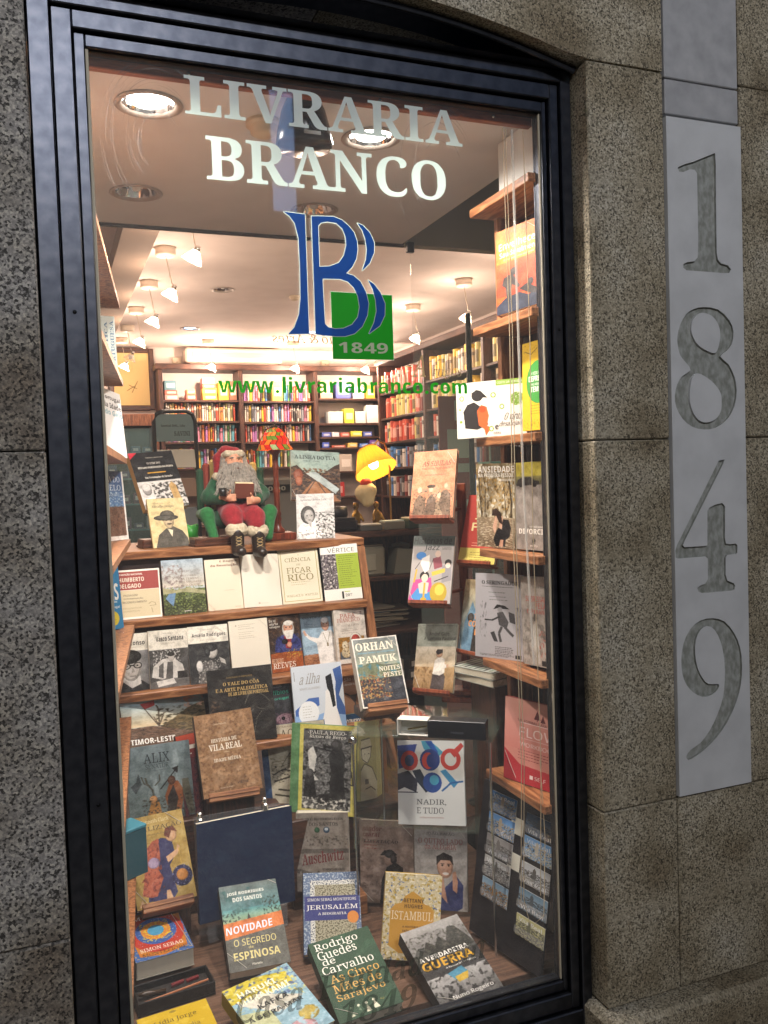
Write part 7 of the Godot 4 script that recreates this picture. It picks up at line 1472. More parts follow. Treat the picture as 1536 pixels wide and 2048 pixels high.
	part(tl, "post", lathe([[0.0, 0.029], [0.026, 0.029], [0.028, 0.036], [0.016, 0.05], [0.012, 0.07], [0.016, 0.08], [0.012, 0.09], [0.016, 0.1], [0.011, 0.112], [0.012, 0.18], [0.015, 0.19], [0.01, 0.2], [0.014, 0.212], [0.01, 0.225], [0.011, 0.27], [0.014, 0.28], [0.01, 0.29], [0.012, 0.325], [0.022, 0.338], [0.024, 0.345], [0.0, 0.348]], 20), mah)
	var sh := begin()
	var pal := ["c23a1e", "d96a24", "b5281c", "4f8a2c", "e08a30", "a8321e", "6d9a38"]
	rng.seed = 77
	for j in 6:
		for i in 16:
			var q := []
			for e in [[i, j], [i + 1, j], [i + 1, j + 1], [i, j + 1]]:
				var t: float = e[1] / 6.0
				var r := lerpf(0.018, 0.066, pow(t, 0.75)) + (0.005 * sin(e[0] * PI / 2.0) if e[1] == 6 else 0.0)
				var an: float = TAU * (e[0] + 0.5 * (e[1] % 2)) / 16.0
				q.append(Vector3(cos(an) * r, 0.43 - 0.085 * pow(t, 1.4), sin(an) * r))
			sh.set_color(hx(pal[rng.randi() % pal.size()]).srgb_to_linear())
			var n: Vector3 = ((q[0] + q[2]) * 0.5 - Vector3(0, 0.34, 0)).normalized()
			quad(sh, q[0], q[1], q[2], q[3], n)
	var leaded := StandardMaterial3D.new()
	leaded.vertex_color_use_as_albedo = true
	leaded.roughness = 0.25
	leaded.backlight_enabled = true
	leaded.backlight = Color("d98a4a")
	part(tl, "shade", sh.commit(), leaded)
	for i in 16:
		var pp := []
		for j in 7:
			var t := j / 6.0
			var r := lerpf(0.018, 0.066, pow(t, 0.75)) + 0.001
			var an := TAU * (i + 0.5 * (j % 2)) / 16.0
			pp.append(Vector3(cos(an) * r, 0.431 - 0.085 * pow(t, 1.4), sin(an) * r))
		part(tl, "leading", tube(pp, 0.0012, 4), plain("241a12", 0.5, 0.6))
	part(tl, "finial", lathe([[0.018, 0.43], [0.014, 0.438], [0.004, 0.444], [0.006, 0.452], [0.0, 0.456]], 12), plain("3a2a18", 0.4, 0.6))
	part(tl, "bulb", lathe([[0.0, 0.362], [0.012, 0.368], [0.015, 0.382], [0.0, 0.398]], 12), glow("ffd9a0", 6.0))
	lamp(tl, "omni", Vector3(0, 0.38, 0), 0.016, Color("ffcf94"), 0.014)

# ---------------------------------------------------------------- fittings of the shop
func shop_fittings() -> void:
	# counter
	var c := thing("shop_counter", "dark timber shop counter with open shelves behind the display", "counter", Vector3(1.75, 0.15, -2.85))
	bar(c, "counter_top", brown_x, Vector3(-0.62, 1.08, -0.4), Vector3(0.85, 1.115, 0.33), 0.004)
	for y in [0.86, 0.56, 0.25]:
		bar(c, "shelf", brown_x, Vector3(-0.58, y - 0.025, -0.35), Vector3(0.8, y, 0.28), 0.003)
	for x in [-0.6, 0.62]:
		bar(c, "upright", brown_y, Vector3(x - 0.018, 0.0, -0.35), Vector3(x + 0.018, 1.079, 0.29), 0.003)
	bar(c, "back_panel", brown_y, Vector3(-0.6, 0.0, -0.37), Vector3(0.82, 1.079, -0.352), 0.001)
	var base := Vector3(1.75, 0.15, -2.85)
	var pr := thing("printer", "beige laser printer on the counter shelf", "printer", base + Vector3(-0.22, 0.8605, 0.08))
	part(pr, "body", box(Vector3(0.36, 0.16, 0.3), 0.012), plain("8f8873", 0.5), Vector3(0, 0.08, 0))
	part(pr, "paper_tray", box(Vector3(0.28, 0.09, 0.01), 0.003), plain("a39c86", 0.5), Vector3(-0.02, 0.075, 0.155))
	part(pr, "lid", box(Vector3(0.34, 0.012, 0.28), 0.005), plain("7d7764", 0.5), Vector3(0, 0.167, 0))
	var pa := thing("telephone", "grey desk telephone beside the printer", "telephone", base + Vector3(0.09, 0.8605, 0.14))
	part(pa, "body", prism(PackedVector2Array([Vector2(-0.07, 0), Vector2(0.07, 0), Vector2(0.055, 0.13), Vector2(-0.045, 0.14)]), -0.06, 0.06), plain("858374", 0.5))
	part(pa, "handset", tube([Vector3(-0.05, 0.15, 0), Vector3(0, 0.158, 0), Vector3(0.05, 0.145, 0)], 0.014, 8), plain("6f6d60", 0.5))
	rng.seed = 5
	for i in 9:
		var f := thing("paper_stack", "loose file folder, %s from the bottom of the heap under the printer" % ordinals[i], "folder", base + Vector3(-0.1 + rng.randf_range(-0.08, 0.08), 0.5605 + i * 0.0125, 0.06), "folders heaped under the printer", Basis(Vector3.UP, rng.randf_range(-0.3, 0.3)))
		part(f, "cover", box(Vector3(0.3, 0.004, 0.22), 0.001), plain(["8a8272", "3f5a70", "5a4a3a", "a39a86", "2f3338"][i % 5], 0.7), Vector3(0, 0.009, 0))
		part(f, "sheets", box(Vector3(0.29, 0.006, 0.21), 0.001), plain("b9b19d", 0.9), Vector3(0, 0.0035, 0))
	for i in 6:
		var b := thing("ink_box", ["red ink carton on the lower counter shelf, bottom left", "red ink carton on the lower counter shelf, top left", "white ink carton on the lower counter shelf, bottom middle", "white ink carton on the lower counter shelf, top middle", "dark ink carton on the lower counter shelf, bottom right", "dark ink carton on the lower counter shelf, top right"][i], "carton", base + Vector3(-0.12 + 0.13 * (i / 2), 0.2505 + 0.062 * (i % 2), 0.14), "ink cartons on the counter shelf", Basis(Vector3.UP, 0.1 * (i % 3)))
		part(b, "carton", box(Vector3(0.11, 0.06, 0.09), 0.002), plain(["a83a2c", "b5442f", "b9b4a6", "aaa595", "35322f", "403c38"][i], 0.6), Vector3(0, 0.03, 0))
		part(b, "label", box(Vector3(0.08, 0.03, 0.001), 0.0002), plain("cfcabd", 0.7), Vector3(0, 0.03, 0.0456))
	# desk lamp with pleated yellow shade
	var ly := 1.2655
	var dl := thing("desk_lamp", "brass swan neck desk lamp with tilted pleated yellow shade", "desk lamp", Vector3(1.79, ly, -2.72))
	var brass := plain("a8834a", 0.3, 1.0)
	part(dl, "base", lathe([[0.0, 0.0], [0.06, 0.0], [0.06, 0.01], [0.02, 0.022], [0.0, 0.024]], 20), brass)
	part(dl, "stem", tube([Vector3(0, 0.02, 0), Vector3(0.0, 0.32, 0), Vector3(-0.005, 0.42, 0), Vector3(-0.03, 0.475, 0.01), Vector3(-0.075, 0.49, 0.02), Vector3(-0.1, 0.46, 0.03)], 0.006, 8), brass)
	var tilt := Basis(Vector3.BACK, 0.22) * Basis(Vector3.RIGHT, -0.5)
	var sp := Vector3(-0.105, 0.35, 0.035)
	var silk := StandardMaterial3D.new()
	silk.albedo_color = Color("c9962f")
	silk.roughness = 0.8
	silk.backlight_enabled = true
	silk.backlight = Color("a8701c")
	part(dl, "shade", lathe([[0.058, 0.1], [0.118, -0.03], [0.12, -0.034]], 96, 0.03, 32), silk, sp, tilt)
	part(dl, "shade_ring", lathe([[0.058, 0.1], [0.061, 0.105], [0.057, 0.108], [0.054, 0.102]], 28), plain("c79a4a", 0.6), sp, tilt)
	part(dl, "bulb", lathe([[0.0, 0.05], [0.015, 0.045], [0.03, 0.01], [0.022, -0.012], [0.0, -0.02]], 14), glow("ffe9a8", 7.0), sp, tilt)
	lamp(dl, "omni", sp + tilt * Vector3(0, 0.015, 0), 0.14, Color("ffd890"), 0.028)
	# gilt figurine group, telephone, papers and cups on the counter
	var gf := thing("gilt_figurines", "pair of gilt figurines under a cream ball of wool", "figurine", Vector3(1.62, ly, -2.66))
	for s in [-0.06, 0.06]:
		part(gf, "figure", blob([[Vector3(s, 0.02, 0), Vector3(s, 0.09, 0), 0.026, 0.02], [Vector3(s, 0.13, 0), Vector3(s, 0.135, 0), 0.018, 0.018], [Vector3(s - 0.02, 0.08, 0.01), Vector3(s - 0.03, 0.05, 0.03), 0.01, 0.008], [Vector3(s + 0.02, 0.08, 0.01), Vector3(s + 0.03, 0.05, 0.03), 0.01, 0.008]], 0.012, 0.007), plain("8a6a2c", 0.3, 0.8))
	part(gf, "wool_ball", blob([[Vector3(-0.01, 0.2, 0.0), Vector3(0.015, 0.21, 0.0), 0.05, 0.048], [Vector3(0.0, 0.155, 0.02), Vector3(0.01, 0.16, 0.02), 0.03, 0.03]], 0.02, 0.009, 0.006), plain("d9cba0", 0.95))
	part(gf, "red_cap", blob([[Vector3(0, 0.252, 0), Vector3(0.01, 0.256, 0), 0.03, 0.026]], 0.01, 0.008), plain("b5361f", 0.8))
	var ph := thing("label_printer", "black label printer on the counter behind the white portrait book", "printer", Vector3(1.46, ly, -2.62))
	part(ph, "body", box(Vector3(0.15, 0.07, 0.14), 0.015), plain("17171a", 0.35), Vector3(0, 0.035, 0))
	part(ph, "roll", lathe([[0.0, -0.04], [0.035, -0.04], [0.035, 0.04], [0.0, 0.04]], 20), plain("232326", 0.4), Vector3(-0.01, 0.1, -0.01), Basis(Vector3.BACK, PI / 2))
	part(ph, "keypad", box(Vector3(0.1, 0.008, 0.05), 0.002), plain("2f2f33", 0.5), Vector3(0.01, 0.072, 0.04))
	var cr := thing("cash_register", "grey cash register with digit display behind the stand", "cash register", Vector3(1.03, ly - 0.1, -2.6))
	part(cr, "body", box(Vector3(0.34, 0.4, 0.2), 0.012), plain("77736a", 0.5), Vector3(0, 0.2, 0))
	part(cr, "display", box(Vector3(0.2, 0.04, 0.006), 0.002), plain("1d1d1b", 0.3), Vector3(0.02, 0.345, 0.1035))
	var dg := begin()
	text_into(dg, "0.00", 2, "9a9a8c", Vector2(0.05, 0.345), 0.09, 0.022, func(_x: float, _y: float) -> float: return 0.1072)
	part(cr, "digits", dg.commit(), ink)
	part(cr, "drawer", box(Vector3(0.33, 0.08, 0.01), 0.003), plain("6a665d", 0.5), Vector3(0, 0.06, 0.1055))
	var rt := thing("register_table", "small dark table under the cash register", "table", Vector3(1.03, 0.15, -2.62))
	bar(rt, "table_top", brown_x, Vector3(-0.22, 0.985, -0.17), Vector3(0.08, 1.0145, 0.17), 0.003)
	for s in [Vector2(-0.2, -0.15), Vector2(0.06, -0.15), Vector2(-0.2, 0.15), Vector2(0.06, 0.15)]:
		bar(rt, "leg", brown_y, Vector3(s.x - 0.015, 0, s.y - 0.015), Vector3(s.x + 0.015, 0.984, s.y + 0.015), 0.002)
	for i in 3:
		var m := thing("cup", ["white cup on the counter near the salmon book", "white cup beside the first one on the counter", "red and white tin on the counter"][i], "cup", Vector3([2.05, 2.2, 1.92][i], ly, -2.7), "cups on the counter")
		part(m, "bowl", lathe([[0.0, 0.0], [0.025, 0.0], [0.038, 0.05], [0.035, 0.05], [0.022, 0.005], [0.0, 0.005]], 18), plain(["d6d2c8", "d6d2c8", "a83a30"][i], 0.3))
		part(m, "handle", tube([Vector3(0.033, 0.042, 0), Vector3(0.055, 0.036, 0), Vector3(0.052, 0.018, 0), Vector3(0.03, 0.014, 0)], 0.005, 7), plain("cfcbc0", 0.3))
	for i in 5:
		var d := thing("document_tray", "document tray on the counter, %s from the left" % ordinals[i], "tray", Vector3(1.6 + 0.13 * i, ly, -2.565), "trays and pads on the counter", Basis(Vector3.UP, 0.15 * (i % 3) - 0.1))
		part(d, "tray", box(Vector3(0.12, 0.03 + 0.012 * (i % 3), 0.09), 0.003), plain(["4a4a44", "6d6a5e", "2c3a33", "3a3632", "55524a"][i], 0.5), Vector3(0, 0.5 * (0.03 + 0.012 * (i % 3)) + 0.0005, 0))
		part(d, "paper", box(Vector3(0.11, 0.006, 0.08), 0.001), plain(["c9c6b8", "a9b5b0", "b9b4a4", "c2b9a4", "d0ccc0"][i], 0.8), Vector3(0, 0.034 + 0.012 * (i % 3), 0))
	# back bookcase
	var bc := thing("back_bookcase", "tall dark bookcase along the shop's back wall", "bookcase", Vector3(0, 0.15, -7.3))
	var z0 := -0.28
	for x in [1.12, 1.95, 2.78]:
		bar(bc, "upright", brown_y, Vector3(x - 0.022, 0, z0), Vector3(x + 0.022, 2.58, 0.02), 0.003)
	bar(bc, "upright", brown_y, Vector3(3.56, 0, z0), Vector3(3.6, 2.58, 0.02), 0.003)
	bar(bc, "cornice", brown_x, Vector3(1.07, 2.581, z0), Vector3(3.62, 2.64, 0.05), 0.006)
	bar(bc, "back_board", brown_y, Vector3(1.1, 0, z0 - 0.015), Vector3(3.6, 2.58, z0 - 0.001), 0.001)
	for y in [2.27, 2.05, 1.835, 1.56, 1.28, 0.95, 0.5]:
		bar(bc, "shelf", brown_x, Vector3(1.143, y - 0.022, z0), Vector3(1.927, y, 0.0), 0.002)
		bar(bc, "shelf", brown_x, Vector3(1.973, y - 0.032, z0), Vector3(2.757, y - 0.01, 0.0), 0.002)
	for y in [2.29, 2.015, 1.865, 1.745, 1.48, 1.2, 0.8]:
		bar(bc, "shelf", brown_x, Vector3(2.803, y - 0.022, z0), Vector3(3.558, y, 0.0), 0.002)
	# right bookcase, facing into the shop
	var rb := thing("side_bookcase", "long dark bookcase along the shop's right wall", "bookcase", Vector3(3.38, 0.15, 0))
	for z in [-6.95, -5.75, -4.55, -3.35, -2.15]:
		bar(rb, "upright", brown_y, Vector3(0.0, 0, z - 0.022), Vector3(0.3, 2.6, z + 0.022), 0.003)
	for y in [2.3, 2.03, 1.77, 1.5, 1.2, 0.9, 0.5]:
		for i in 4:
			bar(rb, "shelf", brown_z, Vector3(0.015, y - 0.022, -6.928 + 1.2 * i), Vector3(0.3, y, -5.772 + 1.2 * i), 0.002)
	bar(rb, "cornice", brown_z, Vector3(-0.03, 2.601, -6.97), Vector3(0.3, 2.66, -2.1), 0.006)
	bar(rb, "back_board", brown_y, Vector3(0.301, 0, -6.97), Vector3(0.315, 2.6, -2.13), 0.001)
	# air conditioner
	var a := thing("air_conditioner", "long white wall air conditioner above the back bookcase", "air conditioner", Vector3(1.92, 2.82, -7.58))
	part(a, "casing", box(Vector3(1.04, 0.16, 0.2), 0.02), plain("d3bfb0", 0.45), Vector3(0, 0.08, 0.1))
	part(a, "front_grille", box(Vector3(0.86, 0.05, 0.006), 0.002), plain("b9a698", 0.5), Vector3(-0.02, 0.085, 0.2035))
	part(a, "outlet_flap", box(Vector3(0.95, 0.03, 0.02), 0.006), plain("c9b5a6", 0.45), Vector3(0, -0.005, 0.17))
	for x in [[1.33, 0.0], [2.98, 0.06]]:
		var jb := thing("junction_box", ["small cream junction box above the bookcase at the left", "small cream junction box above the bookcase at the right"][0 if x[0] < 2 else 1], "junction box", Vector3(x[0], 2.8, -7.58))
		part(jb, "cover", box(Vector3(0.09, 0.09, 0.05), 0.006), plain("c9b9a0", 0.6), Vector3(0, 0.045, 0.025))
		part(jb, "screw", lathe([[0.0, 0.003], [0.005, 0.002], [0.006, 0.0]], 8), steel, Vector3(0, 0.045, 0.0502), Basis(Vector3.RIGHT, PI / 2))
	# framed picture and glazed cabinet on the left
	var pf := thing("framed_picture", "dark framed sepia drawing on the shop's back wall", "picture", Vector3(0.86, 2.34, -7.57))
	part(pf, "print", box(Vector3(0.36, 0.58, 0.01), 0.001), plain("c9ad72", 0.8), Vector3(0, 0.32, 0.01))
	for x in [-0.205, 0.205]:
		part(pf, "frame_side", box(Vector3(0.055, 0.64, 0.035), 0.008), brown_y, Vector3(x, 0.32, 0.018))
	for y in [0.02, 0.62]:
		part(pf, "frame_rail", box(Vector3(0.36, 0.055, 0.035), 0.008), brown_x, Vector3(0, y, 0.018))
	var sk := begin()
	for e in [[Vector3(-0.05, 0.2, 0.017), Vector3(0.03, 0.25, 0.017)], [Vector3(0.0, 0.18, 0.017), Vector3(0.06, 0.3, 0.017)], [Vector3(-0.03, 0.26, 0.017), Vector3(0.05, 0.22, 0.017)]]:
		tube_into(sk, [e[0], e[1]], 0.003, 5)
	part(pf, "drawing", sk.commit(), plain("6a5530", 0.8))
	var gc := thing("glazed_cabinet", "timber cabinet with glass door and teal lit shelves of boxes", "cabinet", Vector3(0.8, 0.15, -7.5))
	var rose := wood("5a3018", "7d4a2a", "8f5a38", 1, 0.4, 51)
	bar(gc, "back_board", plain("1d2a2c", 0.8), Vector3(-0.3, 0, -0.07), Vector3(0.26, 2.1, -0.05), 0.001)
	bar(gc, "door_rail", rose, Vector3(-0.3, 2.0, -0.04), Vector3(0.27, 2.12, 0.3), 0.004)
	for x in [-0.28, 0.24]:
		bar(gc, "door_stile", rose, Vector3(x - 0.03, 0, -0.04), Vector3(x + 0.03, 1.999, 0.3), 0.004)
	for y in [1.72, 1.46, 1.2, 0.94, 0.68]:
		bar(gc, "shelf", plain("3f6f74", 0.4), Vector3(-0.25, y, -0.045), Vector3(0.209, y + 0.015, 0.25), 0.002)
	part(gc, "glass_door", box(Vector3(0.455, 1.95, 0.005), 0.001), glass(0.12, "9fc9c9"), Vector3(-0.02, 1.0, 0.28))
	rng.seed = 8
	for i in 16:
		var row := i / 4
		var b := thing("stationery_box", "%s box on the %s shelf of the glazed cabinet" % [ordinals[i % 4], ordinals[row]], "box", Vector3(0.8 - 0.19 + 0.12 * (i % 4), 0.15 + [1.72, 1.46, 1.2, 0.94][row] + 0.0155, -7.4), "boxes in the glazed cabinet")
		var s := Vector3(0.09, rng.randf_range(0.05, 0.15), 0.12)
		part(b, "carton", box(s, 0.002), plain(["4a6a80", "7d9aa0", "3a4a6a", "8a9a8c", "55405a"][rng.randi() % 5], 0.6), Vector3(0, s.y * 0.5, 0))
		part(b, "label", box(Vector3(0.05, s.y * 0.4, 0.001), 0.0002), plain("b5c6c6", 0.7), Vector3(0, s.y * 0.5, 0.0606))
	# card stand with rounded header behind the black book
	var cs := thing("card_stand", "black rounded card stand with a blue header sign", "card stand", Vector3(0.62, 0.15, -2.75))
	part(cs, "frame", tube([Vector3(-0.105, 0, 0), Vector3(-0.105, 1.72, 0), Vector3(-0.09, 1.76, 0), Vector3(-0.06, 1.775, 0), Vector3(0.06, 1.775, 0), Vector3(0.09, 1.76, 0), Vector3(0.105, 1.72, 0), Vector3(0.105, 0, 0)], 0.011, 8), plain("1d2022", 0.4))
	part(cs, "header", box(Vector3(0.19, 0.14, 0.004), 0.001), plain("6d8a8f", 0.5), Vector3(0, 1.69, 0))
	var hl := begin()
	text_into(hl, "Sential DHL, Lda", 2, "22302f", Vector2(-0.01, 1.7), 0.12, 0.014, func(_x: float, _y: float) -> float: return 0.0025)
	text_into(hl, "SAVINI", 3, "22302f", Vector2(0.035, 1.66), 0.08, 0.024, func(_x: float, _y: float) -> float: return 0.0025)
	part(cs, "lettering", hl.commit(), ink)
	for i in 4:
		part(cs, "card_rack", box(Vector3(0.19, 0.1, 0.008), 0.002), plain(["b5b9b0", "8a7260", "6f7a80", "a39c90"][i], 0.6), Vector3(0, 1.53 - 0.15 * i, 0.012), Basis(Vector3.RIGHT, -0.3))
	part(cs, "foot", box(Vector3(0.3, 0.02, 0.2), 0.004), plain("1d2022", 0.4), Vector3(0, 0.01, 0))
	# maroon leaflet panel behind the glass, teal file boxes beside the pole
	var lf := thing("leaflet_panel", "maroon leaflet panel with pale labels behind the salmon book", "panel", Vector3(1.73, 0.15, -1.75))
	part(lf, "board", box(Vector3(0.165, 1.755, 0.012), 0.002), plain("6e2f27", 0.6), Vector3(0, 0.8775, 0))
	for y in [[1.69, 0.05, 0.09], [1.54, 0.13, 0.13], [1.43, 0.13, 0.04], [1.27, 0.12, 0.03]]:
		part(lf, "label", box(Vector3(y[1], y[2], 0.002), 0.0005), plain("8f9c88", 0.7), Vector3(0.02, y[0], 0.0075))
	var sb := thing("glass_shelf_stand", "glass shelf stand with teal boxes by the black pole", "shelf", Vector3(1.98, 0.15, -1.75))
	for y in [0.9, 1.25, 1.6]:
		part(sb, "glass_shelf", box(Vector3(0.26, 0.008, 0.2), 0.001), glass(0.2, "8fc4a8"), Vector3(0, y, 0))
	for x in [-0.125, 0.125]:
		for z in [-0.09, 0.09]:
			part(sb, "leg", tube([Vector3(x, 0, z), Vector3(x, 1.66, z)], 0.005, 6), plain("8fa59a", 0.3, 0.8))
	for i in 4:
		var b := thing("file_box", ["teal file box on the middle glass shelf, left", "pale teal file box on the middle glass shelf, right", "grey card box on the top glass shelf, left", "white card box on the top glass shelf, right"][i], "box", Vector3(1.92 + 0.12 * (i % 2), 0.15 + (1.2545 if i < 2 else 1.6045), -1.75), "boxes on the glass shelf stand")
		part(b, "carton", box(Vector3(0.1, 0.2, 0.12), 0.002), plain(["3f8a7a", "7fb0a0", "9aa3a0", "b9bdb8"][i], 0.5), Vector3(0, 0.1, 0))
		part(b, "label", box(Vector3(0.06, 0.05, 0.001), 0.0002), plain("c9cdc4", 0.7), Vector3(0, 0.12, 0.0606))

# ---------------------------------------------------------------- spines and boxes on the far shelves
func spine_mesh(kind: int) -> ArrayMesh:   # unit book: x thickness, y height, z depth, spine towards +z
	var st := begin()
	var n := 5
	for i in n:
		var a := PI * i / n
		var b := PI * (i + 1) / n
		var p := Vector3(-0.5 * cos(a), 0, 0.44 + 0.06 * sin(a))
		var q := Vector3(-0.5 * cos(b), 0, 0.44 + 0.06 * sin(b))
		quad(st, p, q, q + Vector3.UP, p + Vector3.UP, Vector3(-cos((a + b) * 0.5), 0, sin((a + b) * 0.5)))
	for s in [-1.0, 1.0]:
		quad(st, Vector3(s * 0.5, 0, 0.44), Vector3(s * 0.5, 0, -0.5), Vector3(s * 0.5, 1, -0.5), Vector3(s * 0.5, 1, 0.44), Vector3(s, 0, 0))
	var m: ArrayMesh = st.commit()
	var s2 := begin()
	quad(s2, Vector3(-0.5, 0.985, 0.44), Vector3(0.5, 0.985, 0.44), Vector3(0.5, 0.985, -0.5), Vector3(-0.5, 0.985, -0.5), Vector3.UP)
	quad(s2, Vector3(-0.5, 0.0, 0.44), Vector3(0.5, 0.0, 0.44), Vector3(0.5, 0.0, -0.5), Vector3(-0.5, 0.0, -0.5), Vector3.DOWN)
	s2.commit(m)
	var s3 := begin()   # title band printed across the spine
	var y0: float = [0.62, 0.2, 0.75][kind]
	var y1: float = [0.8, 0.7, 0.82][kind]
	for i in n:
		var a := PI * i / n
		var b := PI * (i + 1) / n
		var p := Vector3(-0.49 * cos(a), y0, 0.446 + 0.062 * sin(a))
		var q := Vector3(-0.49 * cos(b), y0, 0.446 + 0.062 * sin(b))
		quad(s3, p, q, q + Vector3.UP * (y1 - y0), p + Vector3.UP * (y1 - y0), Vector3(-cos((a + b) * 0.5), 0, sin((a + b) * 0.5)))
	s3.commit(m)
	return m

var spines := []
var names := {"d8cfc0": "cream", "c4553f": "red", "e0b83a": "yellow", "4f7fb5": "blue", "5f9a5a": "green", "b07ab0": "purple", "e08a4a": "orange", "d98aa0": "pink", "3f3a38": "black", "8a8f94": "grey", "6fb5c4": "turquoise", "7a2f2a": "maroon", "b59a6a": "tan", "cfc27a": "straw"}

func shelf_row(where: String, from: Vector3, along: Vector3, length: float, hmin: float, hmax: float, tmin: float, tmax: float, depth: float, pal: Array, facing: float, lean_end := true) -> void:
	var x := 0.0
	var i := 0
	while true:
		var t := rng.randf_range(tmin, tmax)
		if x + t > length:
			break
		var h := rng.randf_range(hmin, hmax) * (0.86 if rng.randf() < 0.18 else 1.0)
		if rng.randf() < 0.035:
			x += rng.randf_range(0.01, 0.03)
		var c: String = pal[rng.randi() % pal.size()]
		var o := MeshInstance3D.new()
		o.name = numbered("spine_book")
		o.mesh = spines[rng.randi() % 3]
		o.set_surface_override_material(0, plain(c, 0.5))
		o.set_surface_override_material(1, paper)
		o.set_surface_override_material(2, plain(hx(c).lerp(Color("efe8da") if hx(c).get_luminance() < 0.45 else Color("2f2a28"), 0.55), 0.5))
		add_child(o)
		o.transform = Transform3D(Basis(Vector3.UP, facing) * Basis(Vector3.BACK, rng.randf_range(-0.03, 0.0)) * Basis.from_scale(Vector3(t * 0.96, h, depth)), from + along * (x + t * 0.5) + Vector3(sin(facing), 0, cos(facing)) * rng.randf_range(-0.012, 0.012))
		tag(o, "%s spine, %s from the left %s" % [names[c], nth(i), where], "book", "books packed on the far shelves")
		x += t + 0.0006
		i += 1

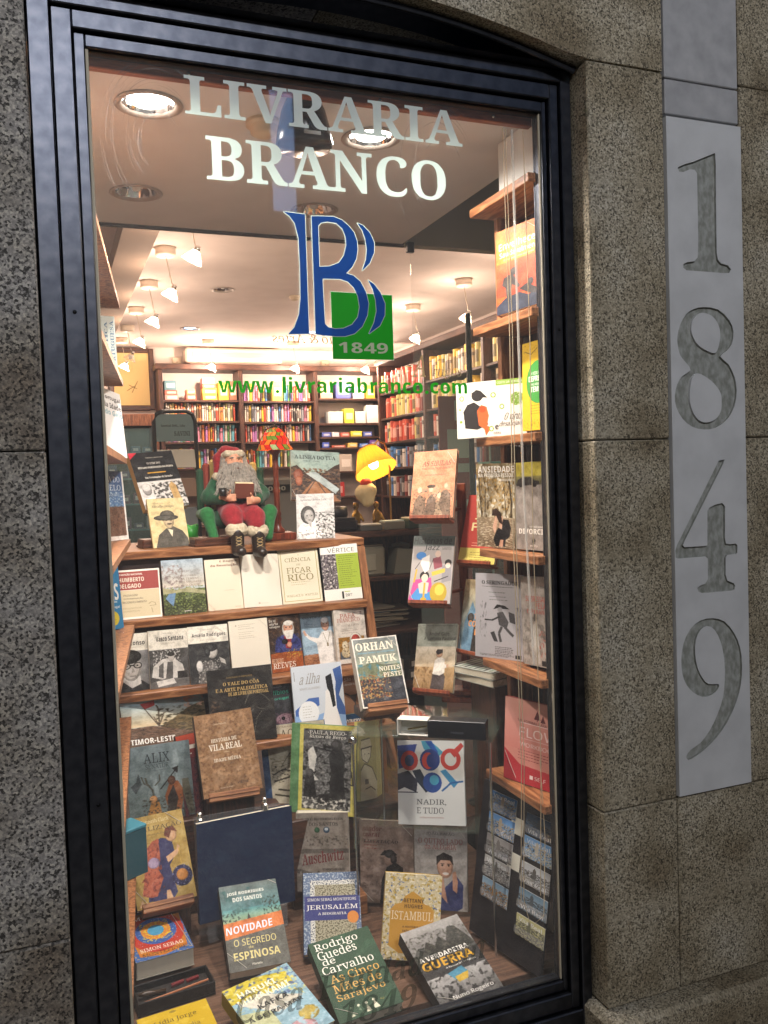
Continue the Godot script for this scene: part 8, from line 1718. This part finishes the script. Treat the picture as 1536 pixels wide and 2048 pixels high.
func far_books() -> void:
	for k in 3:
		spines.append(spine_mesh(k))
	rng.seed = 42
	var kids := ["d8cfc0", "e0b83a", "4f7fb5", "c4553f", "6fb5c4", "d98aa0", "e08a4a", "5f9a5a", "b07ab0", "d8cfc0"]
	var pale := ["d8cfc0", "d8cfc0", "cfc27a", "e08a4a", "c4553f", "b59a6a", "d8cfc0"]
	var mix := ["d98aa0", "d8cfc0", "b07ab0", "4f7fb5", "3f3a38", "8a8f94", "c4553f", "e0b83a", "d8cfc0"]
	var z := -7.44
	shelf_row("on the second shelf of the back bookcase's left bay", Vector3(1.16, 2.2005, z), Vector3.RIGHT, 0.74, 0.17, 0.2, 0.017, 0.032, 0.19, pale, 0.0)
	shelf_row("on the third shelf of the back bookcase's left bay", Vector3(1.16, 1.9855, z), Vector3.RIGHT, 0.76, 0.16, 0.195, 0.018, 0.034, 0.19, kids, 0.0)
	shelf_row("on the fourth shelf of the back bookcase's left bay", Vector3(1.16, 1.7105, z), Vector3.RIGHT, 0.76, 0.17, 0.22, 0.02, 0.036, 0.19, kids, 0.0)
	shelf_row("on the first shelf of the back bookcase's middle bay", Vector3(1.985, 2.4105, z), Vector3.RIGHT, 0.28, 0.16, 0.2, 0.016, 0.03, 0.19, mix, 0.0)
	shelf_row("at the right end of the middle bay's first shelf", Vector3(2.43, 2.4105, z), Vector3.RIGHT, 0.31, 0.17, 0.2, 0.018, 0.032, 0.19, kids, 0.0)
	shelf_row("on the second shelf of the back bookcase's middle bay", Vector3(1.985, 2.1905, z), Vector3.RIGHT, 0.76, 0.165, 0.195, 0.018, 0.034, 0.19, mix, 0.0)
	shelf_row("on the third shelf of the back bookcase's middle bay", Vector3(1.985, 1.9755, z), Vector3.RIGHT, 0.76, 0.165, 0.195, 0.018, 0.034, 0.19, mix, 0.0)
	shelf_row("on the fourth shelf of the back bookcase's middle bay", Vector3(1.985, 1.7005, z), Vector3.RIGHT, 0.5, 0.16, 0.2, 0.02, 0.034, 0.19, kids, 0.0)
	var reds := ["c4553f", "7a2f2a", "c4553f", "b59a6a", "d8cfc0", "cfc27a"]
	var yel := ["cfc27a", "d8cfc0", "cfc27a", "e0b83a", "b59a6a"]
	var blu := ["8a8f94", "4f7fb5", "d8cfc0", "7a2f2a", "3f3a38"]
	var X := 3.5
	for i in 3:
		var zz := -5.8 + 1.2 * i
		var bay: String = ["back", "middle", "near"][i]
		for r in [[2.4505, reds if i == 0 else yel, "first"], [2.1805, reds if i == 0 else yel, "second"], [1.9205, reds if i < 1 else pale, "third"], [1.6505, blu, "fourth"], [1.3505, blu, "fifth"]]:
			if i == 2 and r[0] < 1.8:
				continue
			shelf_row("on the %s shelf of the side bookcase's %s bay" % [r[2], bay], Vector3(X, r[0], zz + (0.0 if i else -0.02)), Vector3(0, 0, -1), 1.06, 0.18, 0.22, 0.05 if i < 2 else 0.06, 0.075 if i < 2 else 0.1, 0.2, r[1], -PI / 2)
	# toy and game boxes on the top shelves, pens and cartons in the right bay
	var bx := [
		[1.16, 2.4205, 0.14, 0.055, "c98a80", "bottom pink game box at the left of the top shelf"], [1.16, 2.4765, 0.13, 0.045, "b5604f", "second pink game box at the left of the top shelf"], [1.16, 2.5225, 0.12, 0.1, "5a7d86", "teal game box on top of the pink pile"],
		[1.38, 2.4205, 0.1, 0.06, "c9604a", "red game box in the low pile on the top shelf"], [1.385, 2.4815, 0.09, 0.05, "d98a5a", "orange game box on the low pile"],
		[1.55, 2.4205, 0.15, 0.06, "d9a83a", "yellow game box at the foot of the tall pile"], [1.55, 2.4815, 0.15, 0.06, "e0bc45", "second yellow game box of the tall pile"], [1.55, 2.5425, 0.14, 0.05, "cf5f3a", "orange red game box in the tall pile"], [1.55, 2.5935, 0.13, 0.06, "c99a9a", "pink game box on top of the tall pile"],
		[1.72, 2.4205, 0.1, 0.19, "c2b43a", "upright yellow and green game box"], [1.83, 2.4205, 0.08, 0.2, "8a5a40", "upright brown game box at the bay's right end"],
		[2.3, 2.4105, 0.11, 0.21, "d9b04a", "upright orange box among the books on the top shelf"],
		[2.84, 2.4405, 0.14, 0.2, "c9a58a", "beige box with red seal at the right bay's top"], [3.02, 2.4405, 0.17, 0.18, "4a55a0", "blue framed toy box in the right bay"], [3.22, 2.4405, 0.13, 0.13, "c9ccc9", "white toy box in the right bay"], [3.38, 2.4405, 0.1, 0.15, "d9a83a", "yellow toy box in the right bay"],
		[2.92, 2.1655, 0.17, 0.13, "b9bdb9", "grey pen set box on the right bay's second shelf"], [3.11, 2.1655, 0.11, 0.16, "cfc83a", "lime yellow carton pile on the second shelf"], [3.24, 2.1655, 0.12, 0.13, "d0cdc4", "white patterned carton on the second shelf"], [3.38, 2.1655, 0.15, 0.2, "d9d6d0", "white bag of toys in the corner"],
		[2.84, 2.0155, 0.1, 0.05, "4a5aa5", "blue pen carton on the third shelf"], [2.96, 2.0155, 0.08, 0.05, "c9c9cf", "white pen carton on the third shelf"], [3.06, 2.0155, 0.1, 0.045, "b5584a", "red pen carton on the third shelf"], [3.18, 2.0155, 0.13, 0.06, "c9c23a", "yellow pen carton on the third shelf"], [3.33, 2.0155, 0.1, 0.05, "5f6fb5", "lilac pen carton on the third shelf"],
		[2.84, 1.8955, 0.08, 0.06, "3a55b0", "blue eraser carton on the fourth shelf"], [2.95, 1.8955, 0.16, 0.025, "b5543f", "long red pencil case on the fourth shelf"], [3.14, 1.8955, 0.11, 0.05, "d9b45a", "yellow note block on the fourth shelf"], [3.28, 1.8955, 0.1, 0.04, "5a7fc4", "blue note block on the fourth shelf"], [3.4, 1.8955, 0.13, 0.08, "6a4a9a", "purple carton at the corner of the fourth shelf"],
		[3.03, 1.6305, 0.15, 0.19, "b9ae9f", "sign with cartoon print on the fifth shelf"], [2.86, 1.6305, 0.06, 0.2, "6a86b0", "blue bottle carton on the fifth shelf"], [3.3, 1.6305, 0.2, 0.14, "8d8a90", "grey stationery carton on the fifth shelf"], [2.88, 1.3505, 0.2, 0.16, "b5302c", "red gift bow carton on the sixth shelf"]]
	for b in bx:
		var o := thing("carton", b[5], "carton", Vector3(b[0] + b[2] * 0.5, b[1], -7.38), "cartons on the back bookcase", Basis(Vector3.UP, 0.0))
		part(o, "box", box(Vector3(b[2], b[3] - 0.001, 0.14), 0.002), plain(b[4], 0.5), Vector3(0, b[3] * 0.5, 0))
		part(o, "label", box(Vector3(b[2] * 0.7, b[3] * 0.45, 0.001), 0.0002), plain(hx(b[4]).lerp(Color("f4efe4"), 0.6), 0.5), Vector3(b[2] * 0.03, b[3] * 0.48, 0.0706))
